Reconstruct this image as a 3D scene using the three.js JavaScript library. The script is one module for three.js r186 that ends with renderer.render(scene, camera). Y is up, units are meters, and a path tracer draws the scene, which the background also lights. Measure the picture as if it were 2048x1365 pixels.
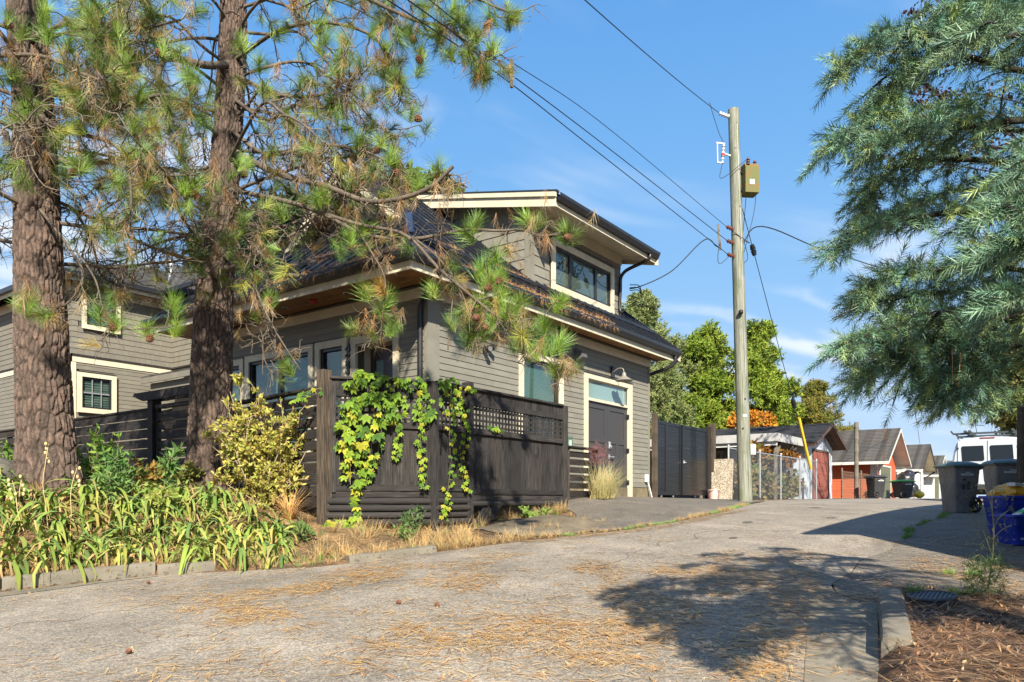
import * as THREE from 'three';
import { mergeGeometries, toCreasedNormals } from 'three/addons/utils/BufferGeometryUtils.js';
import { RoundedBoxGeometry } from 'three/addons/geometries/RoundedBoxGeometry.js';

// ---------------------------------------------------------------- camera, sky, sun, exposure
// World axes: +x runs up the lane, +z points out of the house towards the lane, y = 0 is the height of the lens.
const scene = new THREE.Scene();
const camera = new THREE.PerspectiveCamera(67.38, 1.024, 0.05, 2000);      // vertically shifted lens: upright lines stay upright
camera.setViewOffset(2048, 2000, 0, 0, 2048, 1365);
camera.position.set(-9.004, 0, 8.346);
camera.rotation.y = -Math.atan2(0.8049, 0.5934);
scene.add(camera);
const renderer = new THREE.WebGLRenderer({ antialias: true });
renderer.toneMapping = THREE.LinearToneMapping;
renderer.toneMappingExposure = 2.25;
renderer.shadowMap.enabled = true;
const sunDir = new THREE.Vector3(-0.5721, 0.5878, 0.5721).normalize();

let seed = 20231;
function rnd() { seed = (seed + 0x6d2b79f5) | 0; let t = Math.imul(seed ^ (seed >>> 15), 1 | seed); t = (t + Math.imul(t ^ (t >>> 7), 61 | t)) ^ t; return ((t ^ (t >>> 14)) >>> 0) / 4294967296; }
const rr = (a, b) => a + (b - a) * rnd();
const pick = (a) => a[Math.floor(rnd() * a.length)];
const clamp = (x, a, b) => Math.min(b, Math.max(a, x));
const mix = (a, b, t) => a + (b - a) * t;
const smooth = (a, b, x) => { const t = clamp((x - a) / (b - a), 0, 1); return t * t * (3 - 2 * t); };
function hash(x, y, s = 0) { let h = Math.imul(x, 374761393) ^ Math.imul(y, 668265263) ^ Math.imul(s, 974634521); h = Math.imul(h ^ (h >>> 13), 1274126177); return ((h ^ (h >>> 16)) >>> 0) / 4294967296; }
function vnoise(x, y, px = 0, py = px, s = 0) {            // value noise, repeating after px by py cells when given
  const ix = Math.floor(x), iy = Math.floor(y), fx = x - ix, fy = y - iy, u = fx * fx * (3 - 2 * fx), v = fy * fy * (3 - 2 * fy);
  const w = (n, p) => (p ? ((n % p) + p) % p : n);
  const a = hash(w(ix, px), w(iy, py), s), b = hash(w(ix + 1, px), w(iy, py), s), c = hash(w(ix, px), w(iy + 1, py), s), d = hash(w(ix + 1, px), w(iy + 1, py), s);
  return mix(mix(a, b, u), mix(c, d, u), v);
}
function fbm(x, y, oct = 4, px = 0, py = px, s = 0) { let v = 0, a = 0.5, f = 1; for (let i = 0; i < oct; i++) { v += a * vnoise(x * f, y * f, px * f, py * f, s + i); a *= 0.5; f *= 2; } return v / (1 - Math.pow(0.5, oct)); }

{ // sky: clear blue, paler to the horizon, with thin high cloud
  const W = 2048, H = 1024, data = new Float32Array(W * H * 4);
  for (let row = 0; row < H; row++) {
    const up = ((row + 0.5) / H - 0.5) * Math.PI, y = Math.sin(up);
    const e = clamp(up * 180 / Math.PI, 0, 90);
    const stops = [[0, 0.50, 0.62, 0.78], [6, 0.40, 0.57, 0.79], [14, 0.25, 0.465, 0.75], [24, 0.155, 0.37, 0.70], [36, 0.095, 0.285, 0.63], [60, 0.05, 0.21, 0.58], [90, 0.04, 0.17, 0.5]];
    let k = 0; while (k < stops.length - 2 && e > stops[k + 1][0]) k++;
    const t = clamp((e - stops[k][0]) / (stops[k + 1][0] - stops[k][0]), 0, 1);
    const base = [1, 2, 3].map((c) => mix(stops[k][c], stops[k + 1][c], t));
    for (let col = 0; col < W; col++) {
      const az = ((col + 0.5) / W - 0.5) * 2 * Math.PI, x = Math.cos(az) * Math.cos(up), z = Math.sin(az) * Math.cos(up);
      let cl = 0;
      if (y > 0.005) {
        const q = 1 / (y + 0.12), cx = x * q, cz = z * q;
        const wx = fbm(cx * 1.3 + 5, cz * 1.3 + 9, 4), wz = fbm(cx * 1.3 + 31, cz * 1.3 + 17, 4);
        const n = fbm(cx * 2.2 + wx * 2.2, cz * 4.2 - cx * 1.6 + wz * 2.2, 5, 0, 0, 7), m = fbm(cx * 0.55 + 2.2, cz * 0.55 + 4.4, 3, 0, 0, 11);
        const st = fbm(cx * 2.0 + wx * 2.4 + 13, cz * 6.5 - cx * 3.4 + wz * 2.4, 6, 0, 0, 23); cl = smooth(0.42, 0.72, n) * smooth(0.34, 0.6, m) * 0.42 + smooth(0.44, 0.78, st) * smooth(0.28, 0.6, fbm(cx * 1.3 + 18, cz * 1.3 + 6, 3, 0, 0, 37)) * 0.72;
        cl *= smooth(0.0, 0.1, y);
      }
      const o = (row * W + col) * 4;
      for (let c = 0; c < 3; c++) data[o + c] = mix(base[c], [0.80, 0.84, 0.90][c], cl) / 1.72;
      data[o + 3] = 1;
    }
  }
  const sky = new THREE.DataTexture(data, W, H, THREE.RGBAFormat, THREE.FloatType);
  sky.mapping = THREE.EquirectangularReflectionMapping; sky.magFilter = THREE.LinearFilter; sky.needsUpdate = true;
  scene.background = sky; scene.environment = sky;
}
const sun = new THREE.DirectionalLight(new THREE.Color(1.0, 0.93, 0.80), 5.0);
sun.position.copy(sunDir).multiplyScalar(60); sun.target.position.set(0, 0, 0);
sun.castShadow = true; sun.shadow.radius = 1; sun.shadow.mapSize.set(4096, 4096);
Object.assign(sun.shadow.camera, { left: -40, right: 40, top: 40, bottom: -40, near: 1, far: 160 });
scene.add(sun, sun.target);

// ---------------------------------------------------------------- textures and materials
function tex(n, metres, fn, srgb = true) {
  const d = new Uint8Array(n * n * 4);
  for (let j = 0; j < n; j++) for (let i = 0; i < n; i++) {
    const c = fn(i / n, j / n, i, j), o = (j * n + i) * 4;
    if (typeof c === 'number') { d[o] = d[o + 1] = d[o + 2] = clamp(c, 0, 1) * 255; } else { d[o] = clamp(c[0], 0, 255); d[o + 1] = clamp(c[1], 0, 255); d[o + 2] = clamp(c[2], 0, 255); }
    d[o + 3] = 255;
  }
  const t = new THREE.DataTexture(d, n, n); t.wrapS = t.wrapT = THREE.RepeatWrapping; t.magFilter = THREE.LinearFilter;
  if (srgb) t.colorSpace = THREE.SRGBColorSpace;
  const r = Array.isArray(metres) ? metres : [metres, metres];
  t.repeat.set(1 / r[0], 1 / r[1]); t.needsUpdate = true; return t;
}
const T = {};
const stone = (u, v, p, s) => { // nearest-stone value: pebbled speckle
  const x = u * p, y = v * p, ix = Math.floor(x), iy = Math.floor(y); let best = 9, val = 0, second = 9;
  for (let a = -1; a <= 1; a++) for (let b = -1; b <= 1; b++) {
    const cx = ((ix + a) % p + p) % p, cy = ((iy + b) % p + p) % p, dx = ix + a + hash(cx, cy, s) - x, dy = iy + b + hash(cx, cy, s + 1) - y, d = dx * dx + dy * dy;
    if (d < best) { second = best; best = d; val = hash(cx, cy, s + 2); } else if (d < second) second = d;
  }
  return [val, Math.sqrt(second) - Math.sqrt(best)];
};
T.asphalt = tex(1024, 2.4, (u, v) => {
  const [a, e] = stone(u, v, 190, 3), big = fbm(u * 6, v * 6, 4, 6), mid = fbm(u * 40, v * 40, 2, 40);
  const k = 0.80 + 0.34 * (a - 0.5) * (e > 0.12 ? 1 : 0.3) - (e < 0.14 ? 0.11 : 0) + 0.22 * (big - 0.5) + 0.12 * (mid - 0.5), w = hash(Math.floor(u * 190), Math.floor(v * 190), 9);
  return [176 * k + (w > 0.85 ? 14 : 0), 168 * k + (w > 0.85 ? 8 : 0), 158 * k];
});
T.asphaltBump = tex(1024, 2.4, (u, v) => { const [a, e] = stone(u, v, 190, 3); return 0.3 + 0.45 * clamp(e * 2.2, 0, 1) + 0.25 * a; }, false);
T.concrete = tex(512, 1.6, (u, v) => { const f = fbm(u * 5, v * 5, 6, 5), g = hash(Math.floor(u * 512), Math.floor(v * 512), 4), [a, e] = stone(u, v, 60, 21); const k = 0.72 + 0.4 * (f - 0.5) + 0.12 * (g - 0.5) + (a > 0.9 && e > 0.2 ? -0.14 : 0); return [190 * k, 184 * k, 170 * k]; });
T.concreteBump = tex(512, 1.6, (u, v) => fbm(u * 24, v * 24, 4, 24) * 0.7 + hash(Math.floor(u * 512), Math.floor(v * 512), 8) * 0.3, false);
T.grain = tex(512, [0.6, 0.6], (u, v) => { const w = fbm(u * 3, v * 3, 3, 3); const f = fbm(u * 48 + w * 0, v * 3, 4, 48, 3), g = vnoise(u * 160, v * 6, 160, 6, 3); const k = 0.62 + 0.75 * (f - 0.45) + 0.34 * (g - 0.5) + 0.3 * (w - 0.5); return [225 * k + 25, 220 * k + 25, 212 * k + 25]; });
T.grainBump = tex(512, [0.6, 0.6], (u, v) => fbm(u * 48, v * 3, 4, 48, 3) * 0.6 + vnoise(u * 160, v * 6, 160, 6, 3) * 0.4, false);
T.paint = tex(256, 1.1, (u, v) => { const k = 0.93 + 0.14 * (fbm(u * 4, v * 8, 5, 4, 8) - 0.5) + 0.05 * (hash(Math.floor(u * 256), Math.floor(v * 256), 2) - 0.5); return [250 * k, 250 * k, 250 * k]; });
T.speck = tex(512, 0.8, (u, v) => { const f = fbm(u * 12, v * 12, 4, 12), g = hash(Math.floor(u * 256), Math.floor(v * 256), 5); const k = 0.72 + 0.35 * (f - 0.5) + 0.4 * (g - 0.5); return [240 * k, 240 * k, 240 * k]; });
T.rough = tex(256, 0.5, (u, v) => fbm(u * 16, v * 16, 4, 16), false);
T.soil = tex(1024, 2.2, (u, v) => { const f = fbm(u * 8, v * 8, 5, 8), [a, e] = stone(u, v, 120, 31), s = vnoise(u * 20 + fbm(u * 6, v * 6, 2, 6) * 6, v * 130, 0, 0, 5); const k = 0.62 + 0.55 * (f - 0.5) + 0.35 * (a - 0.5) * (e > 0.1 ? 1 : 0.2) + 0.16 * (s - 0.5); return [232 * k, 214 * k, 190 * k]; });
T.soilBump = tex(512, 2.2, (u, v) => fbm(u * 16, v * 16, 5, 16), false);
T.bark = tex(1024, [0.9, 1.3], (u, v) => {
  const w = fbm(u * 5, v * 5, 3, 5) * 0.12, x = u + w, y = v + fbm(u * 4, v * 4, 3, 4, 4, 9) * 0.1; const [a, e] = stone((x % 1 + 1) % 1, (y * 0.5 % 1 + 1) % 1, 14, 41), f = fbm(u * 40, v * 20, 4, 40, 20);
  const k = 0.5 + 0.38 * (a - 0.3) + 0.5 * (f - 0.5), r = smooth(0.03, 0.22, e); return [mix(70, 196, r) * k + 26, mix(52, 162, r) * k + 18, mix(42, 138, r) * k + 16];
});
T.barkBump = tex(1024, [0.9, 1.3], (u, v) => {
  const w = fbm(u * 5, v * 5, 3, 5) * 0.12, x = u + w, y = v + fbm(u * 4, v * 4, 3, 4, 4, 9) * 0.1; const [a, e] = stone((x % 1 + 1) % 1, (y * 0.5 % 1 + 1) % 1, 14, 41);
  return smooth(0.0, 0.3, e) * (0.55 + 0.25 * a) + 0.25 * fbm(u * 40, v * 20, 4, 40, 20);
}, false);
T.pole = tex(512, [0.5, 3], (u, v) => { const f = fbm(u * 40, v * 6, 4, 40, 6), g = fbm(u * 5, v * 9, 4, 5, 9, 3), s = vnoise(u * 90, v * 8, 90, 8, 6); const k = 0.62 + 0.4 * (f - 0.5) + 0.25 * (s - 0.5), m = smooth(0.42, 0.62, g); return [mix(200, 172, m) * k + 18, mix(195, 176, m) * k + 18, mix(180, 146, m) * k + 16]; });

function mat(name, r, g, b, o = {}) {
  const M = o.physical ? THREE.MeshPhysicalMaterial : THREE.MeshStandardMaterial; const { physical, ...q } = o;
  const m = new M({ roughness: 0.8, metalness: 0, side: THREE.DoubleSide, ...q }); m.color.setRGB(r, g, b); m.name = name; return m;
}
const variants = (n, m, spread, warm = 0) => Array.from({ length: n }, () => { const c = m.clone(), k = 1 + rr(-spread, spread), w = rr(-warm, warm); c.color.setRGB(m.color.r * k * (1 + w), m.color.g * k, m.color.b * k * (1 - w)); return c; });
const woodO = { map: T.grain, bumpMap: T.grainBump, bumpScale: 0.004, roughness: 0.88 };
const M = {
  asphalt: mat('asphalt', 1.0, 0.95, 0.85, { map: T.asphalt, bumpMap: T.asphaltBump, bumpScale: 0.006, roughness: 0.9, vertexColors: true }),
  concrete: mat('concrete', 0.68, 0.64, 0.57, { map: T.concrete, bumpMap: T.concreteBump, bumpScale: 0.006, roughness: 0.92 }),
  soil: mat('soil', 1, 1, 1, { map: T.soil, bumpMap: T.soilBump, bumpScale: 0.03, roughness: 0.97, vertexColors: true }),
  siding: mat('grey siding paint', 0.235, 0.22, 0.175, { map: T.paint, roughness: 0.62 }),
  shingleSiding: mat('grey shingle paint', 0.235, 0.22, 0.175, { map: T.paint, roughness: 0.7 }),
  nbSiding: mat('taupe siding paint', 0.20, 0.18, 0.14, { map: T.paint, roughness: 0.75 }),
  cream: mat('cream trim paint', 0.70, 0.62, 0.45, { map: T.paint, roughness: 0.55 }),
  black: mat('black painted metal', 0.016, 0.016, 0.018, { roughness: 0.38, bumpMap: T.rough, bumpScale: 0.0008 }),
  roofMetal: mat('black metal roofing', 0.018, 0.019, 0.024, { roughness: 0.33, metalness: 0.25, bumpMap: T.rough, bumpScale: 0.001 }),
  cedarSoffit: mat('cedar soffit', 0.62, 0.30, 0.09, { ...woodO, roughness: 0.5, bumpScale: 0.001 }),
  fence: mat('dark stained fence wood', 0.058, 0.050, 0.046, woodO),
  fenceWarm: mat('brown black stained wood', 0.048, 0.037, 0.03, woodO),
  post: mat('weathered brown wood', 0.16, 0.12, 0.085, woodO),
  greyWood: mat('weathered grey wood', 0.33, 0.29, 0.24, woodO),
  pole: mat('weathered utility pole', 0.70, 0.74, 0.70, { map: T.pole, bumpMap: T.grainBump, bumpScale: 0.006, roughness: 0.9 }),
  bark: mat('pine bark', 0.245, 0.175, 0.135, { map: T.speck, bumpMap: T.rough, bumpScale: 0.012, roughness: 0.95, vertexColors: true }),
  branch: mat('pine branch bark', 0.25, 0.195, 0.14, { map: T.speck, roughness: 0.95 }),
  deadTwig: mat('dead grey twig', 0.33, 0.26, 0.18, { map: T.speck, roughness: 0.95 }),
  darkBark: mat('dark bark', 0.07, 0.055, 0.042, { map: T.speck, roughness: 0.95 }),
  shrubStem: mat('pale shrub stem', 0.30, 0.23, 0.15, { roughness: 0.9 }),
  steel: mat('galvanized steel', 0.55, 0.56, 0.57, { metalness: 0.75, roughness: 0.42 }),
  aluminium: mat('dull aluminium', 0.5, 0.5, 0.5, { metalness: 0.8, roughness: 0.5 }),
  cable: mat('black cable', 0.012, 0.012, 0.014, { roughness: 0.6 }),
  glass: mat('window glass', 0.86, 0.95, 0.92, { physical: true, transmission: 1, thickness: 0, roughness: 0.015, ior: 1.5 }),
  frosted: mat('frosted glass', 0.17, 0.26, 0.25, { roughness: 0.16, physical: true, clearcoat: 0.6, clearcoatRoughness: 0.05 }),
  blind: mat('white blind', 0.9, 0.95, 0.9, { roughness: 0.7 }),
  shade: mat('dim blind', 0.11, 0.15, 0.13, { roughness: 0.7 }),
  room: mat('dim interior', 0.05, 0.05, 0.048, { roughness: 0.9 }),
  white: mat('white paint', 0.72, 0.71, 0.67, { map: T.paint, roughness: 0.6 }),
  needle: mat('pine needles', 1, 1, 1, { roughness: 0.55, vertexColors: false }),
};
const fenceV = variants(7, M.fence, 0.45, 0.06), fenceWarmV = variants(4, M.fenceWarm, 0.3, 0.08), sidingV = variants(6, M.siding, 0.09, 0.015), shingleV = variants(5, M.shingleSiding, 0.07, 0.015), nbV = variants(4, M.nbSiding, 0.07, 0.02), roofV = variants(4, M.roofMetal, 0.12, 0.02);

// ---------------------------------------------------------------- scene helpers
const used = new Map();
function numbered(n) { const k = used.get(n) ?? 0; used.set(n, k + 1); return k ? n + '_' + String(k).padStart(3, '0') : n; }
function tag(o, label, category, group, kind) { if (label) o.userData.label = label; if (category) o.userData.category = category; if (group) o.userData.group = group; if (kind) o.userData.kind = kind; return o; }
function add(name, geo, m, parent = scene) {
  const o = new THREE.Mesh(geo, m); o.castShadow = o.receiveShadow = true; o.name = parent === scene ? numbered(name) : partName(parent, name); parent.add(o); return o;
}
function partName(p, n) { const c = (p.userData_names ??= new Map()), k = c.get(n) ?? 0; c.set(n, k + 1); return k ? n + '_' + String(k).padStart(3, '0') : n; }
function thing(name, label, category, [x, y, z] = [0, 0, 0], turn = 0, group) { const o = new THREE.Group(); o.name = numbered(name); o.position.set(x, y, z); o.rotation.y = turn; scene.add(o); return tag(o, label, category, group); }
function structure(name, geo, m) { return tag(add(name, geo, m), null, null, null, 'structure'); }
function copies(name, geo, m, list, parent, colors) { // list of Matrix4
  const o = new THREE.InstancedMesh(geo, m, list.length); list.forEach((q, i) => o.setMatrixAt(i, q));
  if (colors) colors.forEach((c, i) => o.setColorAt(i, c));
  o.castShadow = o.receiveShadow = true; o.name = parent === scene ? numbered(name) : partName(parent, name); parent.add(o); o.userData.kind = 'stuff'; return o;
}
function metricUV(g, grainAlong) { // uv in metres by the face's axis; grainAlong 'x' | 'y' | 'z' puts texture v along that axis
  const p = g.attributes.position, n = g.attributes.normal, uv = new Float32Array(p.count * 2), ox = rnd() * 7, oy = rnd() * 7;
  for (let i = 0; i < p.count; i++) {
    const a = Math.abs(n.getX(i)), b = Math.abs(n.getY(i)), c = Math.abs(n.getZ(i)), x = p.getX(i), y = p.getY(i), z = p.getZ(i);
    let u, v;
    if (a >= b && a >= c) { u = z; v = y; if (grainAlong === 'z') [u, v] = [y, z]; } else if (b >= c) { u = x; v = z; if (grainAlong === 'x') [u, v] = [z, x]; } else { u = x; v = y; if (grainAlong === 'x') [u, v] = [y, x]; }
    uv[2 * i] = u + ox; uv[2 * i + 1] = v + oy;
  }
  g.setAttribute('uv', new THREE.BufferAttribute(uv, 2)); return g;
}
function bx(x0, x1, y0, y1, z0, z1, grain) { const g = new THREE.BoxGeometry(Math.abs(x1 - x0), Math.abs(y1 - y0), Math.abs(z1 - z0)); g.translate((x0 + x1) / 2, (y0 + y1) / 2, (z0 + z1) / 2); return metricUV(g, grain); }
function rbx(x0, x1, y0, y1, z0, z1, r = 0.01, grain) { const g = new RoundedBoxGeometry(Math.abs(x1 - x0), Math.abs(y1 - y0), Math.abs(z1 - z0), 2, r); g.translate((x0 + x1) / 2, (y0 + y1) / 2, (z0 + z1) / 2); return metricUV(g, grain); }
const flat = (gs) => mergeGeometries(gs.map((g) => { const q = g.index ? g.toNonIndexed() : g; for (const k of Object.keys(q.attributes)) if (!['position', 'normal', 'uv', 'color'].includes(k)) q.deleteAttribute(k); return q; }));
const V = (x, y, z) => new THREE.Vector3(x, y, z);
function bar(a, b, w, h, grain = true) { // box beam from a to b, width w, height h
  const d = b.clone().sub(a), L = d.length(), g = new THREE.BoxGeometry(w, h, L); metricUV(g, grain ? 'z' : undefined);
  const m = new THREE.Matrix4().lookAt(b, a, Math.abs(d.y / L) > 0.98 ? V(1, 0, 0) : V(0, 1, 0)); g.applyMatrix4(m); g.translate((a.x + b.x) / 2, (a.y + b.y) / 2, (a.z + b.z) / 2); return g;
}
function tube(pts, r0, r1 = r0, sides = 5, seg = 0) { // tapered tube through points
  const P = pts.length > 2 && seg ? new THREE.CatmullRomCurve3(pts, false, 'centripetal').getPoints(seg) : pts, n = P.length;
  const pos = [], nor = [], uv = [], idx = []; let N = V(0.3, 0.1, 0.9), len = 0;
  for (let i = 0; i < n; i++) {
    const t = P[Math.min(i + 1, n - 1)].clone().sub(P[Math.max(i - 1, 0)]).normalize(); N.sub(t.clone().multiplyScalar(N.dot(t))); if (N.lengthSq() < 1e-6) N = V(t.y, t.z, t.x).cross(t); N.normalize();
    const B = t.clone().cross(N), r = mix(r0, r1, i / (n - 1)); if (i) len += P[i].distanceTo(P[i - 1]);
    for (let k = 0; k <= sides; k++) { const a = k / sides * 2 * Math.PI, c = Math.cos(a), s = Math.sin(a), x = N.x * c + B.x * s, y = N.y * c + B.y * s, z = N.z * c + B.z * s; pos.push(P[i].x + x * r, P[i].y + y * r, P[i].z + z * r); nor.push(x, y, z); uv.push(k / sides * Math.max(0.05, 6.3 * r0), len); }
  }
  for (let i = 0; i < n - 1; i++) for (let k = 0; k < sides; k++) { const a = i * (sides + 1) + k, b = a + sides + 1; idx.push(a, a + 1, b, b, a + 1, b + 1); }
  const g = new THREE.BufferGeometry(); g.setAttribute('position', new THREE.Float32BufferAttribute(pos, 3)); g.setAttribute('normal', new THREE.Float32BufferAttribute(nor, 3)); g.setAttribute('uv', new THREE.Float32BufferAttribute(uv, 2)); g.setIndex(idx); return g;
}
function cyl(a, b, r0, r1 = r0, sides = 12) { const g = tube([a, b], r0, r1, sides); const cap = (c, r, d) => { const q = new THREE.CircleGeometry(r, sides); q.lookAt(d); q.translate(c.x, c.y, c.z); return q; }; const d = b.clone().sub(a); return flat([g, cap(a, r0, d.clone().negate()), cap(b, r1, d)]); }
function poly(pts, grainScale = 1) { // flat polygon through coplanar points, uv in metres along its own plane
  const n = pts[1].clone().sub(pts[0]).cross(pts[pts.length - 1].clone().sub(pts[0])).normalize(), e1 = pts[1].clone().sub(pts[0]).normalize(), e2 = n.clone().cross(e1);
  const p2 = pts.map((p) => { const d = p.clone().sub(pts[0]); return new THREE.Vector2(d.dot(e1), d.dot(e2)); });
  const tri = THREE.ShapeUtils.triangulateShape(p2, []), g = new THREE.BufferGeometry();
  g.setAttribute('position', new THREE.Float32BufferAttribute(pts.flatMap((p) => [p.x, p.y, p.z]), 3)); g.setAttribute('normal', new THREE.Float32BufferAttribute(pts.flatMap(() => [n.x, n.y, n.z]), 3));
  g.setAttribute('uv', new THREE.Float32BufferAttribute(p2.flatMap((p) => [p.x * grainScale, p.y * grainScale]), 2)); g.setIndex(tri.flat()); return g;
}
function slab(pts, thick) { // polygon with thickness below
  const n = pts[1].clone().sub(pts[0]).cross(pts[pts.length - 1].clone().sub(pts[0])).normalize(); const s = n.y < 0 || (Math.abs(n.y) < 1e-6 && n.z < 0) ? 1 : -1;
  const low = pts.map((p) => p.clone().addScaledVector(n, s * thick)), gs = [poly(pts), poly(low)];
  pts.forEach((p, i) => { const j = (i + 1) % pts.length; gs.push(poly([p, pts[j], low[j], low[i]])); });
  return flat(gs);
}
function prism(pts2, z0, z1) { // outline in x,y extruded along z
  const s = new THREE.Shape(pts2.map(([x, y]) => new THREE.Vector2(x, y))), g = new THREE.ExtrudeGeometry(s, { depth: z1 - z0, bevelEnabled: false }); g.translate(0, 0, z0); return metricUV(g);
}
const at = (u, v, depth) => { const X = (u - 1024) / 1500, y = (1000 - v) / 1500; return V(-9.004 + depth * (0.5934 * X + 0.8049), depth * y, 8.346 + depth * (0.8049 * X - 0.5934)); };
// ---------------------------------------------------------------- terrain
const HS = [[-400, -4], [-60, -3.2], [-30, -2.2], [-14, -1.42], [-9, -1.17], [-6, -0.93], [-4, -0.78], [-2, -0.61], [0, -0.45], [2, -0.3], [4, -0.19], [6, -0.115], [9, -0.06], [12, -0.03], [20, 0.01], [30, 0.05], [60, 0.1], [400, 0.1]];
function laneY(s) { let k = 0; while (k < HS.length - 2 && s > HS[k + 1][0]) k++; const [a, ya] = HS[k], [b, yb] = HS[k + 1], m = (i) => { const j0 = Math.max(0, i - 1), j1 = Math.min(HS.length - 1, i + 1); return (HS[j1][1] - HS[j0][1]) / (HS[j1][0] - HS[j0][0]); }; const h = b - a, t = clamp((s - a) / h, 0, 1), t2 = t * t, t3 = t2 * t; return (2 * t3 - 3 * t2 + 1) * ya + (t3 - 2 * t2 + t) * h * m(k) + (-2 * t3 + 3 * t2) * yb + (t3 - t2) * h * m(k + 1); }
const roadY = (s, g) => laneY(s) - 0.05 * clamp(g - 4, 0, 8);
// left edge of the roadway, running up the lane
const EDGE = [[-60, -20], [-16, -3.9], [-9, -1.35], [-7.2, -0.72], [-6, -0.22], [-5.2, 0.1], [-4.55, 0.42], [-4.1, 1.05], [-3.6, 1.7], [-2.9, 2.06], [-1.97, 2.4], [-0.8, 2.9], [0.4, 3.5], [1.6, 3.72], [3.7, 3.65], [6, 3.2], [9, 2.55], [12, 1.6], [16, 1.1], [22, 0.75], [40, 0.6], [120, 0.6], [400, 0.6]];
function edgeInfo(s, g) { // signed distance left of the edge (positive on the bank), nearest point
  let best = 1e9, bs = 0, bg = 0, side = 1;
  for (let i = 0; i < EDGE.length - 1; i++) { const [a, b] = EDGE[i], [c, d] = EDGE[i + 1], ux = c - a, uy = d - b, t = clamp(((s - a) * ux + (g - b) * uy) / (ux * ux + uy * uy), 0, 1), px = a + t * ux, py = b + t * uy, q = (s - px) ** 2 + (g - py) ** 2; if (q < best) { best = q; bs = px; bg = py; side = ux * (g - py) - uy * (s - px) > 0 ? -1 : 1; } }
  return [Math.sqrt(best) * side, bs, bg];
}
function groundY(s, g) {
  const [d, bs, bg] = edgeInfo(s, g);
  if (d <= 0) { let y = roadY(s, g); const straw = smooth(7.28, 7.5, g + 0.17 * (s + 3.5)) * smooth(-1.6, -2.5, s) * (1 - smooth(12, 16, g)); return y - 0.03 * smooth(0.0, 0.2, -d) + straw * (0.15 + 0.1 * smooth(7.4, 9.5, g)); }
  const base = roadY(bs, bg);
  let top = mix(0.14, -0.38, smooth(-1.9, 0.7, g)); if (s > -1) top = mix(top, -0.42 + 0.11 * (s + 0.42), smooth(-1, 0, s)); if (s > 1.5) top = mix(top, 0.075, smooth(1.5, 4, s)); if (s > 12) top = mix(0.075, base + 0.05, smooth(12, 20, s));
  const D = s > 1 ? 3 : mix(1.9, 2.1, smooth(-4, -1, s)), k = smooth(-0.15, 1, d / D), kerb = (1 - smooth(-4.9, -4.1, bs)) * smooth(0.03, 0.1, d) * 0.13;
  let y = mix(base + kerb, top, k); if (s > 1) y = mix(base, top, clamp(d / D, 0, 1)) - 0.008;
  y += (fbm(s * 2.3 + 50, g * 2.3 + 50, 4) - 0.5) * 0.09 * smooth(0.1, 0.5, d) * (1 - smooth(1, 2, s));
  return y - 0.006;
}
{
  const axis = (lo, hi, step, far) => { const a = []; for (let x = lo; x <= hi + 1e-6; x += step) a.push(x); let d = step * 1.4, x = hi; while (x < far) { x += d; d *= 1.35; a.push(x); } d = step * 1.4; x = lo; while (x > -far) { x -= d; d *= 1.35; a.unshift(x); } return a; };
  const A = axis(-9.5, 14, 0.075, 420), B = axis(-7, 11, 0.075, 420), n = A.length, m = B.length, pos = [], col = [], uv = [], idx = [];
  const c = new THREE.Color();
  for (let j = 0; j < m; j++) for (let i = 0; i < n; i++) {
    const s = A[i], g = B[j]; pos.push(s, groundY(s, g), g); uv.push(s, g);
    const [d] = edgeInfo(s, g), f = fbm(s * 1.1 + 80, g * 1.1 + 80, 4), f2 = fbm(s * 4 + 20, g * 4 + 20, 3);
    if (d <= 0) { const w = smooth(0.35, 0.65, f2); c.setRGB(mix(0.24, 0.36, w), mix(0.135, 0.21, w), mix(0.07, 0.11, w)); }
    else { const dry = smooth(0.35, 0.7, f); c.setRGB(mix(0.40, 0.56, dry) * (0.8 + 0.4 * f2), mix(0.27, 0.42, dry) * (0.8 + 0.4 * f2), mix(0.15, 0.23, dry) * (0.8 + 0.4 * f2)); }
    col.push(c.r, c.g, c.b);
  }
  for (let j = 0; j < m - 1; j++) for (let i = 0; i < n - 1; i++) { const a = j * n + i, b = a + 1, e = a + n, f = e + 1; idx.push(a, e, b, b, e, f); }
  const g = new THREE.BufferGeometry(); g.setAttribute('position', new THREE.Float32BufferAttribute(pos, 3)); g.setAttribute('uv', new THREE.Float32BufferAttribute(uv, 2)); g.setAttribute('color', new THREE.Float32BufferAttribute(col, 3)); g.setIndex(idx); g.computeVertexNormals();
  structure('ground', g, M.soil);
}
function sheet(rows, lift, m, name, shade) { // rows: arrays of [s, g]; heights from the lane surface
  const pos = [], uv = [], col = [], idx = [], n = rows[0].length;
  for (const r of rows) for (const [s, g, y] of r) { pos.push(s, (y ?? roadY(s, g)) + lift, g); uv.push(s, g); const k = shade ? shade(s, g) : 1; col.push(k, k, k); }
  for (let j = 0; j < rows.length - 1; j++) for (let i = 0; i < n - 1; i++) { const a = j * n + i, b = a + 1, e = a + n, f = e + 1; idx.push(a, b, e, b, f, e); }
  const g = new THREE.BufferGeometry(); g.setAttribute('position', new THREE.Float32BufferAttribute(pos, 3)); g.setAttribute('uv', new THREE.Float32BufferAttribute(uv, 2)); g.setAttribute('color', new THREE.Float32BufferAttribute(col, 3)); g.setIndex(idx); g.computeVertexNormals(); if (g.attributes.normal.getY(0) < 0) { for (let i = 0; i < idx.length; i += 3) [idx[i + 1], idx[i + 2]] = [idx[i + 2], idx[i + 1]]; g.setIndex(idx); g.computeVertexNormals(); }
  return structure(name, g, m);
}
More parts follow.
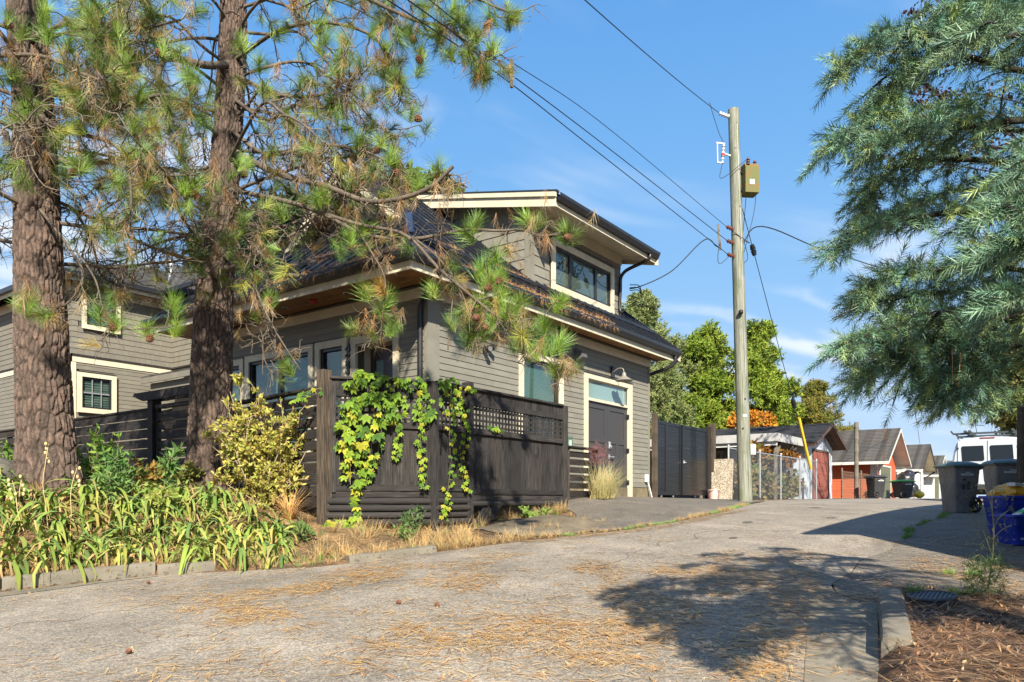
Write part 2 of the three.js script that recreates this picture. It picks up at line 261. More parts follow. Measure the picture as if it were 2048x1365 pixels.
const edgeG = (s) => { for (let i = 0; i < EDGE.length - 1; i++) if (s <= EDGE[i + 1][0]) return mix(EDGE[i][1], EDGE[i + 1][1], (s - EDGE[i][0]) / (EDGE[i + 1][0] - EDGE[i][0])); return 0.6; };
const stations = (a, b, st, fn) => { const out = []; for (let s = a; s < b; s += st(s)) out.push(fn(s)); out.push(fn(b)); return out; };
const wear = (s, g) => 0.94 + 0.2 * (fbm(s * 0.5 + 9, g * 0.5 + 4, 4) - 0.5) + 0.2 * (fbm(s * 2.1 + 9, g * 2.1, 3) - 0.5) - 0.14 * smooth(0.62, 0.7, fbm(s * 1.3 + 40, g * 3 + 7, 3, 0, 0, 5));
const step = (s) => (s < -12 || s > 30 ? 4 : s > 14 ? 1 : 0.16);
const crackG = (s) => 6.72 + 0.05 * Math.sin(s * 1.7) + 0.03 * Math.sin(s * 4.3 + 1) + 0.02 * (fbm(s * 6, 2, 3) - 0.5) + (s < -2.1 ? 0.19 * (-2.1 - Math.max(s, -6)) : 0);
// the lane from its left edge to the seam, and the rougher shoulder on its right
sheet(stations(-60, 120, step, (s) => { const a = edgeG(s) + (s > -4.4 ? 0.05 * (fbm(s * 3, 1, 3) - 0.5) : 0), b = crackG(s) - (s > -2.5 ? 0.0012 : -0.08), r = []; for (let i = 0; i <= 40; i++) r.push([s, mix(a, b, i / 40)]); return r; }), 0.004, M.asphalt, 'lane', wear);
const shoulderMat = M.asphalt.clone(); shoulderMat.color.setRGB(0.74, 0.71, 0.65); shoulderMat.bumpScale = 0.011;
const shoulderY = (s, g) => roadY(s, g) + 0.07 * Math.exp(-(((s - 3.6) / 1.7) ** 2)) * Math.exp(-(((g - 7.6) / 0.7) ** 2)) + 0.012 * (fbm(s * 2, g * 2, 3) - 0.35) * smooth(0.05, 0.5, g - crackG(s));
sheet(stations(-2.66, 60, step, (s) => { const a = crackG(s) + 0.0012, b = s < -1 ? 9.5 : 14, r = []; for (let i = 0; i <= 24; i++) { const g = mix(a, b, (i / 24) ** 1.4); r.push([s + (s < 0 ? 0.25 * (fbm(g * 1.5, 3, 2) - 0.5) : 0), g, shoulderY(s, g)]); } return r; }), 0.004, shoulderMat, 'lane_shoulder', wear);
{ // hairline cracks and small dark patches in the old surface
  const cm = mat('crack filler', 0.035, 0.033, 0.03, { roughness: 0.8, vertexColors: true }), pm = M.asphalt.clone(); pm.color.setRGB(0.4, 0.385, 0.36);
  for (const [s0, g0, s1, g1] of [[-5.6, 2.2, -2.3, 4.6], [-2.3, 4.6, 0.6, 4.5], [0.6, 4.5, 2.4, 6.6], [4.2, 3.9, 6.8, 6.5], [-7.3, 1.6, -5.6, 2.2]]) { const r = []; const L = Math.hypot(s1 - s0, g1 - g0), nx = -(g1 - g0) / L, nz = (s1 - s0) / L; for (let i = 0; i <= 60; i++) { const t = i / 60, o = 0.34 * (fbm(t * 7 + s0, g0, 4) - 0.5) * Math.sin(Math.PI * t) * 2, w = 0.0018 + 0.0028 * fbm(t * 18, s0 + 9, 2), s = mix(s0, s1, t) + nx * o, g = mix(g0, g1, t) + nz * o; r.push([[s - nx * w, g - nz * w], [s + nx * w, g + nz * w]]); } sheet(r, 0.0062, cm, 'lane_crack'); }
  for (const [s, g, a, b] of [[1.9, 4.6, 0.16, 0.07], [3.4, 5.4, 0.12, 0.08], [0.2, 5.0, 0.10, 0.05], [5.6, 4.6, 0.22, 0.09], [-1.0, 5.5, 0.08, 0.05]]) { const r = []; for (let i = 0; i <= 6; i++) { const q = i / 6, row = []; for (let k = 0; k <= 18; k++) { const th = k / 18 * 6.2832, w = 0.7 + 0.6 * fbm(2 + Math.cos(th) * 1.4 + s, 2 + Math.sin(th) * 1.4, 3); row.push([s + Math.cos(th) * a * w * (1 - q), g + Math.sin(th) * b * w * (1 - q)]); } r.push(row); } sheet(r, 0.0066, pm, 'asphalt_patch'); }
}
{ // asphalt driveway apron between the lane and the house, and the broken concrete patch beside it
  const dm = M.asphalt.clone(); dm.color.setRGB(0.58, 0.55, 0.50);
  const left = (g) => mix(2.35, 0.15, clamp((g - 1.0) / 2.4, 0, 1)) + 0.06 * Math.sin(g * 5);
  const rows = []; for (let i = 0; i <= 60; i++) { const t = i / 60, r = []; for (let j = 0; j <= 40; j++) { let g = j / 40, s = 0; const s1 = 12.2; let gg = mix(0.02, 3.6, g); s = mix(left(gg), s1, t); const lim = edgeG(s) - 0.1 + 0.09 * (fbm(s * 2.2, 8, 3) - 0.5); gg = mix(0.02, lim, g); r.push([s, gg, groundY(s, gg)]); } rows.push(r); }
  sheet(rows, 0.016, dm, 'driveway', (s, g) => wear(s * 1.3 + 4, g * 1.3));
  const cm = mat('broken concrete', 0.66, 0.56, 0.42, { map: T.concrete, bumpMap: T.soilBump, bumpScale: 0.02, roughness: 0.95, vertexColors: true }); const cr = [];
  for (let i = 0; i <= 24; i++) { const r = []; for (let j = 0; j <= 16; j++) { const t = i / 24, g0 = j / 16; const ss = mix(-0.72, 1.25, t), lo = 1.42, hi = Math.min(edgeG(ss) - 0.22, 3.4 - 0.8 * smooth(0.3, 1.2, ss)) + 0.1 * (fbm(ss * 4, 2, 3) - 0.5); let gg = mix(lo, hi, g0), s2 = ss + 0.14 * (fbm(gg * 3, 6, 3) - 0.5); r.push([s2, gg, groundY(s2, gg)]); } cr.push(r); }
  sheet(cr, 0.016, cm, 'concrete_patch', (s, g) => 0.8 + 0.5 * (fbm(s * 3, g * 3, 4) - 0.4));
}
function kerbRun(pts, w, h, name, front, mm = M.concrete) { // pts: [s,g] along the road face, body lies to the left of the run
  const prof = [[0, -0.12], [0, h * 0.7], [0.012, h * 0.92], [0.035, h], [w - 0.015, h], [w, h - 0.02], [w, -0.12]];
  const pos = [], uv = [], idx = []; let len = 0;
  pts.forEach(([s, g], i) => { const p = pts[Math.max(i - 1, 0)], q = pts[Math.min(i + 1, pts.length - 1)], dx = q[0] - p[0], dz = q[1] - p[1], L = Math.hypot(dx, dz), nx = front * dz / L, nz = -front * dx / L; if (i) len += Math.hypot(s - pts[i - 1][0], g - pts[i - 1][1]); let acc = 0;
    prof.forEach(([o, y], k) => { if (k) acc += Math.hypot(o - prof[k - 1][0], y - prof[k - 1][1]); const wob = 0.012 * (fbm(len * 5, k * 3, 3) - 0.5); pos.push(s + nx * (o + wob), roadY(s, g) + y + wob, g + nz * (o + wob)); uv.push(len, acc); }); });
  const n = prof.length; for (let i = 0; i < pts.length - 1; i++) for (let k = 0; k < n - 1; k++) { const a = i * n + k, b = a + n; idx.push(a, b, a + 1, b, b + 1, a + 1); }
  for (const e of [0, (pts.length - 1) * n]) for (let k = 1; k < n - 1; k++) idx.push(e, e + k, e + k + 1);
  let g = new THREE.BufferGeometry(); g.setAttribute('position', new THREE.Float32BufferAttribute(pos, 3)); g.setAttribute('uv', new THREE.Float32BufferAttribute(uv, 2)); g.setIndex(idx); g = toCreasedNormals(g, 0.7);
  return add(name, g, mm);
}
const dense = (pts, st = 0.15) => { const o = []; for (let i = 0; i < pts.length - 1; i++) { const L = Math.hypot(pts[i + 1][0] - pts[i][0], pts[i + 1][1] - pts[i][1]), n = Math.max(1, Math.round(L / st)); for (let k = 0; k < n; k++) o.push([mix(pts[i][0], pts[i + 1][0], k / n), mix(pts[i][1], pts[i + 1][1], k / n)]); } o.push(pts.at(-1)); return o; };
tag(kerbRun(dense([[-16, -3.9], [-9, -1.35], [-7.2, -0.72], [-6.01, -0.224]]), 0.15, 0.15, 'kerb', 1), null, null, null, 'structure');
tag(kerbRun(dense([[-5.995, -0.218], [-5.2, 0.1], [-4.72, 0.34]]), 0.15, 0.15, 'kerb', 1), null, null, null, 'structure');
tag(kerbRun(dense([[-4.70, 0.35], [-4.4, 0.62], [-4.28, 0.78]]), 0.14, 0.12, 'kerb', 1), null, null, null, 'structure');
{ // buried kerb return showing through dry grass at the lane mouth
  tag(kerbRun(dense([[-3.3, 1.87], [-2.9, 2.06], [-2.3, 2.28]], 0.1), 0.22, 0.085, 'kerb', 1), null, null, null, 'structure');
  // gutter pan along the left kerb
  const gm = M.concrete.clone(); gm.color.setRGB(0.74, 0.69, 0.60);
  const off = dense([[-16, -3.9], [-9, -1.35], [-7.2, -0.72], [-6, -0.22], [-5.2, 0.1], [-4.7, 0.36]], 0.2);
  sheet(off.map(([s, g], i) => { const q = off[Math.min(i + 1, off.length - 1)], p = off[Math.max(i - 1, 0)], dx = q[0] - p[0], dz = q[1] - p[1], L = Math.hypot(dx, dz), r = []; const w = mix(0.34, 0.1, smooth(-6, -4.7, s)); for (let k = 0; k <= 5; k++) { const o = k / 5 * w; r.push([s - dz / L * o, g + dx / L * o]); } return r; }).reverse(), 0.009, gm, 'gutter_pan');
  // kerb stub and gutter pan on the right
  const stub = dense([[-2.72, 7.19], [-3.4, 7.33], [-4.13, 7.47]], 0.12);
  tag(kerbRun(stub, 0.17, 0.16, 'kerb', 1), null, null, null, 'structure');
  const pan = dense([[-2.62, 7.17], [-3.4, 7.32], [-4.2, 7.47], [-5.4, 7.7]], 0.15);
  sheet(pan.map(([s, g], i) => { const r = []; for (let k = 0; k <= 6; k++) { const t = k / 6; r.push([s - 0.12 * t, g - 0.0 - t * mix(0.47, 0.3, i / pan.length) + 0.0]); } return r; }).reverse(), 0.010, gm, 'gutter_pan');
}
{ // round ribbed valve cover in the pine straw
  const y = groundY(-2.85, 7.58) + 0.03, t = thing('valve_cover', 'round dark ribbed iron valve cover set in the straw behind the kerb stub', 'manhole cover', [-2.85, y, 7.58]);
  t.rotation.z = 0.1; t.rotation.x = -0.04;
  const iron = mat('cast iron', 0.045, 0.047, 0.055, { roughness: 0.55, metalness: 0.5, bumpMap: T.rough, bumpScale: 0.002 });
  const disc = new THREE.CylinderGeometry(0.15, 0.155, 0.03, 40); add('cover', disc, iron, t);
  add('rim', new THREE.TorusGeometry(0.152, 0.011, 8, 40).rotateX(Math.PI / 2).translate(0, 0.013, 0), iron, t);
  for (let i = -4; i <= 4; i++) { const w = Math.sqrt(Math.max(0, 0.132 ** 2 - (i * 0.028) ** 2)); add('rib', bx(-w, w, 0.015, 0.021, i * 0.028 - 0.006, i * 0.028 + 0.006), iron, t); }
}
// ---------------------------------------------------------------- the grey lane house
const house = thing('lane_house', 'grey lap-sided two-storey house with cream trim and black metal roof', 'house');
const SOF = 3.50, EAVE = 3.72, PITCH = 0.78, RIDGE_G = -3.25, ES = -0.95, EG = 0.55, S1 = 8.06, RAKE = 8.5;
// lap siding: each visible board is its own mesh, broken at the openings
function sidingRun(parent, plane, mats, y0, y1, x0, x1, exposure, holes, proud = 0.016) { // plane(x) -> builds a wedge board between a and b at y
  for (let y = y0, k = 0; y < y1 - 0.01; y += exposure, k++) {
    const top = Math.min(y + exposure, y1); let segs = [[x0, x1]];
    for (const [a, b, c, d] of holes) if (top > c + 0.02 && y < d - 0.02) segs = segs.flatMap(([p, q]) => (b <= p || a >= q ? [[p, q]] : [[p, a], [b, q]].filter(([m, n]) => n - m > 0.015)));
    segs = segs.flatMap(([a, b]) => { if (b - a < 2.2) return [[a, b]]; const c = mix(a, b, rr(0.25, 0.75)); return [[a, c - 0.002], [c + 0.002, b]]; });
    for (const [a, b] of segs) add('siding_board', plane(a, b, y, top, proud), pick(mats), parent);
  }
}
const wedge = (a, b, y, top, proud, th = 0.012) => { // board in x,y facing +z, thick at its lower edge
  const P = [[0, proud + th * 0.2], [0, 0], [1, 0], [1, 0.004]], pos = [], nor = [], uv = [], idx = [];
  const quad = (p, q, r, s, n) => { const k = pos.length / 3; for (const v of [p, q, r, s]) { pos.push(...v); nor.push(...n); uv.push(v[0] * 1.0, v[1] + v[2]); } idx.push(k, k + 1, k + 2, k, k + 2, k + 3); };
  const h = top - y + 0.006, z0 = proud, z1 = 0.004, L = Math.hypot(h, z0 - z1), n = [0, (z0 - z1) / L, h / L], o = rnd() * 5;
  quad([a, y, z0], [b, y, z0], [b, y + h, z1], [a, y + h, z1], n); quad([a, y, 0], [b, y, 0], [b, y, z0], [a, y, z0], [0, -1, 0]); quad([a, y, 0], [a, y, z0], [a, y + h, z1], [a, y + h, 0], [-1, 0, 0]); quad([b, y, z0], [b, y, 0], [b, y + h, 0], [b, y + h, z1], [1, 0, 0]);
  for (let i = 0; i < uv.length; i += 2) uv[i] += o;
  const g = new THREE.BufferGeometry(); g.setAttribute('position', new THREE.Float32BufferAttribute(pos, 3)); g.setAttribute('normal', new THREE.Float32BufferAttribute(nor, 3)); g.setAttribute('uv', new THREE.Float32BufferAttribute(uv, 2)); g.setIndex(idx); return g;
};
const onLane = (z) => (a, b, y, t, p) => wedge(a, b, y, t, p).translate(0, 0, z);                       // faces +z
const streetWedge = (x) => (a, b, y, t, p) => { const g = wedge(a, b, y, t, p); const P = g.attributes.position, N = g.attributes.normal; for (let i = 0; i < P.count; i++) { const u = P.getX(i), z = P.getZ(i), nu = N.getX(i), nz = N.getZ(i); P.setXYZ(i, x - z, P.getY(i), u); N.setXYZ(i, -nz, N.getY(i), nu); } return g; };
const wallsM = M.siding.clone(); wallsM.color.setRGB(0.12, 0.11, 0.095);
{ // wall cores with openings left as recesses
  const doorS = [5.06, 6.92], winS = [2.66, 3.93];
  const lane = [bx(0.02, winS[0], -0.3, SOF, -0.15, 0), bx(winS[0], winS[1], -0.3, 1.25, -0.15, 0), bx(winS[0], winS[1], 2.74, SOF, -0.15, 0), bx(winS[1], doorS[0], -0.3, SOF, -0.15, 0), bx(doorS[0], doorS[1], 2.64, SOF, -0.15, 0), bx(doorS[1], S1, -0.3, SOF, -0.15, 0)];
  const wall = add('lane_wall', flat(lane), wallsM, house);
  sidingRun(wall, onLane(0), sidingV, 0.42, 3.3, 0.27, S1 - 0.06, 0.109, [[2.515, 4.075, 1.05, 2.87], [4.91, 7.125, -1, 2.755]]);
  add('corner_board', bx(-0.02, 0.265, -0.3, 3.3, 0, 0.022), M.siding, wall); add('corner_board', bx(S1 - 0.055, S1 + 0.02, -0.2, 3.3, 0, 0.026), M.siding, wall);
  add('skirt_board', bx(7.13, S1 - 0.06, 0.30, 0.415, 0, 0.02), M.siding, wall); add('foundation', bx(0.3, S1 + 0.01, -0.4, 0.285, -0.02, 0.012), mat('cream parged footing', 0.62, 0.53, 0.36, { map: T.concrete, roughness: 0.9 }), wall);
  const st = [], W = [[-4.85, -2.98, 0.9, 2.75], [-2.66, -2.05, 0.9, 2.75], [-1.66, -0.77, 0, 2.72], [-5.75, -5.12, 0.9, 2.72]].sort((a, b) => a[0] - b[0]);
  let z = -6.5; for (const [a, b, c, d] of W) { st.push(bx(0, 0.15, -0.2, SOF, z, a), bx(0, 0.15, -0.2, c, a, b), bx(0, 0.15, d, SOF, a, b)); z = b; } st.push(bx(0, 0.15, -0.2, SOF, z, -0.001));
  const sw = add('street_wall', flat(st), wallsM, house);
  sidingRun(sw, streetWedge(0), sidingV, 0.3, 3.3, -6.5, -0.06, 0.109, [[-4.97, -2.855, 0.8, 2.885], [-2.79, -1.915, 0.8, 2.885], [-1.825, -0.63, -1, 2.865], [-5.85, -5.03, 0.8, 2.86]]);
  add('corner_board', bx(-0.022, 0, -0.3, 3.3, -0.058, 0), M.siding, sw);
  add('rear_walls', flat([bx(0.15, S1, -0.2, SOF, -6.5, -6.35), bx(S1 - 0.15, S1 - 0.002, -0.2, SOF, -6.35, -0.16)]), wallsM, house);
  add('gable_wall_far', slab([V(S1 - 0.1, 3.4, 0.0), V(S1 - 0.1, 3.4, -6.5), V(S1 - 0.1, EAVE + PITCH * 3.7 - 0.15, RIDGE_G)], 0.1), M.siding, house);
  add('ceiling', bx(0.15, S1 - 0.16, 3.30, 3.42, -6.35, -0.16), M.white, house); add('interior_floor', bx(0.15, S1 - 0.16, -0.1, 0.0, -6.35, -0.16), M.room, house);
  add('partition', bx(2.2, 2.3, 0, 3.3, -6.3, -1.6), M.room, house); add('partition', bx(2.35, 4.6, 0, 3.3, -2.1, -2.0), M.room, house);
  // frieze band, dark vent gap, soffit, fascia
  add('frieze_board', bx(-0.03, S1 + 0.03, 3.3, 3.47, 0.0, 0.034), M.cream, house); add('frieze_board', bx(-0.034, 0, 3.3, 3.47, -6.5, -0.001), M.cream, house);
  add('soffit', bx(ES + 0.03, RAKE - 0.03, SOF, SOF + 0.03, -0.02, EG - 0.03, 'x'), M.cedarSoffit, house); add('soffit', bx(ES + 0.03, 0.02, SOF, SOF + 0.03, -7.0, -0.02, 'z'), M.cedarSoffit, house);
  add('vent_strip', bx(-0.055, S1 + 0.3, SOF - 0.028, SOF - 0.002, 0.036, 0.11), M.black, house); add('vent_strip', bx(-0.12, -0.036, SOF - 0.028, SOF - 0.002, -6.8, 0.036), M.black, house);
  add('fascia', bx(ES, RAKE, 3.43, 3.69, EG - 0.03, EG, 'x'), M.cream, house); add('fascia', bx(ES, ES + 0.03, 3.43, 3.69, -7.05, EG - 0.031, 'z'), M.cream, house);
  for (const [zz] of [[-1.45], [-3.1], [-4.75]]) { const p = add('pot_light', new THREE.CylinderGeometry(0.06, 0.06, 0.012, 20).translate(-0.45, SOF - 0.006, zz), M.white, house); add('lens', new THREE.CylinderGeometry(0.04, 0.04, 0.012, 16).translate(-0.45, SOF - 0.011, zz), M.room, p); }
  add('alarm_bell', new THREE.SphereGeometry(0.075, 20, 12).scale(1, 0.55, 1).translate(-0.5, SOF - 0.03, -2.25), mat('red enamel', 0.42, 0.03, 0.03, { roughness: 0.4 }), house);
}
function gutter(a, b, w = 0.12, h = 0.11) { // K-style gutter: closed outer profile swept from a to b, opening upwards; outward given by the sideways vector
  const d = b.clone().sub(a).normalize(), out = V(d.z, 0, -d.x); return (o) => { const P = [[0, 0], [w * 0.66, 0], [w, h * 0.55], [w, h], [w - 0.012, h], [w - 0.014, h * 0.6], [w * 0.62, 0.012], [0.006, 0.012], [0.006, h], [0, h]], gs = []; const n = P.length; const q = (p, e) => e.clone().addScaledVector(out, o * p[0]).add(V(0, p[1], 0)); for (let i = 0; i < n; i++) gs.push(poly([q(P[i], a), q(P[(i + 1) % n], a), q(P[(i + 1) % n], b), q(P[i], b)])); gs.push(poly(P.map((p) => q(p, a))), poly(P.map((p) => q(p, b)))); return flat(gs); };
}
add('gutter', gutter(V(ES, 3.555, EG), V(RAKE, 3.555, EG), 0.13, 0.15)(-1), M.black, house); add('gutter', gutter(V(ES, 3.555, -7.05), V(ES, 3.555, EG + 0.1), 0.13, 0.15)(-1), M.black, house);
// standing-seam roof: one mesh per panel, each with its seam
function panelStrip(P, a, b, lo, hi, seamH = 0.03) { // P(u, k) -> point; trapezoid between u=a (lo[0]..hi[0]) and u=b (lo[1]..hi[1]); seam along u=a
  const p = [P(a, lo[0]), P(b, lo[1]), P(b, hi[1]), P(a, hi[0])], gs = [slab(p, 0.012)]; const s0 = p[0], s1 = p[3];
  if (s0.distanceTo(s1) > 0.05) { const n = p[1].clone().sub(p[0]).cross(p[3].clone().sub(p[0])).normalize(); if (n.y < 0) n.negate(); const off = n.clone().multiplyScalar(seamH / 2); gs.push(bar(s0.clone().add(off), s1.clone().add(off), 0.022, seamH, false)); }
  return flat(gs);
}
{
  const lanePt = (s, k) => V(s, EAVE + PITCH * k, EG + 0.03 - k), skirtPt = (g, k) => V(ES - 0.03 + k, EAVE + PITCH * k, g);
  const roof = add('roof', slab([V(1.0, 6.66, RIDGE_G), V(RAKE, 6.66, RIDGE_G), V(RAKE, EAVE - 0.03, -7.05), V(ES, EAVE - 0.03, -7.05), V(1.0, EAVE + PITCH * 1.95 - 0.03, -5.1)], 0.03), M.roofMetal, house);
  const W = 0.305, n = Math.round((RAKE - ES) / W);
  for (let i = 0; i < n; i++) { const a = ES + (RAKE - ES) * i / n, b = ES + (RAKE - ES) * (i + 1) / n, top = (s) => (s < 1.0 - 1e-6 ? Math.max(0.005, s - ES) : 3.8); if (a < 1 && b > 1.001) { add('roof_panel', panelStrip(lanePt, a, 1.0, [0, 0], [top(a), 1.95]), pick(roofV), roof); add('roof_panel', panelStrip(lanePt, 1.0, b, [0, 0], [3.8, 3.8]), pick(roofV), roof); } else add('roof_panel', panelStrip(lanePt, a, b, [0, 0], [top(a), top(b)]), pick(roofV), roof); }
  const m = 24; for (let i = 0; i < m; i++) { const a = EG - (EG + 7.05) * i / m, b = EG - (EG + 7.05) * (i + 1) / m, top = (g) => Math.max(0.005, Math.min(EG - g, g + 7.05, 2.5)); add('roof_panel', panelStrip(skirtPt, a, b, [0, 0], [top(a), top(b)]), pick(roofV), roof); }
  add('hip_cap', bar(V(ES, EAVE + 0.03, EG), V(1.0, EAVE + PITCH * 1.95 + 0.05, EG - 1.95), 0.12, 0.03, false), M.roofMetal, roof);
  add('ridge_cap', bx(1.0, RAKE, 6.67, 6.71, RIDGE_G - 0.09, RIDGE_G + 0.09), M.roofMetal, roof);
  const k1 = 0.62, yy = EAVE + PITCH * k1 + 0.045; // snow bars across the lower panels
  add('snow_bar', bar(V(ES + k1, yy, EG + 0.03 - k1), V(RAKE - 0.02, yy, EG + 0.03 - k1), 0.05, 0.06, false), M.black, roof); add('snow_bar', bar(V(ES + k1, yy, EG - k1), V(ES + k1, yy, -7.05 + k1), 0.05, 0.06, false), M.black, roof);
  // rake trim at the far end
  const rk = (s, w, mm, nm) => { const A = lanePt(s, -0.06), B = lanePt(s, 3.8); add(nm, slab([A.clone().add(V(0, -0.02, 0)), B.clone().add(V(0, -0.02, 0)), B.clone().add(V(0, -0.24, 0)), A.clone().add(V(0, -0.24, 0))], w), mm, house); };
  rk(RAKE, 0.03, M.cream, 'rake_board');
  add('rake_cap', bar(lanePt(RAKE + 0.01, -0.05).add(V(0, 0.02, 0)), lanePt(RAKE + 0.01, 3.8).add(V(0, 0.02, 0)), 0.05, 0.06, false), M.black, house);
  // gable above the skirt, facing the street
  const gs = 1.6, ov = 1.0, half = 1.85, gy = EAVE + PITCH * 1.95, apex = EAVE + PITCH * 3.8;
  const gw = add('gable_wall', slab([V(gs, 5.3, RIDGE_G + half), V(gs, 5.3, RIDGE_G - half), V(gs, apex - 0.12, RIDGE_G)], 0.1), M.siding, house);
  add('gable_trim', bx(gs - 0.04, gs, 5.72, 5.86, RIDGE_G - 1.3, RIDGE_G + 1.3), M.cream, gw);
  for (const sd of [-1, 1]) {
    const lo = V(ov, gy - 0.03, RIDGE_G + sd * 1.87), hi = V(ov, apex - 0.0, RIDGE_G); const dn = V(0, -0.27, 0);
    add('rake_board', slab([lo, hi, hi.clone().add(dn), lo.clone().add(dn)], 0.035), M.cream, house);
    add('rake_cap', bar(lo.clone().add(V(-0.02, 0.03, 0)), hi.clone().add(V(-0.02, 0.03, 0)), 0.08, 0.05, false), M.black, house);
    add('gable_soffit', poly([lo.clone().add(V(0.03, -0.1, 0)), hi.clone().add(V(0.03, -0.1, 0)), V(gs, apex - 0.1, RIDGE_G), V(gs, gy - 0.13, RIDGE_G + sd * 1.87)]), M.cedarSoffit, house);
    add('inner_rake_trim', bar(V(gs - 0.02, 5.82, RIDGE_G + sd * 1.12), V(gs - 0.02, apex - 0.28, RIDGE_G + sd * 0.04), 0.03, 0.12, true), M.cream, gw);
  }
  const w = add('gable_window', slab([V(gs - 0.02, 5.93, RIDGE_G + 0.62), V(gs - 0.02, 5.93, RIDGE_G - 0.62), V(gs - 0.02, 6.33, RIDGE_G)], 0.02), M.black, house); add('pane', slab([V(gs - 0.03, 5.97, RIDGE_G + 0.5), V(gs - 0.03, 5.97, RIDGE_G - 0.5), V(gs - 0.03, 6.28, RIDGE_G)], 0.006), mat('dark window glass', 0.06, 0.1, 0.11, { roughness: 0.06 }), w);
}
// windows: black frame, trim boards, glass, blinds; local axes x along the wall, y up, z outwards
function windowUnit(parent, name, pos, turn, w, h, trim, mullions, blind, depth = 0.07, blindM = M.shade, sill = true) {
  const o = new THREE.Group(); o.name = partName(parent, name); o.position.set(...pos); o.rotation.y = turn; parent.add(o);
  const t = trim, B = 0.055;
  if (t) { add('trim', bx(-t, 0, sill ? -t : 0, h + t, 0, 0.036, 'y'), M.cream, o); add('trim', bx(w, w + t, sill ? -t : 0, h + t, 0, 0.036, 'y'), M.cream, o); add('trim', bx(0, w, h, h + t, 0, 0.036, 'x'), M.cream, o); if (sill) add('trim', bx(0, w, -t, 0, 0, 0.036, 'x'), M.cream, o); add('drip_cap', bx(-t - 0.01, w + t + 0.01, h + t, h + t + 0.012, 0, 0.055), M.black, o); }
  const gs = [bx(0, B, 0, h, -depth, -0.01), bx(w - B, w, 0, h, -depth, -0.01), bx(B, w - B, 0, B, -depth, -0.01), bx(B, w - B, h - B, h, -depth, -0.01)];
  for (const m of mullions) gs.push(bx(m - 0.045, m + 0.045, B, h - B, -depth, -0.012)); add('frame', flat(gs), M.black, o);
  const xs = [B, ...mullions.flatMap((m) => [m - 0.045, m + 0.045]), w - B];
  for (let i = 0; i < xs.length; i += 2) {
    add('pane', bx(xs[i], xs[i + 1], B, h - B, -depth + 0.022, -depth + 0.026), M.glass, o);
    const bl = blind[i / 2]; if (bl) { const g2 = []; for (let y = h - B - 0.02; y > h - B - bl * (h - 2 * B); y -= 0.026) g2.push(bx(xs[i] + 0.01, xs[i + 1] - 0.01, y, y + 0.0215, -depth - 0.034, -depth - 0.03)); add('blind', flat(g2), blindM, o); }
  }
  return o;
}
const R90 = -Math.PI / 2; // faces the street (-x): local x runs along +z
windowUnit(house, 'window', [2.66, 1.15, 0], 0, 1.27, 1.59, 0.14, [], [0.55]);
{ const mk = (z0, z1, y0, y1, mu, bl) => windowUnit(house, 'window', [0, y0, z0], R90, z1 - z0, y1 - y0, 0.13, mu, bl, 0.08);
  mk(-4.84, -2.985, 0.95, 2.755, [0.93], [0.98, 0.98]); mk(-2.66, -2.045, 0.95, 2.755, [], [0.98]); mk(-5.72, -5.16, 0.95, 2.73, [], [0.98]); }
{ // recessed front door with cream jambs and house number
  const d = new THREE.Group(); d.name = 'street_door'; d.position.set(0, 0, -1.69); d.rotation.y = R90; house.add(d); const w = 0.925, h = 2.73;
  add('trim', bx(-0.13, 0, 0.1, h + 0.13, 0, 0.036, 'y'), M.cream, d); add('trim', bx(w, w + 0.13, 0.1, h + 0.13, 0, 0.036, 'y'), M.cream, d); add('trim', bx(0, w, h, h + 0.13, 0, 0.036, 'x'), M.cream, d);
  add('jamb', bx(0, 0.03, 0.1, h, -0.36, 0), M.cream, d); add('jamb', bx(w - 0.03, w, 0.1, h, -0.36, 0), M.cream, d); add('jamb', bx(0.03, w - 0.03, h - 0.03, h, -0.36, 0), M.cream, d);
  add('door_leaf', flat([bx(0.03, 0.15, 0.1, h - 0.03, -0.36, -0.3), bx(0.36, w - 0.03, 0.1, h - 0.03, -0.36, -0.3), bx(0.15, 0.36, h - 0.25, h - 0.03, -0.36, -0.3)]), mat('dark brown door', 0.05, 0.032, 0.028, { roughness: 0.4 }), d);
  add('door_light', bx(0.15, 0.36, 0.2, h - 0.25, -0.345, -0.325), M.frosted, d);
  for (const [ch, y] of [['4', 2.68], ['2', 2.5], ['3', 2.32]]) add('house_number', digit(ch, 0.145), M.black, house).position.set(-0.03, y - 0.07, -1.93);
}
function digit(ch, h) { // raised metal numeral facing the street
  const P = { 4: [[0.62, 0], [0.62, 1], [0.02, 0.3], [0.85, 0.3]], 2: [[0.05, 0.75], [0.15, 0.95], [0.4, 1], [0.65, 0.9], [0.68, 0.65], [0.05, 0.02], [0.72, 0.02]], 3: [[0.05, 0.9], [0.35, 1], [0.65, 0.85], [0.6, 0.6], [0.3, 0.53], [0.65, 0.42], [0.68, 0.15], [0.4, 0], [0.05, 0.1]] }[ch];
  const gs = []; for (let i = 0; i < P.length - 1; i++) gs.push(bar(V(-0.016, P[i][1] * h, P[i][0] * h), V(-0.016, P[i + 1][1] * h, P[i + 1][0] * h), 0.03, 0.026, false)); return flat(gs);
}
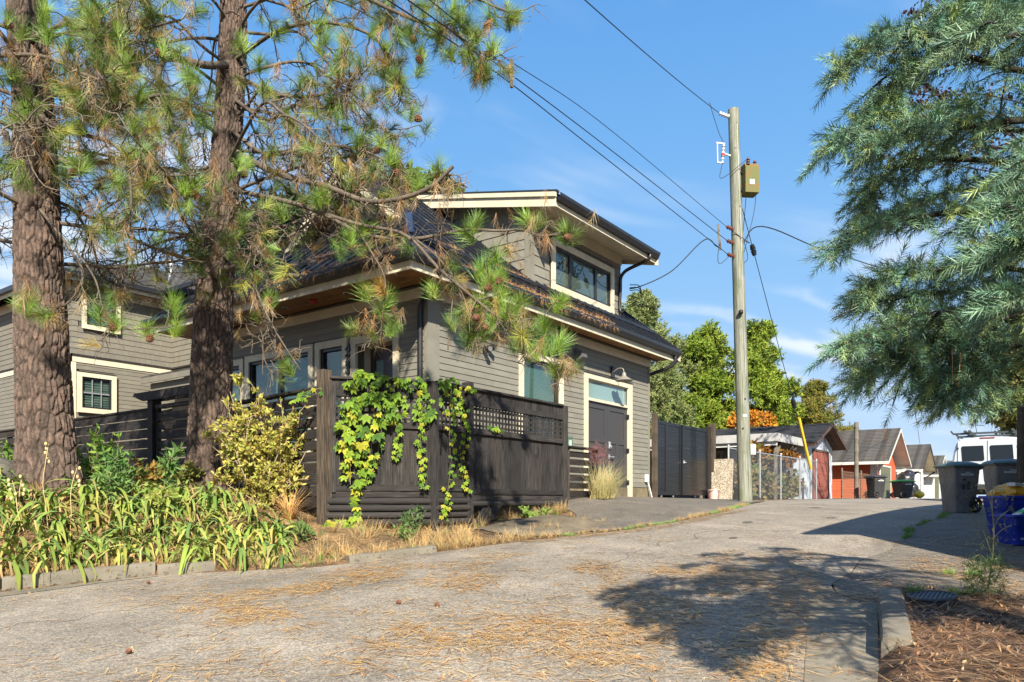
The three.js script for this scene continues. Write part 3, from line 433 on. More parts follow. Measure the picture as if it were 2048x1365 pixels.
{ // lane doors: double panelled doors with a frosted transom
  const d = new THREE.Group(); d.name = 'double_door'; d.position.set(5.06, 0, 0); house.add(d); const w = 1.86, b = 0.05;
  add('trim', bx(-0.145, 0, b, 2.755, 0, 0.04, 'y'), M.cream, d); add('trim', bx(w, w + 0.2, b, 2.755, 0, 0.04, 'y'), M.cream, d); add('trim', bx(0, w, 2.64, 2.755, 0, 0.04, 'x'), M.cream, d); add('drip_cap', bx(-0.16, w + 0.21, 2.755, 2.768, 0, 0.06), M.black, d);
  add('transom_bar', bx(0, w, 2.165, 2.225, -0.07, 0.03, 'x'), M.cream, d); add('transom_pane', bx(0.0, w, 2.225, 2.62, -0.05, -0.04), M.frosted, d); add('transom_head', bx(0, w, 2.62, 2.64, -0.07, 0.0), M.cream, d);
  const dm = mat('charcoal door paint', 0.045, 0.042, 0.042, { roughness: 0.5, bumpMap: T.rough, bumpScale: 0.0008 });
  for (const i of [0, 1]) { const x0 = i * 0.93 + 0.004, x1 = x0 + 0.922, gs = [bx(x0, x1, b, 2.16, -0.07, -0.035)]; const rail = (a, c, y0, y1) => gs.push(bx(a, c, y0, y1, -0.035, -0.018));
    rail(x0, x0 + 0.12, b, 2.16); rail(x1 - 0.12, x1, b, 2.16); rail(x0 + 0.12, x1 - 0.12, 2.03, 2.16); rail(x0 + 0.12, x1 - 0.12, 1.28, 1.42); rail(x0 + 0.12, x1 - 0.12, b, 0.28); rail((x0 + x1) / 2 - 0.055, (x0 + x1) / 2 + 0.055, 0.28, 1.28); add('door_leaf', flat(gs), dm, d); }
  const h = add('lever_handle', flat([bx(0.985, 1.045, 0.93, 1.03, -0.018, -0.008), bar(V(1.015, 0.98, 0.03), V(1.17, 0.98, 0.03), 0.022, 0.022, false), bar(V(1.015, 0.98, -0.018), V(1.015, 0.98, 0.04), 0.02, 0.02, false)]), M.steel, d);
  add('keypad_lock', flat([rbx(0.975, 1.055, 1.16, 1.32, -0.018, 0.012, 0.012), new THREE.CylinderGeometry(0.033, 0.033, 0.04, 16).rotateX(Math.PI / 2).translate(1.015, 1.21, 0.02)]), M.steel, d);
  for (const y of [0.35, 1.1, 1.9]) add('hinge', bx(w - 0.02, w + 0.02, y, y + 0.11, -0.03, 0.045), M.black, d);
}
// dormer
{
  const G = -0.37, D0 = 3.43, D1 = 7.26, B = 4.43, TOP = 5.7;
  const dw = add('dormer_wall', flat([bx(D0, D1, 4.0, 6.2, G - 0.12, G), slab([V(D0, 4.3, G - 0.1), V(D0, 6.05, G - 0.1), V(D0, 6.66, RIDGE_G), V(D0, 6.4, RIDGE_G)], 0.1), slab([V(D1, 4.3, G - 0.1), V(D1, 6.05, G - 0.1), V(D1, 6.66, RIDGE_G), V(D1, 6.4, RIDGE_G)], -0.1)]), wallsM, house);
  const hole = [4.13, 6.83, 4.42, 5.5];
  add('corner_board', bx(D0 - 0.005, D0 + 0.13, B, 5.7, G, G + 0.024), M.siding, dw); add('corner_board', bx(D0 - 0.022, D0, B - 0.02, 5.95, G - 0.12, G + 0.024), M.siding, dw);
  for (let y = B - 0.03, k = 0; y < TOP; y += 0.2, k++) for (let x = D0 + 0.132 + (k % 2) * 0.0; x < D1; ) { const w = rr(0.12, 0.24), a = x, b = Math.min(x + w, D1); x = b + 0.004; const cut = a < hole[1] && b > hole[0] && y + 0.2 > hole[2] + 0.02 && y < hole[3] - 0.02; let A = a, Bb = b; if (cut) { if (a < hole[0] - 0.02) Bb = hole[0]; else if (b > hole[1] + 0.02) A = hole[1]; else if (y < hole[3] - 0.1 && y > hole[2] - 0.1) continue; } add('shingle', wedge(A, Bb, y, Math.min(y + 0.2, TOP + 0.1), 0.02, 0.014).translate(0, 0, G), pick(shingleV), dw); }
  const cheek = streetWedge(D0); for (let y = 4.5, k = 0; y < 6.5; y += 0.2, k++) { const far = Math.max(RIDGE_G, EG - (y + 0.1 - EAVE) / PITCH), near = G - 0.12; for (let z = near; z > far; ) { const w = rr(0.12, 0.24), a = Math.max(z - w, far); const top = Math.min(y + 0.2, 6.0 + 0.22 * -(z - 0.1)); if (top > y + 0.03 && z - a > 0.02) add('shingle', cheek(a, z, y, top, 0.02), pick(shingleV), dw); z = a - 0.004; } }
  add('frieze_board', bx(D0 - 0.03, D1 + 0.02, 5.70, 5.93, G, G + 0.035), M.cream, dw);
  windowUnit(house, 'dormer_window', [4.27, 4.55, G + 0.045], 0, 2.42, 0.82, 0.135, [0.66, 1.76], [0.98, 0.98, 0.98], 0.06, M.blind);
  // shed roof
  const sl = 0.22, g0 = 0.40, L0 = 3.13, L1 = 7.68, ty = (g) => 5.93 + sl * (g0 - g), gi = RIDGE_G;
  const rf = add('dormer_roof', slab([V(L0, ty(g0) - 0.05, g0), V(L1, ty(g0) - 0.05, g0), V(L1, ty(gi) - 0.05, gi), V(L0, ty(gi) - 0.05, gi)], 0.05), M.black, house);
  for (let i = 0; i < 15; i++) { const a = L0 + (L1 - L0) * i / 15, b = L0 + (L1 - L0) * (i + 1) / 15; add('roof_panel', panelStrip((u, k) => V(u, ty(g0 - k) + 0.013, g0 + 0.03 - k), a, b, [0, 0], [3.6, 3.6]), pick(roofV), rf); }
  add('dormer_soffit', slab([V(L0 + 0.04, ty(g0) - 0.17, g0 - 0.03), V(L1 - 0.04, ty(g0) - 0.17, g0 - 0.03), V(L1 - 0.04, ty(G) - 0.125, G - 0.05), V(L0 + 0.04, ty(G) - 0.125, G - 0.05)], 0.02), M.cream, house);
  for (const x of [L0 + 0.02, D1]) add('dormer_soffit', slab([V(x, ty(g0) - 0.16, g0 - 0.04), V(x + (x === D1 ? L1 - D1 - 0.04 : D0 - L0 - 0.03), ty(g0) - 0.16, g0 - 0.04), V(x + (x === D1 ? L1 - D1 - 0.04 : D0 - L0 - 0.03), ty(-2.6) - 0.16, -2.6), V(x, ty(-2.6) - 0.16, -2.6)], 0.02), M.cream, house);
  add('vent_strip', bx(D0 - 0.03, D1 + 0.02, 5.932, 5.958, G + 0.0, G + 0.07), M.black, house);
  for (const x of [L0, L1 - 0.035]) { add('rake_board', slab([V(x, ty(g0 + 0.06) - 0.02, g0 + 0.06), V(x, ty(gi) - 0.02, gi), V(x, ty(gi) - 0.27, gi), V(x, ty(g0 + 0.06) - 0.27, g0 + 0.06)], -0.035), M.cream, house); add('rake_step', slab([V(x - 0.016, ty(g0 + 0.08) - 0.0, g0 + 0.08), V(x - 0.016, ty(gi) - 0.0, gi), V(x - 0.016, ty(gi) - 0.085, gi), V(x - 0.016, ty(g0 + 0.08) - 0.085, g0 + 0.08)], -0.06), M.cream, house); add('rake_cap', bar(V(x + 0.01, ty(g0 + 0.09) + 0.03, g0 + 0.09), V(x + 0.01, ty(gi) + 0.03, gi), 0.09, 0.05, false), M.black, house); }
  add('fascia', bx(L0 + 0.04, L1 - 0.04, ty(g0) - 0.23, ty(g0) - 0.05, g0 - 0.03, g0, 'x'), M.cream, house);
  add('gutter', gutter(V(L0 + 0.07, ty(g0) - 0.13, g0), V(L1 - 0.07, ty(g0) - 0.13, g0), 0.12, 0.14)(-1), M.black, house);
  add('downspout', tube([V(7.22, ty(g0) - 0.1, g0 + 0.05), V(7.20, ty(g0) - 0.22, g0 + 0.03), V(7.16, ty(g0) - 0.42, G + 0.2), V(7.14, ty(g0) - 0.55, G + 0.09), V(7.14, 5.1, G + 0.07), V(7.14, 4.56, G + 0.07), V(7.14, 4.5, G + 0.16)], 0.042, 0.042, 10, 40), M.black, house);
}
// lower downspouts
add('downspout', tube([V(-0.35, 3.52, EG + 0.03), V(-0.3, 3.44, 0.45), V(-0.1, 3.22, -0.02), V(-0.07, 3.08, -0.1), V(-0.07, 2.6, -0.1), V(-0.07, 0.2, -0.1)], 0.045, 0.045, 10, 40), M.black, house);
add('downspout', tube([V(8.3, 3.58, EG + 0.05), V(8.3, 3.4, EG + 0.04), V(8.25, 3.27, EG - 0.1), V(8.16, 3.16, 0.1), V(8.13, 3.1, -0.05), V(8.13, 2.9, -0.15), V(8.13, 0, -0.15)], 0.045, 0.045, 10, 40), M.black, house);
function barnLight(parent, pos, turn) { // gooseneck lamp with a conical shade
  const o = new THREE.Group(); o.name = partName(parent, 'barn_light'); o.position.set(...pos); o.rotation.y = turn; parent.add(o);
  const sm = mat('weathered lamp metal', 0.26, 0.235, 0.2, { roughness: 0.5, metalness: 0.3 });
  add('wall_plate', rbx(-0.06, 0.06, -0.02, 0.24, 0, 0.05, 0.012), M.black, o); add('arm', tube([V(0, 0.12, 0.05), V(0, 0.18, 0.16), V(0, 0.16, 0.28), V(0, 0.06, 0.31)], 0.012, 0.012, 8, 16), sm, o);
  add('lamp_shade', new THREE.LatheGeometry([[0.02, 0.08], [0.045, 0.06], [0.05, 0.0], [0.1, -0.04], [0.19, -0.1], [0.195, -0.115], [0.1, -0.05], [0.02, 0.0]].map(([x, y]) => new THREE.Vector2(x, y)), 28).translate(0, 0.0, 0.31), sm, o); return o;
}
barnLight(house, [6.14, 2.8, 0.02], 0); barnLight(house, [-0.02, 2.93, -1.3], R90);
add('wall_pack_light', flat([prism([[0, 0.16], [0.03, 0.16], [0.21, 0.03], [0.21, -0.03], [0.02, -0.1], [0, -0.1]], -0.085, 0.085).rotateY(-Math.PI / 2).translate(4.6, 3.03, 0.02)]), mat('grey lamp housing', 0.10, 0.10, 0.10, { roughness: 0.5 }), house);
{ const fl = add('flood_light', flat([new THREE.CylinderGeometry(0.055, 0.055, 0.03, 18).rotateX(Math.PI / 2).translate(1.47, 2.68, 0.03), cyl(V(1.43, 2.68, 0.05), V(1.40, 2.66, 0.2), 0.05, 0.055, 14), cyl(V(1.53, 2.72, 0.05), V(1.58, 2.72, 0.17), 0.05, 0.05, 14)]), M.black, house); add('lens', cyl(V(1.40, 2.66, 0.2), V(1.399, 2.659, 0.204), 0.045, 0.045, 14), M.steel, fl); }
{ const em = add('power_outlet', rbx(7.78, 7.90, 0.43, 0.62, 0.02, 0.09, 0.012), M.white, house); add('conduit', tube([V(7.86, 0.44, 0.07), V(7.9, 0.3, 0.1), V(7.95, 0.06, 0.14)], 0.016, 0.016, 8, 8), M.white, em); }
// ---------------------------------------------------------------- fences and gates
function frameAt(parent, name, A, B) { const o = new THREE.Group(); o.name = partName(parent, name); o.position.set(A[0], 0, A[1]); o.rotation.y = Math.atan2(-(B[1] - A[1]), B[0] - A[0]); parent.add(o); return [o, Math.hypot(B[0] - A[0], B[1] - A[1])]; }
const C0 = [-2.32, 0.25], C1 = [-1.19, 1.2], C2 = [-0.42, 1.2], C3 = [2.23, 1.2];
{
  const f = thing('timber_fence', 'tall dark stained board fence with lattice band around the house corner', 'fence');
  const post = (p, y0, y1, w = 0.13, m = pick(fenceV)) => { add('post', rbx(p[0] - w / 2, p[0] + w / 2, y0, y1, p[1] - w / 2, p[1] + w / 2, 0.008), m, f); };
  post(C0, -0.45, 1.76, 0.15, M.post); post(C1, -0.5, 1.66); post(C2, -0.5, 1.74); post(C3, -0.25, 1.66, 0.12);
  const section = (A, B, kick, low) => {
    const [o, L] = frameAt(f, 'fence_section', A, B), a = 0.066, b = L - 0.066, top = 1.68;
    const r = (nm, y0, y1, z0, z1, x0 = a, x1 = b, m = pick(fenceV)) => add(nm, rbx(x0, x1, y0, y1, z0, z1, 0.004, 'x'), m, o);
    r('cap_rail', top - 0.035, top, -0.045, 0.05); 
    for (let x = a; x < b - 0.01; ) { const w = Math.min(rr(0.11, 0.14), b - x); add('upper_board', bx(x + 0.002, x + w - 0.002, 1.49, top - 0.036, -0.012 + rr(0, 0.004), 0.008, 'y'), pick(fenceV), o); x += w; }
    r('rail', 1.405, 1.488, -0.03, 0.032); r('rail', 1.0, 1.075, -0.03, 0.032); r('stop_strip', 0.985, 1.0, 0.0, 0.045);
    for (let x = a + 0.03; x < b; x += 0.082) add('lattice_strip', bx(x, x + 0.036, 1.075, 1.405, 0.0, 0.009, 'y'), pick(fenceV), o);
    for (let y = 1.10; y < 1.4; y += 0.082) add('lattice_strip', bx(a, b, y, y + 0.036, -0.0105, -0.001, 'x'), pick(fenceV), o);
    for (let x = a; x < b - 0.01; ) { const w = Math.min(rr(0.13, 0.15), b - x), z = rr(-0.004, 0.004); add('fence_board', rbx(x + 0.0025, x + w - 0.0025, kick + 0.13, 1.0, -0.014 + z, 0.006 + z, 0.003, 'y'), pick(fenceV), o); x += w; }
    r('rail', kick + 0.06, kick + 0.13, -0.03, 0.034); r('stop_strip', kick + 0.13, kick + 0.145, 0.006, 0.03);
    r('kick_board', kick - 0.03, kick + 0.058, -0.02, 0.016);
    for (let y = kick - 0.035, k = 0; y > low; y -= 0.098, k++) { const e = k < 2 ? 0 : rr(-0.03, 0.0), tz = 0.02 + k * 0.004 + rr(-0.01, 0.012); add('landscape_timber', new THREE.CapsuleGeometry(0.047, b - a + 0.06, 3, 10).rotateZ(Math.PI / 2).scale(1, 1.0, 1.05).translate((a + b) / 2 + e, y - 0.047, tz), pick(fenceV), o); }
    return o;
  };
  section(C0, C1, 0.06, -0.36); section(C1, C2, 0.06, -0.42);
  const s3 = section(C2, C3, 0.02, -0.06);
  // boards holding back the fill at the slope under the right-hand section
  for (let i = 0; i < 5; i++) add('retaining_board', bar(V(0.06 + i * 0.07, -0.50, 0.03 + 0.004 * i), V(0.38 + i * 0.09, -0.14 + 0.02 * i, 0.03 + 0.004 * i), 0.04, 0.075), pick(fenceV), s3);
  // inside trim frame on the corner section, seen left of the boards
  add('trim_board', bx(0.09, 0.15, 0.1, 1.6, 0.02, 0.045, 'y'), pick(fenceV), f.children.find((c) => c.name === 'fence_section'));
}
function slatFence(name, label, A, B, y0, y1, h, gap, posts, topBoard = true, mats = fenceWarmV, group) {
  const f = thing(name, label, 'fence', [A[0], 0, A[1]], Math.atan2(-(B[1] - A[1]), B[0] - A[0]), group), L = Math.hypot(B[0] - A[0], B[1] - A[1]);
  const xs = []; for (let i = 0; i <= posts; i++) xs.push(L * i / posts);
  for (const x of xs) add('post', rbx(x - 0.05, x + 0.05, y0 - 0.15, y1 + 0.02, -0.11, -0.012, 0.006), pick(mats), f);
  for (let i = 0; i < posts; i++) for (let y = y0; y < y1 - h * 0.6; y += h + gap) add('slat', rbx(xs[i] + 0.004, xs[i + 1] - 0.004, y + rr(-0.004, 0.004), y + h + rr(-0.004, 0.004), -0.011, 0.011 + rr(0, 0.004), 0.003, 'x'), pick(mats), f);
  if (topBoard) add('cap_board', rbx(-0.06, L + 0.06, y1 + 0.022, y1 + 0.058, -0.12, 0.04, 0.004, 'x'), pick(mats), f); return f;
}
slatFence('slat_fence', 'brown black horizontal slat fence behind the yellow leaved shrub', [-1.85, -3.6], [-2.28, 0.12], -0.1, 1.50, 0.135, 0.022, 2);
slatFence('slat_fence', 'dark slat fence between the two pine trunks, below the grey neighbour house', [-1.72, -10.0], [-1.72, -5.42], 0.05, 1.66, 0.165, 0.02, 2);
slatFence('slat_fence', 'dark slat fence at the left edge, left of the thick pine trunk', [-1.72, -16], [-1.72, -10.12], 0.05, 1.62, 0.15, 0.03, 3);
{ // garden gate with an arbor beam
  const g = thing('garden_gate', 'dark horizontal slat garden gate under a low arbor beam left of the second pine', 'gate', [-1.72, 0, -5.3], R90);
  add('post', rbx(-0.09, 0.09, -0.05, 1.9, -0.09, 0.09, 0.008), pick(fenceWarmV), g); add('post', rbx(1.55, 1.71, -0.05, 1.9, -0.08, 0.08, 0.008), pick(fenceWarmV), g);
  for (let y = 0.08; y < 1.6; y += 0.172) add('slat', rbx(0.16, 1.52, y, y + 0.148, -0.012, 0.014, 0.003, 'x'), pick(fenceWarmV), g);
  add('stile', bx(0.1, 0.16, 0.06, 1.68, -0.03, 0.02, 'y'), pick(fenceWarmV), g); add('top_rail', rbx(0.1, 1.54, 1.68, 1.75, -0.05, 0.05, 0.004, 'x'), pick(fenceWarmV), g);
  add('arbor_beam', prism([[-0.55, 1.95], [-0.5, 2.0], [2.3, 2.0], [2.3, 1.84], [-0.2, 1.84]], -0.13, -0.09), pick(fenceWarmV), g); add('arbor_beam', prism([[-0.55, 1.95], [-0.5, 2.0], [2.3, 2.0], [2.3, 1.84], [-0.2, 1.84]], 0.09, 0.13), pick(fenceWarmV), g);
}
{ // low slatted screen beside the lane doors
  const f = thing('slat_screen', 'low dark slatted wooden screen beside the charcoal lane doors', 'screen', [2.75, 0, 0.9]);
  add('post', rbx(0, 0.09, -0.02, 0.97, -0.04, 0.05, 0.005), M.post, f); add('post', rbx(1.05, 1.13, -0.02, 0.97, -0.04, 0.05, 0.005), pick(fenceWarmV), f);
  for (let i = 0; i < 6; i++) add('slat', rbx(0.09, 1.05, 0.06 + i * 0.148, 0.17 + i * 0.148, -0.01, 0.014, 0.003, 'x'), pick(fenceWarmV), f);
  add('cap_board', rbx(-0.03, 1.16, 0.97, 1.0, -0.09, 0.1, 0.005, 'x'), pick(fenceWarmV), f); add('base_board', bx(0, 1.13, -0.05, 0.05, -0.02, 0.03, 'x'), M.fence, f);
  for (let i = 0; i < 6; i++) add('slat', rbx(-0.012, 0.012, 0.06 + i * 0.148, 0.17 + i * 0.148, -0.85, -0.05, 0.003, 'z'), pick(fenceWarmV), f);
  const jar = thing('glass_jar', 'small clear glass jar standing on the low slatted screen', 'jar', [2.93, 1.0, 0.9]); add('jar_body', new THREE.LatheGeometry([[0.001, 0], [0.055, 0], [0.06, 0.02], [0.06, 0.16], [0.048, 0.18], [0.045, 0.18], [0.055, 0.16], [0.055, 0.012], [0.001, 0.008]].map(([x, y]) => new THREE.Vector2(x, y)), 20), M.glass, jar); add('candle', new THREE.CylinderGeometry(0.035, 0.035, 0.1, 14).translate(0, 0.06, 0), M.white, jar);
}
{ // black aluminium gate, three louvred leaves on rollers
  const g = thing('slatted_gate', 'black aluminium slatted driveway gate in three leaves beside the house', 'gate', [8.36, 0, 0.02]);
  const al = mat('satin black aluminium', 0.02, 0.021, 0.023, { roughness: 0.3, metalness: 0.4 }), av = variants(4, al, 0.15, 0.02);
  const leaf = (x0, x1, z, y0 = 0.12, y1 = 2.02) => { const l = new THREE.Group(); l.name = partName(g, 'gate_leaf'); g.add(l); add('stile', rbx(x0, x0 + 0.07, y0, y1, z - 0.025, z + 0.025, 0.004), al, l); add('stile', rbx(x1 - 0.07, x1, y0, y1, z - 0.025, z + 0.025, 0.004), al, l); add('rail', rbx(x0 + 0.07, x1 - 0.07, y1 - 0.08, y1, z - 0.024, z + 0.024, 0.004), al, l); add('rail', rbx(x0 + 0.07, x1 - 0.07, y0, y0 + 0.09, z - 0.024, z + 0.024, 0.004), al, l); for (let y = y0 + 0.092; y < y1 - 0.09; y += 0.0745) add('slat', rbx(x0 + 0.07, x1 - 0.07, y, y + 0.071, z - 0.012, z + 0.012, 0.004), pick(av), l); const w = add('roller', new THREE.CylinderGeometry(0.03, 0.03, 0.03, 14).rotateX(Math.PI / 2).translate((x0 + x1) / 2, 0.085, z), M.aluminium, l); return l; };
  leaf(0.1, 0.66, 0.0); leaf(0.72, 1.62, -0.03); const c = leaf(1.66, 3.42, 0.0); add('latch', flat([rbx(1.69, 1.76, 0.98, 1.06, 0.025, 0.05, 0.005), cyl(V(1.725, 1.0, 0.03), V(1.725, 1.0, 0.1), 0.018, 0.018)]), M.steel, c);
  add('post', rbx(-0.06, 0.06, -0.02, 2.18, -0.06, 0.06, 0.006), M.post, g); add('post', rbx(3.46, 3.6, 0.0, 2.12, -0.07, 0.07, 0.006), pick(fenceWarmV), g);
  add('post', rbx(3.66, 3.82, -0.02, 2.22, -0.02, 0.12, 0.006, 'y'), M.post, g);
}
// ---------------------------------------------------------------- neighbour house on the left
function shingleCourses(parent, P, n, out, m, name = 'shingle_course') { // P(t) -> [left, right] points at slope fraction t
  for (let i = 0; i < n; i++) { const [a, b] = P(i / n), [c, d] = P((i + 1.03) / n), nn = b.clone().sub(a).cross(c.clone().sub(a)).normalize(); if (nn.y < 0) nn.negate(); const lift = nn.clone().multiplyScalar(out), lo = nn.clone().multiplyScalar(0.002); const A = a.clone().add(lift), B = b.clone().add(lift); add(name, flat([poly([A, B, d.clone().add(lo), c.clone().add(lo)]), poly([a, b, B, A])]), pick(m), parent); }
}
const asphaltShingle = mat('grey asphalt shingle', 0.125, 0.115, 0.105, { map: T.speck, bumpMap: T.rough, bumpScale: 0.006, roughness: 0.95 });
const tabs = tex(512, [3.2, 0.6], (u, v) => { const r = Math.floor(v * 4), x = u * 12 + (r % 2) * 0.5, c = Math.floor(x) % 12, k = 0.75 + 0.4 * (hash(c, r, 77) - 0.5) + 0.25 * (hash(Math.floor(u * 512), Math.floor(v * 512), 5) - 0.5); return [235 * k, 232 * k, 228 * k]; });
asphaltShingle.map = tabs;
const shV = variants(5, asphaltShingle, 0.12, 0.03), darkShingle = mat('black asphalt shingle', 0.035, 0.036, 0.043, { map: tabs, bumpMap: T.rough, bumpScale: 0.006, roughness: 0.95 }), dkV = variants(5, darkShingle, 0.25, 0.04);
{
  const n = thing('neighbour_house', 'taupe shingled neighbour house with hip roof behind the left pine', 'house');
  const S = 1.03, G = -15.1, X1 = 4.09, base = -0.1;
  const core = M.nbSiding.clone(); core.color.multiplyScalar(0.6);
  const w = add('side_wall', flat([bx(S + 0.02, 11, base, 6.5, G - 0.2, G - 0.001), bx(S + 0.02, 11, base, 6.5, G - 9, G - 8.8), bx(10.8, 11, base, 6.5, G - 8.8, G - 0.2)]), core, n);
  sidingRun(w, (a, b, y, t, p) => wedge(a, b, y, t, p).translate(0, 0, G), nbV, 1.0, 4.05, S + 0.12, 9, 0.13, [[1.13, 2.25, 2.7, 3.76]]);
  for (let y = 4.3; y < 6.15; y += 0.165) for (let x = S; x < 6.2; ) { const q = rr(0.13, 0.2), b = x + q; if (!(x > 1.2 && b < 2.42 && y > 5.05)) add('shingle', wedge(x, b - 0.004, y, y + 0.165, 0.02, 0.012).translate(0, 0, G), pick(nbV), w); x = b; }
  add('belt_board', bx(S - 0.03, 9, 4.06, 4.24, G, G + 0.03), M.cream, w); add('belt_cap', bx(S - 0.05, 9, 4.24, 4.285, G, G + 0.06), M.fence, w); add('corner_board', bx(S - 0.02, S + 0.11, base, 4.05, G, G + 0.028), M.cream, w); add('frieze_board', bx(S - 0.03, 9, 6.15, 6.42, G, G + 0.03), M.cream, w);
  const fr = add('front_wall', bx(S, S + 0.2, base, 6.5, G - 8.8, G - 0.001), core, n); const sw = streetWedge(S);
  sidingRun(fr, sw, nbV, 1.0, 4.05, G - 8.8, G - 0.001, 0.13, [[-17.6, -16.6, 2.6, 3.8]]);
  for (let y = 4.3; y < 6.15; y += 0.165) add('shingle_course', sw(G - 8.8, G - 0.001, y, y + 0.165, 0.02), pick(nbV), fr);
  add('belt_board', bx(S - 0.03, S, 4.06, 4.24, G - 8.8, G + 0.03), M.cream, fr); add('frieze_board', bx(S - 0.03, S, 6.15, 6.42, G - 8.8, G + 0.03), M.cream, fr); add('belt_cap', bx(S - 0.06, S, 4.24, 4.285, G - 8.8, G + 0.06), M.fence, fr);
  // bump-out to the right with its own porch roof
  const X = X1, bo = add('bay_wall', bx(X, 10, base, 6.5, G + 0.001, G + 3.2), core, n), bw = streetWedge(X);
  sidingRun(bo, bw, nbV, 1.0, 4.05, G + 0.02, G + 3.2, 0.13, []); for (let y = 4.3; y < 5.4; y += 0.165) for (let z = G + 0.02; z < G + 3.2; ) { const q = Math.min(rr(0.13, 0.2), G + 3.2 - z); add('shingle', bw(z, z + q - 0.004, y, y + 0.165, 0.02), pick(nbV), bo); z += q + 0.001; }
  add('belt_cap', bx(X - 0.06, X, 4.24, 4.285, G + 0.03, G + 3.2), M.fence, bo);
  const pr = add('porch_roof', slab([V(2.6, 3.72, G + 0.9), V(2.6, 3.72, G + 4.2), V(X, 4.12, G + 4.2), V(X, 4.12, G + 0.9)], 0.08), asphaltShingle, n); add('porch_fascia', bx(2.58, 2.62, 3.5, 3.66, G + 0.9, G + 4.2), M.nbSiding, pr); add('porch_beam', bx(2.75, 2.95, 3.2, 3.5, G + 1.2, G + 4.2), M.nbSiding, pr); add('porch_bracket', prism([[0, 0], [0.5, 0.55], [0.5, 0.35], [0.14, 0]], 0, 0.12).translate(2.65, 2.9, G + 1.1), M.fence, pr);
  // windows
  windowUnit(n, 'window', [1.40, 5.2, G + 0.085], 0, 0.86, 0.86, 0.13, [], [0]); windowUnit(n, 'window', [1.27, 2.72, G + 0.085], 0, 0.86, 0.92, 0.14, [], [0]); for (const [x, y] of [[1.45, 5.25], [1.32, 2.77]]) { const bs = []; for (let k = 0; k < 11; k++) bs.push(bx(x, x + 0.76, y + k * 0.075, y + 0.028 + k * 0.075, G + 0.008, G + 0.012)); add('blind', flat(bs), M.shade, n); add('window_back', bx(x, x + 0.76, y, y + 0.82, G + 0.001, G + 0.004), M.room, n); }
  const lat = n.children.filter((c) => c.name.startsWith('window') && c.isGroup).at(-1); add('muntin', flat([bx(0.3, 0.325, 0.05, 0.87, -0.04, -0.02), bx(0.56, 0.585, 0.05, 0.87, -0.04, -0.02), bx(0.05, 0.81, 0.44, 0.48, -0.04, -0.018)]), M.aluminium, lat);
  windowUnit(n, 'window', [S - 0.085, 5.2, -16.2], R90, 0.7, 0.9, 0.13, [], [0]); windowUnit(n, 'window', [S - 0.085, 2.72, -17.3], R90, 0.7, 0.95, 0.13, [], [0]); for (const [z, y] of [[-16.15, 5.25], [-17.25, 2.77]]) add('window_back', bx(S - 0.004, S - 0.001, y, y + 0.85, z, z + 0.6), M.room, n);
  // hip roof
  const e = 6.58, E0 = [S - 0.55, G + 0.5], P = V(4.74, 8.5, -18.6), P2 = V(8, 8.5, -18.6), a = V(E0[0], e, E0[1]), b = V(11.5, e, E0[1]), c = V(E0[0], e, G - 9.4), d = V(11.5, e, G - 9.4);
  const rf = add('roof', flat([slab([a, b, P2, P], 0.05), slab([c, a, P], 0.05), slab([d, c, P, P2], 0.05)]), darkShingle, n);
  shingleCourses(rf, (t) => [a.clone().lerp(P, t), b.clone().lerp(P2, t)], 20, 0.016, shV); shingleCourses(rf, (t) => [c.clone().lerp(P, t), a.clone().lerp(P, t)], 20, 0.016, shV);
  add('gutter', flat([bx(E0[0] - 0.1, 11.5, e - 0.14, e, E0[1], E0[1] + 0.11), bx(E0[0] - 0.11, E0[0] - 0.001, e - 0.14, e, G - 9.4, E0[1])]), M.black, n); add('fascia', flat([bx(E0[0], 11.5, e - 0.25, e - 0.06, E0[1] - 0.03, E0[1] - 0.002), bx(E0[0] + 0.001, E0[0] + 0.03, e - 0.25, e - 0.06, G - 9.4, E0[1] - 0.031)]), M.cream, n); add('soffit', bx(E0[0] + 0.03, 11.4, 6.43, 6.455, G - 0.1, E0[1] - 0.03), M.cedarSoffit, n);
  const r2 = add('lower_roof', slab([V(3.6, 6.62, G + 3.6), V(11, 6.62, G + 3.6), V(11, 7.9, G - 0.6), V(3.6 + 0.9, 7.9, G - 0.6), V(3.6, 6.62, G + 0.51)], 0.05), asphaltShingle, n); add('gutter', bx(3.5, 3.6, 6.5, 6.63, G + 0.62, G + 3.6), M.black, r2);
  add('vent_pipe', new THREE.LatheGeometry([[0.17, 0], [0.13, 0.1], [0.1, 0.12], [0.1, 0.62], [0.14, 0.64], [0.14, 0.68], [0.1, 0.7], [0.1, 0.76], [0.15, 0.78], [0.15, 0.84], [0.001, 0.9]].map(([x, y]) => new THREE.Vector2(x, y)), 20).translate(4.64, 7.28, -16.12), M.steel, n);
}
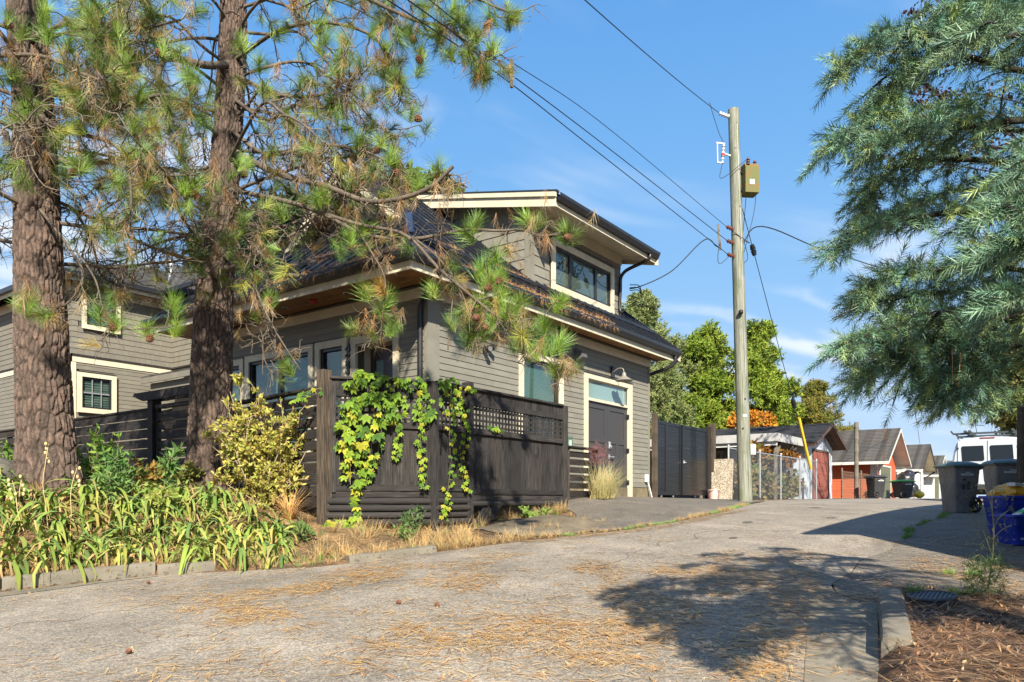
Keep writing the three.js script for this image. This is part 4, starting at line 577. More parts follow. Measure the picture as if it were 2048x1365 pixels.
// ---------------------------------------------------------------- garages up the lane
function gableGarage(o) { // gable faces the lane (+z); ridge runs away from it
  const t = thing('garage', o.label, 'garage'), { s0, s1, gf, gb, y0, eave, apex, ov, side } = o, mid = (s0 + s1) / 2;
  const wall = add('wall', flat([bx(s0, s1, y0, eave, gf - 0.12, gf), bx(s0, s0 + 0.12, y0, eave, gb, gf - 0.121), bx(s1 - 0.12, s1, y0, eave, gb, gf - 0.121), bx(s0 + 0.121, s1 - 0.121, y0, eave, gb, gb + 0.12)]), o.wall, t);
  const pk = eave + (apex - eave) * (s1 - s0) / (s1 - s0 + 2 * ov); add('gable', flat([prism([[s0, eave], [s1, eave], [mid, pk - 0.04]], gf - 0.1, gf - 0.001)]), o.gable || o.wall, t);
  const rf = add('roof', flat([slab([V(s0 - ov, eave - 0.02, gb), V(s0 - ov, eave - 0.02, gf + o.front), V(mid, apex - 0.05, gf + o.front), V(mid, apex - 0.05, gb)], 0.06), slab([V(s1 + ov, eave - 0.02, gb), V(s1 + ov, eave - 0.02, gf + o.front), V(mid, apex - 0.05, gf + o.front), V(mid, apex - 0.05, gb)], 0.06)]), o.under || M.white, t);
  shingleCourses(rf, (q) => [V(mix(s0 - ov - 0.03, mid, q), mix(eave - 0.02, apex, q) - 0.012, gb), V(mix(s0 - ov - 0.03, mid, q), mix(eave - 0.02, apex, q) - 0.012, gf + o.front + 0.02)], o.courses || 16, 0.02, o.shingles);
  shingleCourses(rf, (q) => [V(mix(s1 + ov + 0.03, mid, q), mix(eave - 0.02, apex, q) - 0.012, gf + o.front + 0.02), V(mix(s1 + ov + 0.03, mid, q), mix(eave - 0.02, apex, q) - 0.012, gb)], o.courses || 16, 0.02, o.shingles);
  for (const [a, b] of [[s0 - ov, -1], [s1 + ov, 1]]) { const F = gf + o.front, bt = o.barge || 0.2; add('barge_board', slab([V(a, eave - 0.03, F + 0.022), V(mid, apex - 0.03, F + 0.022), V(mid, apex - 0.03 - bt, F + 0.022), V(a, eave - 0.03 - bt * 0.8, F + 0.022)], 0.04), o.trim, t); if (o.bracket) add('bracket', bar(V(a - b * ov * 0.6, eave - 0.55, gf), V(a - b * 0.06, eave - 0.0, gf + o.front * 0.9), 0.09, 0.09), o.trim, t); }
  add('fascia', bx(s0 - ov - 0.02, s0 - ov + 0.02, eave - 0.2, eave - 0.03, gb, gf + o.front), o.fascia || o.trim, t);
  if (o.siding) sidingRun(wall, streetWedge(s0), o.siding, y0 + 0.05, eave - 0.1, gb, gf - 0.14, 0.17, []);
  if (o.corner) add('corner_board', flat([bx(s0 - 0.035, s0 + 0.001, y0, eave - 0.1, gf - 0.3, gf + 0.01), bx(s0, s0 + 0.3, y0, eave - 0.1, gf, gf + 0.03)]), o.trim, t);
  const dr = o.door, D = add('garage_door', bx(dr.a, dr.b, y0, dr.h, gf - 0.02, gf + 0.02), dr.m, t); const rows = dr.rows, cols = dr.cols, cw = (dr.b - dr.a) / cols, ch = (dr.h - y0) / rows;
  for (let i = 0; i < rows; i++) for (let j = 0; j < cols; j++) add('door_panel', rbx(dr.a + j * cw + 0.07, dr.a + (j + 1) * cw - 0.07, y0 + i * ch + 0.05, y0 + (i + 1) * ch - 0.05, gf + 0.012, gf + 0.034, 0.01), dr.m, D);
  add('door_trim', flat([bx(dr.a - 0.09, dr.a - 0.002, y0, dr.h + 0.09, gf, gf + 0.045), bx(dr.b + 0.002, dr.b + 0.09, y0, dr.h + 0.09, gf, gf + 0.045), bx(dr.a - 0.002, dr.b + 0.002, dr.h + 0.002, dr.h + 0.09, gf, gf + 0.045)]), dr.trim || o.trim, t);
  return t;
}
const peel = tex(512, 2.5, (u, v) => { const f = fbm(u * 10, v * 5, 5, 10, 5), s = vnoise(u * 60, v * 5, 60, 5, 3); const m = smooth(0.56, 0.66, f * 0.7 + s * 0.3); return [mix(218, 120, m) + 20 * (s - 0.5), mix(222, 116, m) + 20 * (s - 0.5), mix(228, 112, m) + 20 * (s - 0.5)]; });
const stucco = mat('peeling pale blue paint', 0.62, 0.66, 0.70, { map: peel, roughness: 0.85 }), redDoor = mat('faded red door', 0.30, 0.085, 0.055, { map: T.paint, roughness: 0.7 }), redSide = mat('red orange siding', 0.52, 0.105, 0.035, { map: T.paint, roughness: 0.7 }), trimW = mat('chalky white trim', 0.66, 0.64, 0.58, { map: T.paint, roughness: 0.7 }), brownTrim = mat('weathered brown barge', 0.2, 0.12, 0.09, woodO), greenDoor = mat('olive door', 0.14, 0.145, 0.085, { map: T.paint, roughness: 0.7 });
gableGarage({ label: 'old pale blue garage with peeling paint and a red panelled door', s0: 22.6, s1: 27.0, gf: -0.15, gb: -6, y0: 0.0, eave: 2.32, apex: 3.28, ov: 0.42, front: 0.55, wall: stucco, trim: brownTrim, under: brownTrim, shingles: dkV, barge: 0.13, courses: 12, door: { a: 23.75, b: 26.25, h: 2.05, rows: 4, cols: 4, m: redDoor } });
gableGarage({ label: 'red orange sided garage with white corner boards and a steep grey roof', s0: 36.7, s1: 42.7, gf: -0.1, gb: -7, y0: 0.0, eave: 2.15, apex: 4.2, ov: 0.75, front: 0.75, wall: redSide, gable: redSide, trim: trimW, shingles: shV, siding: variants(3, redSide, 0.12, 0.02), corner: true, bracket: true, courses: 22, door: { a: 37.7, b: 40.8, h: 1.9, rows: 4, cols: 4, m: greenDoor } });
gableGarage({ label: 'grey garage with dark barge boards behind the black bagged heap', s0: 48.6, s1: 54.0, gf: -0.1, gb: -7, y0: 0.0, eave: 2.1, apex: 3.95, ov: 0.7, front: 0.8, wall: M.white, gable: M.cream, trim: M.fence, under: M.cream, fascia: trimW, shingles: shV, bracket: true, courses: 20, door: { a: 49.6, b: 52.4, h: 1.9, rows: 4, cols: 4, m: M.white } });
gableGarage({ label: 'farthest small white garage with a grey roof up the lane', s0: 58.5, s1: 63.5, gf: -0.1, gb: -7, y0: 0.0, eave: 2.0, apex: 3.62, ov: 0.6, front: 0.6, wall: M.white, trim: trimW, shingles: shV, courses: 16, door: { a: 59.6, b: 62.4, h: 1.9, rows: 4, cols: 4, m: greenDoor } });
gableGarage({ label: 'pale garage at the end of the row beyond the others', s0: 68.5, s1: 73.5, gf: -0.1, gb: -7, y0: 0.02, eave: 2.0, apex: 3.62, ov: 0.6, front: 0.6, wall: M.white, trim: trimW, shingles: shV, courses: 12, door: { a: 69.6, b: 72.4, h: 1.9, rows: 4, cols: 4, m: greenDoor } });
{ // flat-roofed carport in front of the pale blue garage
  const t = thing('carport', 'old flat-roofed white carport leaning on the pale blue garage', 'carport'), gw = mat('grey white fascia paint', 0.46, 0.45, 0.43, { map: T.paint, roughness: 0.85 });
  add('fascia', bx(18.5, 18.55, 2.12, 2.42, -6, 0.0, 'z'), gw, t); add('fascia', bx(18.551, 22.2, 2.12, 2.42, -0.05, 0.001, 'x'), gw, t); add('drip_board', bx(18.6, 18.66, 1.98, 2.11, -6, -0.06, 'z'), M.white, t); add('roof_deck', bx(18.56, 22.5, 2.36, 2.43, -6, -0.06), darkShingle, t); add('ceiling', bx(18.6, 22.5, 2.12, 2.14, -6, -0.07), M.greyWood, t);
  for (const [x, z] of [[18.7, -0.15], [20.6, -0.12], [18.7, -3]]) { add('post', bx(x, x + 0.1, -0.1, 2.12, z - 0.05, z + 0.05, 'y'), M.greyWood, t); add('brace', bar(V(x + 0.05, 1.5, z), V(x + 0.6, 2.1, z), 0.07, 0.07), M.greyWood, t); }
  add('rear_wall', bx(18.6, 22.5, 0, 2.12, -6, -5.9), M.greyWood, t);
}
{ // chain-link fence
  const t = thing('chain_link_fence', 'rusty chain-link fence with steel posts in front of the flat-roofed carport', 'fence'), x0 = 12.3, x1 = 21.9, g = 0.5, y1 = 1.5;
  const gs = [], d = 0.1, w = 0.0065; const wire = (a, b) => { const q = new THREE.PlaneGeometry(w, a.distanceTo(b)); const dd = b.clone().sub(a).normalize(); q.rotateZ(Math.atan2(dd.y, dd.x) - Math.PI / 2); q.translate((a.x + b.x) / 2, (a.y + b.y) / 2, g); gs.push(q.toNonIndexed()); };
  const H = y1 - 0.05; for (let x = x0 - H; x < x1; x += d) { for (const dir of [1, -1]) { const a = Math.max(x0, x), b = Math.min(x1, x + H); if (b - a < 0.02) continue; const ya = dir > 0 ? 0.02 + (a - x) : 0.02 + H - (a - x), yb = dir > 0 ? 0.02 + (b - x) : 0.02 + H - (b - x); wire(V(a, ya, 0), V(b, yb, 0)); } }
  const mesh = add('wire_mesh', mergeGeometries(gs), M.steel, t); mesh.userData.kind = 'stuff';
  for (const x of [12.3, 13.9, 15.1, 17.3, 19.6, 21.9]) { const p = add('post', cyl(V(x, -0.1, g - 0.03), V(x, y1 + 0.06, g - 0.03), 0.03, 0.03, 10), M.steel, t); add('post_cap', new THREE.SphereGeometry(0.036, 10, 6).translate(x, y1 + 0.07, g - 0.03), M.steel, p); }
  add('top_rail', cyl(V(x0, y1, g - 0.02), V(x1, y1, g - 0.02), 0.02, 0.02, 8), M.steel, t);
}
{ // exposed-aggregate slab leaning on the post
  const pb = tex(512, 0.7, (u, v) => { const [a, e] = stone(u, v, 26, 91); const k = e < 0.13 ? 0.5 : 0.75 + 0.5 * a; return [232 * k, 222 * k, 205 * k]; }), pbb = tex(512, 0.7, (u, v) => clamp(stone(u, v, 26, 91)[1] * 2.5, 0, 1), false);
  const t = thing('aggregate_slab', 'pebbled exposed-aggregate concrete slab leaning beside the gate post', 'paving slab', [11.98, 0.0, 0.37], R90); const g = rbx(-0.32, 0.32, 0, 1.18, -0.04, 0.04, 0.012); g.rotateX(-0.1); add('slab', g, mat('exposed aggregate', 0.72, 0.66, 0.58, { map: pb, bumpMap: pbb, bumpScale: 0.012, roughness: 0.9 }), t);
  const pot = thing('plant_pot', 'small empty pale pink square plant pot at the foot of the aggregate slab', 'pot', [11.78, 0.0, 0.22]); const pk = mat('pale pink plastic', 0.72, 0.46, 0.40, { roughness: 0.6 }); const q = new THREE.CylinderGeometry(0.19, 0.15, 0.27, 4, 1, true).rotateY(Math.PI / 4).translate(0, 0.14, 0); add('pot_body', q, pk, pot); add('pot_rim', new THREE.TorusGeometry(0.19, 0.014, 6, 4).rotateX(Math.PI / 2).rotateY(0).translate(0, 0.275, 0), pk, pot); add('pot_base', new THREE.CircleGeometry(0.15, 4).rotateX(-Math.PI / 2).rotateY(Math.PI / 4).translate(0, 0.012, 0), M.room, pot);
  const bk = thing('black_crate', 'low black plastic crate on the ground right of the utility pole', 'crate', [10.4, 0.0, 1.55], 0.2); const bp = mat('black plastic', 0.02, 0.02, 0.021, { roughness: 0.5 }); add('crate_side', flat([rbx(-0.25, 0.25, 0, 0.3, 0.16, 0.18, 0.005), rbx(-0.25, 0.25, 0, 0.3, -0.18, -0.16, 0.005), rbx(-0.25, -0.23, 0, 0.3, -0.16, 0.16, 0.005), rbx(0.23, 0.25, 0, 0.3, -0.16, 0.16, 0.005), bx(-0.23, 0.23, 0, 0.02, -0.16, 0.16)]), bp, bk); add('crate_rim', flat([rbx(-0.27, 0.27, 0.29, 0.32, 0.16, 0.2, 0.006), rbx(-0.27, 0.27, 0.29, 0.32, -0.2, -0.16, 0.006)]), bp, bk); add('crate_handle', tube([V(-0.1, 0.31, 0.18), V(-0.1, 0.38, 0.18), V(0.1, 0.38, 0.18), V(0.1, 0.31, 0.18)], 0.014, 0.014, 8), bp, bk);
}
{ // short wooden stub pole with wire fence, by the red garage
  const t = thing('wooden_stub_pole', 'weathered wooden stub pole in front of the red orange garage', 'post', [29.8, 0, 0.3]); add('shaft', cyl(V(0, -0.2, 0), V(0, 3.72, 0), 0.105, 0.1, 12), M.greyWood, t); add('bolt', cyl(V(-0.13, 3.5, 0), V(0.13, 3.5, 0), 0.02, 0.02, 8), M.steel, t);
  const f = thing('low_wire_fence', 'low rusty wire fence between the pale blue and red garages', 'fence'); const g = []; for (let i = 0; i < 9; i++) g.push(bx(27.4, 35.6, 0.15 + i * 0.14, 0.165 + i * 0.14, 0.19, 0.2)); for (let x = 27.4; x < 35.6; x += 0.16) g.push(bx(x, x + 0.014, 0.02, 1.32, 0.201, 0.21)); add('wire_mesh', flat(g), mat('rusty wire', 0.2, 0.12, 0.08, { roughness: 0.8 }), f).userData.kind = 'stuff'; for (const x of [27.5, 31.5, 35.5]) add('post', cyl(V(x, -0.1, 0.16), V(x, 1.45, 0.16), 0.04, 0.04, 8), M.greyWood, f);
}
{ // garage on the right, outside the frame: its roof shades the lane
  const t = thing('garage', 'plain dark garage on the right of the lane, its eave just out of view', 'garage'), y0 = -0.6;
  const c = V(-1.87, 2.57, 8.5), L = 13.5; add('roof', flat([slab([c, V(c.x + L, c.y, c.z), V(c.x + L, c.y + 1.4, c.z + 3.4), V(c.x, c.y + 1.4, c.z + 3.4)], 0.08), slab([V(c.x, c.y, c.z + 6.8), V(c.x + L, c.y, c.z + 6.8), V(c.x + L, c.y + 1.4, c.z + 3.4), V(c.x, c.y + 1.4, c.z + 3.4)], 0.08)]), darkShingle, t);
  add('wall', bx(c.x + 0.4, c.x + L - 0.4, y0 - 0.6, c.y - 0.05, c.z + 0.55, c.z + 6.3), M.nbSiding, t);
}
// ---------------------------------------------------------------- utility pole, wires
const wires = [];
function cable(name, label, cat, pts, r, m = M.cable, group) { return tag(add(name, tube(pts, r, r, 6, Math.max(12, pts.length * 8)), m), label, cat, group); }
const sagLine = (a, b, sag, n = 14) => Array.from({ length: n + 1 }, (_, i) => a.clone().lerp(b, i / n).add(V(0, -sag * 4 * (i / n) * (1 - i / n), 0)));
const LFT = V(-0.5934, 0, -0.8049), FWD = V(-0.8049, 0, 0.5934), LF = (a, b, y = 0) => LFT.clone().multiplyScalar(a).addScaledVector(FWD, b).setY(y);
const PB = V(8.81, 0, 2.175), PT = V(8.64, 9.38, 1.944), onPole = (y) => PB.clone().lerp(PT, (y - PB.y) / (PT.y - PB.y));
{
  const p = thing('utility_pole', 'tall weathered wooden utility pole with a rusty green transformer box', 'utility pole', [PB.x, 0, PB.z]); const L = (v) => v.clone().sub(V(PB.x, 0, PB.z));
  add('shaft', cyl(L(onPole(-0.2)), L(onPole(9.37)), 0.165, 0.125, 18), M.pole, p);
  add('conduit', tube([L(onPole(0.0)).add(V(0.16, 0, 0.06)), L(onPole(2.6)).add(V(0.15, 0, 0.055)), L(onPole(3.4)).add(V(0.145, 0, 0.05))], 0.028, 0.028, 10), M.white, p);
  add('meter_box', rbx(0.13, 0.26, 1.08, 1.34, 0.06, 0.17, 0.012), M.white, p);
  // transformer: a shield-shaped steel can on a bracket to the right of the pole
  const olive = tex(256, 0.5, (u, v) => { const f = fbm(u * 5, v * 4, 5, 5, 4), s = vnoise(u * 30, v * 3, 30, 3, 4); const r = smooth(0.45, 0.62, f * 0.7 + 0.3 * s); return [mix(122, 150, r), mix(124, 112, r), mix(60, 48, r)]; });
  const om = mat('rusty olive steel', 0.52, 0.55, 0.55, { map: olive, roughness: 0.7 }); const tc = L(onPole(7.62)).add(LF(-0.30, 0.10));
  const tf = add('transformer', flat([prism([[-0.17, -0.34], [0.17, -0.34], [0.17, 0.26], [0.1, 0.36], [-0.1, 0.36], [-0.17, 0.26]], -0.17, 0.17).rotateY(0.75).translate(tc.x, tc.y, tc.z)]), om, p);
  add('transformer_plate', rbx(-0.07, 0.05, -0.1, 0.02, 0.172, 0.18, 0.006).rotateY(-0.25 - 0.57).translate(tc.x - 0.0, tc.y - 0.06, tc.z), M.white, tf);
  add('bracket', flat([bar(L(onPole(7.8)), tc.clone().add(V(-0.1, 0.2, -0.1)), 0.05, 0.05, false), bar(L(onPole(7.4)), tc.clone().add(V(-0.1, -0.24, -0.1)), 0.05, 0.05, false)]), M.black, p);
  const brown = mat('brown porcelain', 0.13, 0.04, 0.025, { roughness: 0.25 }), pale = mat('grey porcelain', 0.55, 0.55, 0.53, { roughness: 0.25 });
  const insul = (a, b, n, r) => { const d = b.clone().sub(a), gs = []; for (let i = 0; i < n; i++) gs.push(cyl(a.clone().addScaledVector(d, (i + 0.1) / n), a.clone().addScaledVector(d, (i + 0.65) / n), r, r * 0.8, 12)); gs.push(cyl(a, b, r * 0.45, r * 0.45, 8)); return flat(gs); };
  for (const o of [V(-0.16, 0.38, 0.02), V(0.08, 0.38, 0.1), V(0.16, 0.34, -0.08)]) add('bushing', insul(tc.clone().add(o).add(V(0, -0.06, 0)), tc.clone().add(o).add(V(0, 0.1, 0)), 3, 0.045), brown, tf);
  const top = L(onPole(9.18)); add('insulator', insul(top.clone().add(LF(0.36, 0.05, 0.08)), top.clone().add(LF(0.1, 0.02, 0.0)), 4, 0.055), pale, p);
  const cut = L(onPole(8.0)); add('cutout_fuse', flat([insul(cut.clone().add(LF(0.34, 0.12, 0.02)), cut.clone().add(LF(0.30, 0.10, 0.5)), 6, 0.036), cyl(cut.clone().add(LF(0.46, 0.15, 0.04)), cut.clone().add(LF(0.47, 0.15, 0.5)), 0.014, 0.014, 8), bar(cut.clone().add(LF(0.28, 0.1, 0.5)), cut.clone().add(LF(0.5, 0.15, 0.5)), 0.03, 0.03, false), bar(cut.clone().add(LF(0.33, 0.12, 0.03)), cut.clone().add(LF(0.47, 0.15, 0.03)), 0.03, 0.03, false), bar(cut.clone().add(V(0, 0.22, 0)), cut.clone().add(LF(0.31, 0.1, 0.27)), 0.035, 0.035, false)]), pale, p); add('fuse_band', cyl(cut.clone().add(LF(0.328, 0.113, 0.2)), cut.clone().add(LF(0.322, 0.11, 0.26)), 0.042, 0.042, 12), mat('red band', 0.45, 0.04, 0.03), p);
  for (const y of [6.45, 6.12, 5.8]) { const q = L(onPole(y)); add('spool_insulator', insul(q.clone().add(LF(0.12, 0.1, 0)), q.clone().add(LF(0.3, 0.14, 0.06)), 3, 0.05), brown, p); }
  add('cable_spreader', bar(L(onPole(6.55)).add(LF(0.5, 0.15)), L(onPole(5.95)).add(LF(0.46, 0.15)), 0.05, 0.03), M.greyWood, p);
  const drop = (a, b, c, r = 0.008) => add('jumper_wire', tube([a, b, c], r, r, 5, 10), M.cable, p); const at0 = (o) => tc.clone().add(o);
  drop(at0(V(0.16, 0.42, -0.08)), at0(V(0.55, -0.5, -0.3)), L(onPole(6.15)).add(V(0.15, 0, 0.05))); drop(at0(V(0.08, 0.46, 0.1)), at0(V(0.42, -0.4, 0.0)), L(onPole(5.95)).add(V(0.14, 0, 0.1))); drop(at0(V(-0.16, 0.46, 0.02)), L(onPole(7.9)).add(LF(0.4, 0.15, -0.25)), cut.clone().add(LF(0.34, 0.12, 0.02))); drop(cut.clone().add(LF(0.30, 0.10, 0.52)), L(onPole(8.75)).add(LF(0.38, 0.08, 0)), top.clone().add(LF(0.62, 0.15, 0.28)));
  drop(L(onPole(6.3)).add(V(0.12, 0, 0.1)), L(onPole(6.0)).add(V(0.42, -0.1, 0.1)), L(onPole(5.7)).add(V(0.14, 0, 0.1))); drop(L(onPole(6.4)).add(LF(0.14, 0.12)), L(onPole(6.2)).add(V(0.0, -0.1, 0.3)), L(onPole(6.25)).add(V(0.16, 0, 0.1))); drop(L(onPole(5.9)).add(LF(0.14, 0.12)), L(onPole(5.62)).add(LF(0.5, 0.15)), L(onPole(6.3)).add(LF(0.46, 0.15)));
  add('ground_wire', tube([L(onPole(0.0)).add(LF(-0.06, 0.158)), L(onPole(3)).add(LF(-0.05, 0.148)), L(onPole(6)).add(LF(-0.05, 0.138)), L(onPole(9)).add(LF(-0.04, 0.125))], 0.006, 0.006, 5), M.aluminium, p); for (const [y, q] of [[1.7, 0.05], [2.4, -0.02], [7.0, -0.05], [8.4, 0.02], [9.0, -0.04]]) add('bolt', new THREE.CylinderGeometry(0.022, 0.022, 0.03, 8).rotateX(Math.PI / 2).rotateY(-0.93).translate(...L(onPole(y)).add(LF(q, 0.155 - y * 0.004)).toArray()), M.black, p); add('pole_tag', rbx(-0.05, 0.05, -0.03, 0.03, -0.004, 0.004, 0.003).rotateY(-0.93).translate(...L(onPole(2.0)).add(LF(0, 0.158)).toArray()), M.aluminium, p);
  add('tag_ball', new THREE.SphereGeometry(0.06, 12, 8).translate(...L(onPole(4.45)).add(V(-0.2, 0, 0.1)).toArray()), M.cable, p);
}
{
  const ins = onPole(9.18).add(LF(0.36, 0.05, 0.08)), far = at(1120, -45, 9); cable('overhead_wire', 'single thin overhead wire running from top centre to the pole top', 'wire', sagLine(far, ins, 0.05), 0.008);
  const trip = [[6.45, at(985, 98, 10.0), at(700, -130, 7)], [6.12, at(985, 122, 10.0), at(690, -90, 7)], [5.8, at(985, 140, 10.0), at(680, -62, 7)]];
  trip.forEach(([y, m, e], i) => { const a = onPole(y).add(LF(0.3, 0.14, 0.06)); cable('overhead_wire', ['uppermost of the three parallel wires crossing the sky to the pole', 'middle of the three parallel wires crossing the sky to the pole', 'lowest of the three parallel wires crossing the sky to the pole'][i], 'wire', [e, m, at(1180, [228, 268, 292][i], 13), a], i === 0 ? 0.006 : 0.008); });
  const sp = thing('wire_spacer', 'small grey wooden spacer bar hung across the three sky wires', 'spacer', at(1023, 172, 10.4).toArray()); add('spacer_bar', bar(V(0, -0.02, 0), V(0, 0.36, 0), 0.035, 0.05), M.greyWood, sp); add('spacer_clip', flat([bar(V(-0.03, 0.3, 0), V(0.1, 0.24, 0.02), 0.008, 0.008, false), bar(V(-0.06, 0.06, 0), V(0.06, 0.14, 0.02), 0.008, 0.008, false)]), M.steel, sp);
  const hk = V(7.6, 5.2, -0.3); cable('service_cable', 'black service cable drooping from the pole to the dormer corner', 'wire', [onPole(6.1).add(LF(0.45, 0.15, -0.1)), at(1432, 492, 18.1), at(1415, 478, 18.2), at(1340, 545, 18.3), at(1275, 575, 18.45), hk], 0.013);
  for (let i = 0; i < 3; i++) tag(add('drip_loop', tube([hk.clone().add(V(0.0, 0.1 - i * 0.07, 0.02)), hk.clone().add(V(0.32, 0.12 - i * 0.06, 0.12)), hk.clone().add(V(0.36, -0.16 - i * 0.1, 0.14)), hk.clone().add(V(-0.02, -0.16 - i * 0.08, 0.0))], 0.011, 0.011, 6, 16), M.cable), ['uppermost black drip loop of service cable at the dormer corner', 'middle black drip loop of service cable at the dormer corner', 'lowest black drip loop of service cable at the dormer corner'][i], 'cable loop', 'drip loops at the service entrance');
  cable('overhead_wire', 'black overhead cable leaving the pole to the right edge', 'wire', [onPole(6.2).add(V(0.14, 0, 0.1)), at(1510, 455, 18.5), at(1640, 497, 22), at(1795, 548, 27), at(2000, 620, 36), at(2200, 690, 46)], 0.015);
  const gb = at(1622, 938, 22), gt = onPole(7.6); const gi = gt.clone().lerp(gb, 0.2), gj = gt.clone().lerp(gb, 0.735);
  cable('guy_wire', 'thin steel guy wire slanting from the pole down to the yellow guard', 'wire', [gt, gi, gj, gb.clone().add(V(0, -0.9, 0).multiplyScalar(0.0))], 0.009, M.cable);
  for (const [q, l] of [[gi, 'upper black strain insulator on the guy wire'], [gj, 'lower black strain insulator on the guy wire, in front of the olive tree']]) { const o = thing('strain_insulator', l, 'insulator', q.toArray()); const d = gb.clone().sub(gt).normalize(); add('insulator_body', flat([cyl(d.clone().multiplyScalar(-0.14), d.clone().multiplyScalar(-0.02), 0.05, 0.07, 10), cyl(d.clone().multiplyScalar(0.02), d.clone().multiplyScalar(0.14), 0.07, 0.05, 10)]), M.cable, o); }
  const gd = gb.clone().sub(gt).normalize(), g0 = at(1598, 836, 21.3), yl = tag(add('guy_guard', tube([g0, at(1609, 885, 21.6), gb], 0.045, 0.042, 10, 8), mat('yellow plastic', 0.58, 0.41, 0.02, { roughness: 0.5 })), 'yellow plastic guy wire guard leaning in front of the carport', 'guy guard');
}
// ---------------------------------------------------------------- carts, boxes, van
function textTex(lines, w, h, bg, opts = {}) {
  const c = document.createElement('canvas'); c.width = w; c.height = h; const x = c.getContext('2d'); x.fillStyle = bg; x.fillRect(0, 0, w, h);
  for (const [t, px, py, size, col, rot, weight] of lines) { x.save(); x.translate(px, py); if (rot) x.rotate(rot); x.fillStyle = col; x.font = (weight || 'bold') + ' ' + size + 'px sans-serif'; x.textAlign = 'center'; x.textBaseline = 'middle'; x.fillText(t, 0, 0); x.restore(); }
  const t = new THREE.CanvasTexture(c); t.colorSpace = THREE.SRGBColorSpace; return t;
}
function taper(w0, d0, w1, d1, h, seg = 1, r = 0.05) { // open rounded-rectangle bucket, wider at the top
  const ring = (w, d, y) => { const o = [], n = 5; for (const [sx, sz, a0] of [[1, 1, 0], [-1, 1, 1], [-1, -1, 2], [1, -1, 3]]) for (let i = 0; i <= n; i++) { const a = (a0 + i / n) * Math.PI / 2; o.push([sx * (w / 2 - r) + Math.cos(a) * r, y, sz * (d / 2 - r) + Math.sin(a) * r]); } return o; };
  const rings = [ring(w0, d0, 0), ring(mix(w0, w1, 0.62), mix(d0, d1, 0.62), h * 0.62), ring(mix(w0, w1, 0.63) + 0.012, mix(d0, d1, 0.63) + 0.012, h * 0.64), ring(w1, d1, h)], n = rings[0].length, pos = rings.flat(2), idx = [];
  for (let j = 0; j < rings.length - 1; j++) for (let i = 0; i < n; i++) { const a = j * n + i, b = j * n + (i + 1) % n; idx.push(a, a + n, b, b, a + n, b + n); }
  pos.push(0, 0, 0); const c = rings.length * n; for (let i = 0; i < n; i++) idx.push(c, i, (i + 1) % n);
  const g = new THREE.BufferGeometry(); g.setAttribute('position', new THREE.Float32BufferAttribute(pos, 3)); g.setIndex(idx); const q = toCreasedNormals(g, 0.9); return metricUV(q);
}
const gp = tex(256, 0.6, (u, v) => { const k = 0.85 + 0.25 * (fbm(u * 8, v * 5, 5, 8, 5) - 0.5) + 0.08 * (hash(Math.floor(u * 256), Math.floor(v * 256), 3) - 0.5); return [245 * k, 245 * k, 245 * k]; });
function cart(label, pos, turn, scale, body, lid, decal) { // wheeled refuse cart: front faces local +x, wheels at the back (-x)
  const t = thing('wheeled_bin', label, 'bin', pos, turn); t.scale.setScalar(scale);
  const B = add('bin_body', taper(0.52, 0.44, 0.68, 0.58, 0.96), body, t); add('rim', flat([rbx(-0.365, 0.365, 0.93, 0.975, 0.285, 0.315, 0.01), rbx(-0.365, 0.365, 0.93, 0.975, -0.315, -0.285, 0.01), rbx(0.335, 0.365, 0.93, 0.975, -0.285, 0.285, 0.01), rbx(-0.365, -0.335, 0.93, 0.975, -0.285, 0.285, 0.01)]), body, B);
  const lg = new THREE.SphereGeometry(0.5, 24, 10, 0, Math.PI * 2, 0, Math.PI / 2); lg.scale(0.80, 0.2, 0.68); const P = lg.attributes.position; for (let i = 0; i < P.count; i++) { const x = P.getX(i), z = P.getZ(i), a = Math.pow(Math.pow(Math.abs(x) / 0.40, 4) + Math.pow(Math.abs(z) / 0.34, 4), 0.25), b = Math.hypot(x / 0.40, z / 0.34); const k = a > 1e-3 ? b / a : 1; P.setX(i, x * k); P.setZ(i, z * k); } lg.computeVertexNormals(); lg.translate(0.0, 0.975, 0);
  const Ld = add('lid', flat([lg, rbx(-0.40, 0.41, 0.955, 0.985, -0.345, 0.345, 0.012)]), lid, t); add('handle', flat([cyl(V(-0.44, 0.93, -0.24), V(-0.44, 0.93, 0.24), 0.018, 0.018, 10), bar(V(-0.44, 0.93, -0.2), V(-0.34, 0.9, -0.2), 0.03, 0.05, false), bar(V(-0.44, 0.93, 0.2), V(-0.34, 0.9, 0.2), 0.03, 0.05, false)]), body, t);
  const rub = mat('black rubber', 0.018, 0.018, 0.018, { roughness: 0.8 }); for (const z of [-0.27, 0.27]) { const w = add('wheel', new THREE.TorusGeometry(0.13, 0.035, 10, 26).translate(-0.22, 0.16, z), rub, t); const sp = [cyl(V(-0.22, 0.16, z - 0.03), V(-0.22, 0.16, z + 0.03), 0.045, 0.045, 14)]; for (let i = 0; i < 6; i++) { const a = i * Math.PI / 3; sp.push(bar(V(-0.22, 0.16, z), V(-0.22 + 0.11 * Math.cos(a), 0.16 + 0.11 * Math.sin(a), z), 0.03, 0.025, false)); } add('wheel_hub', flat(sp), rub, w); add('wheel_cap', cyl(V(-0.22, 0.16, z - 0.034), V(-0.22, 0.16, z + 0.034), 0.014, 0.014, 10), M.steel, w); }
  if (decal) { const g = new THREE.PlaneGeometry(0.42, 0.52); g.rotateX(0.073); g.translate(0.02, 0.62, 0.278); add('print', g, decal, t); }
  return t;
}
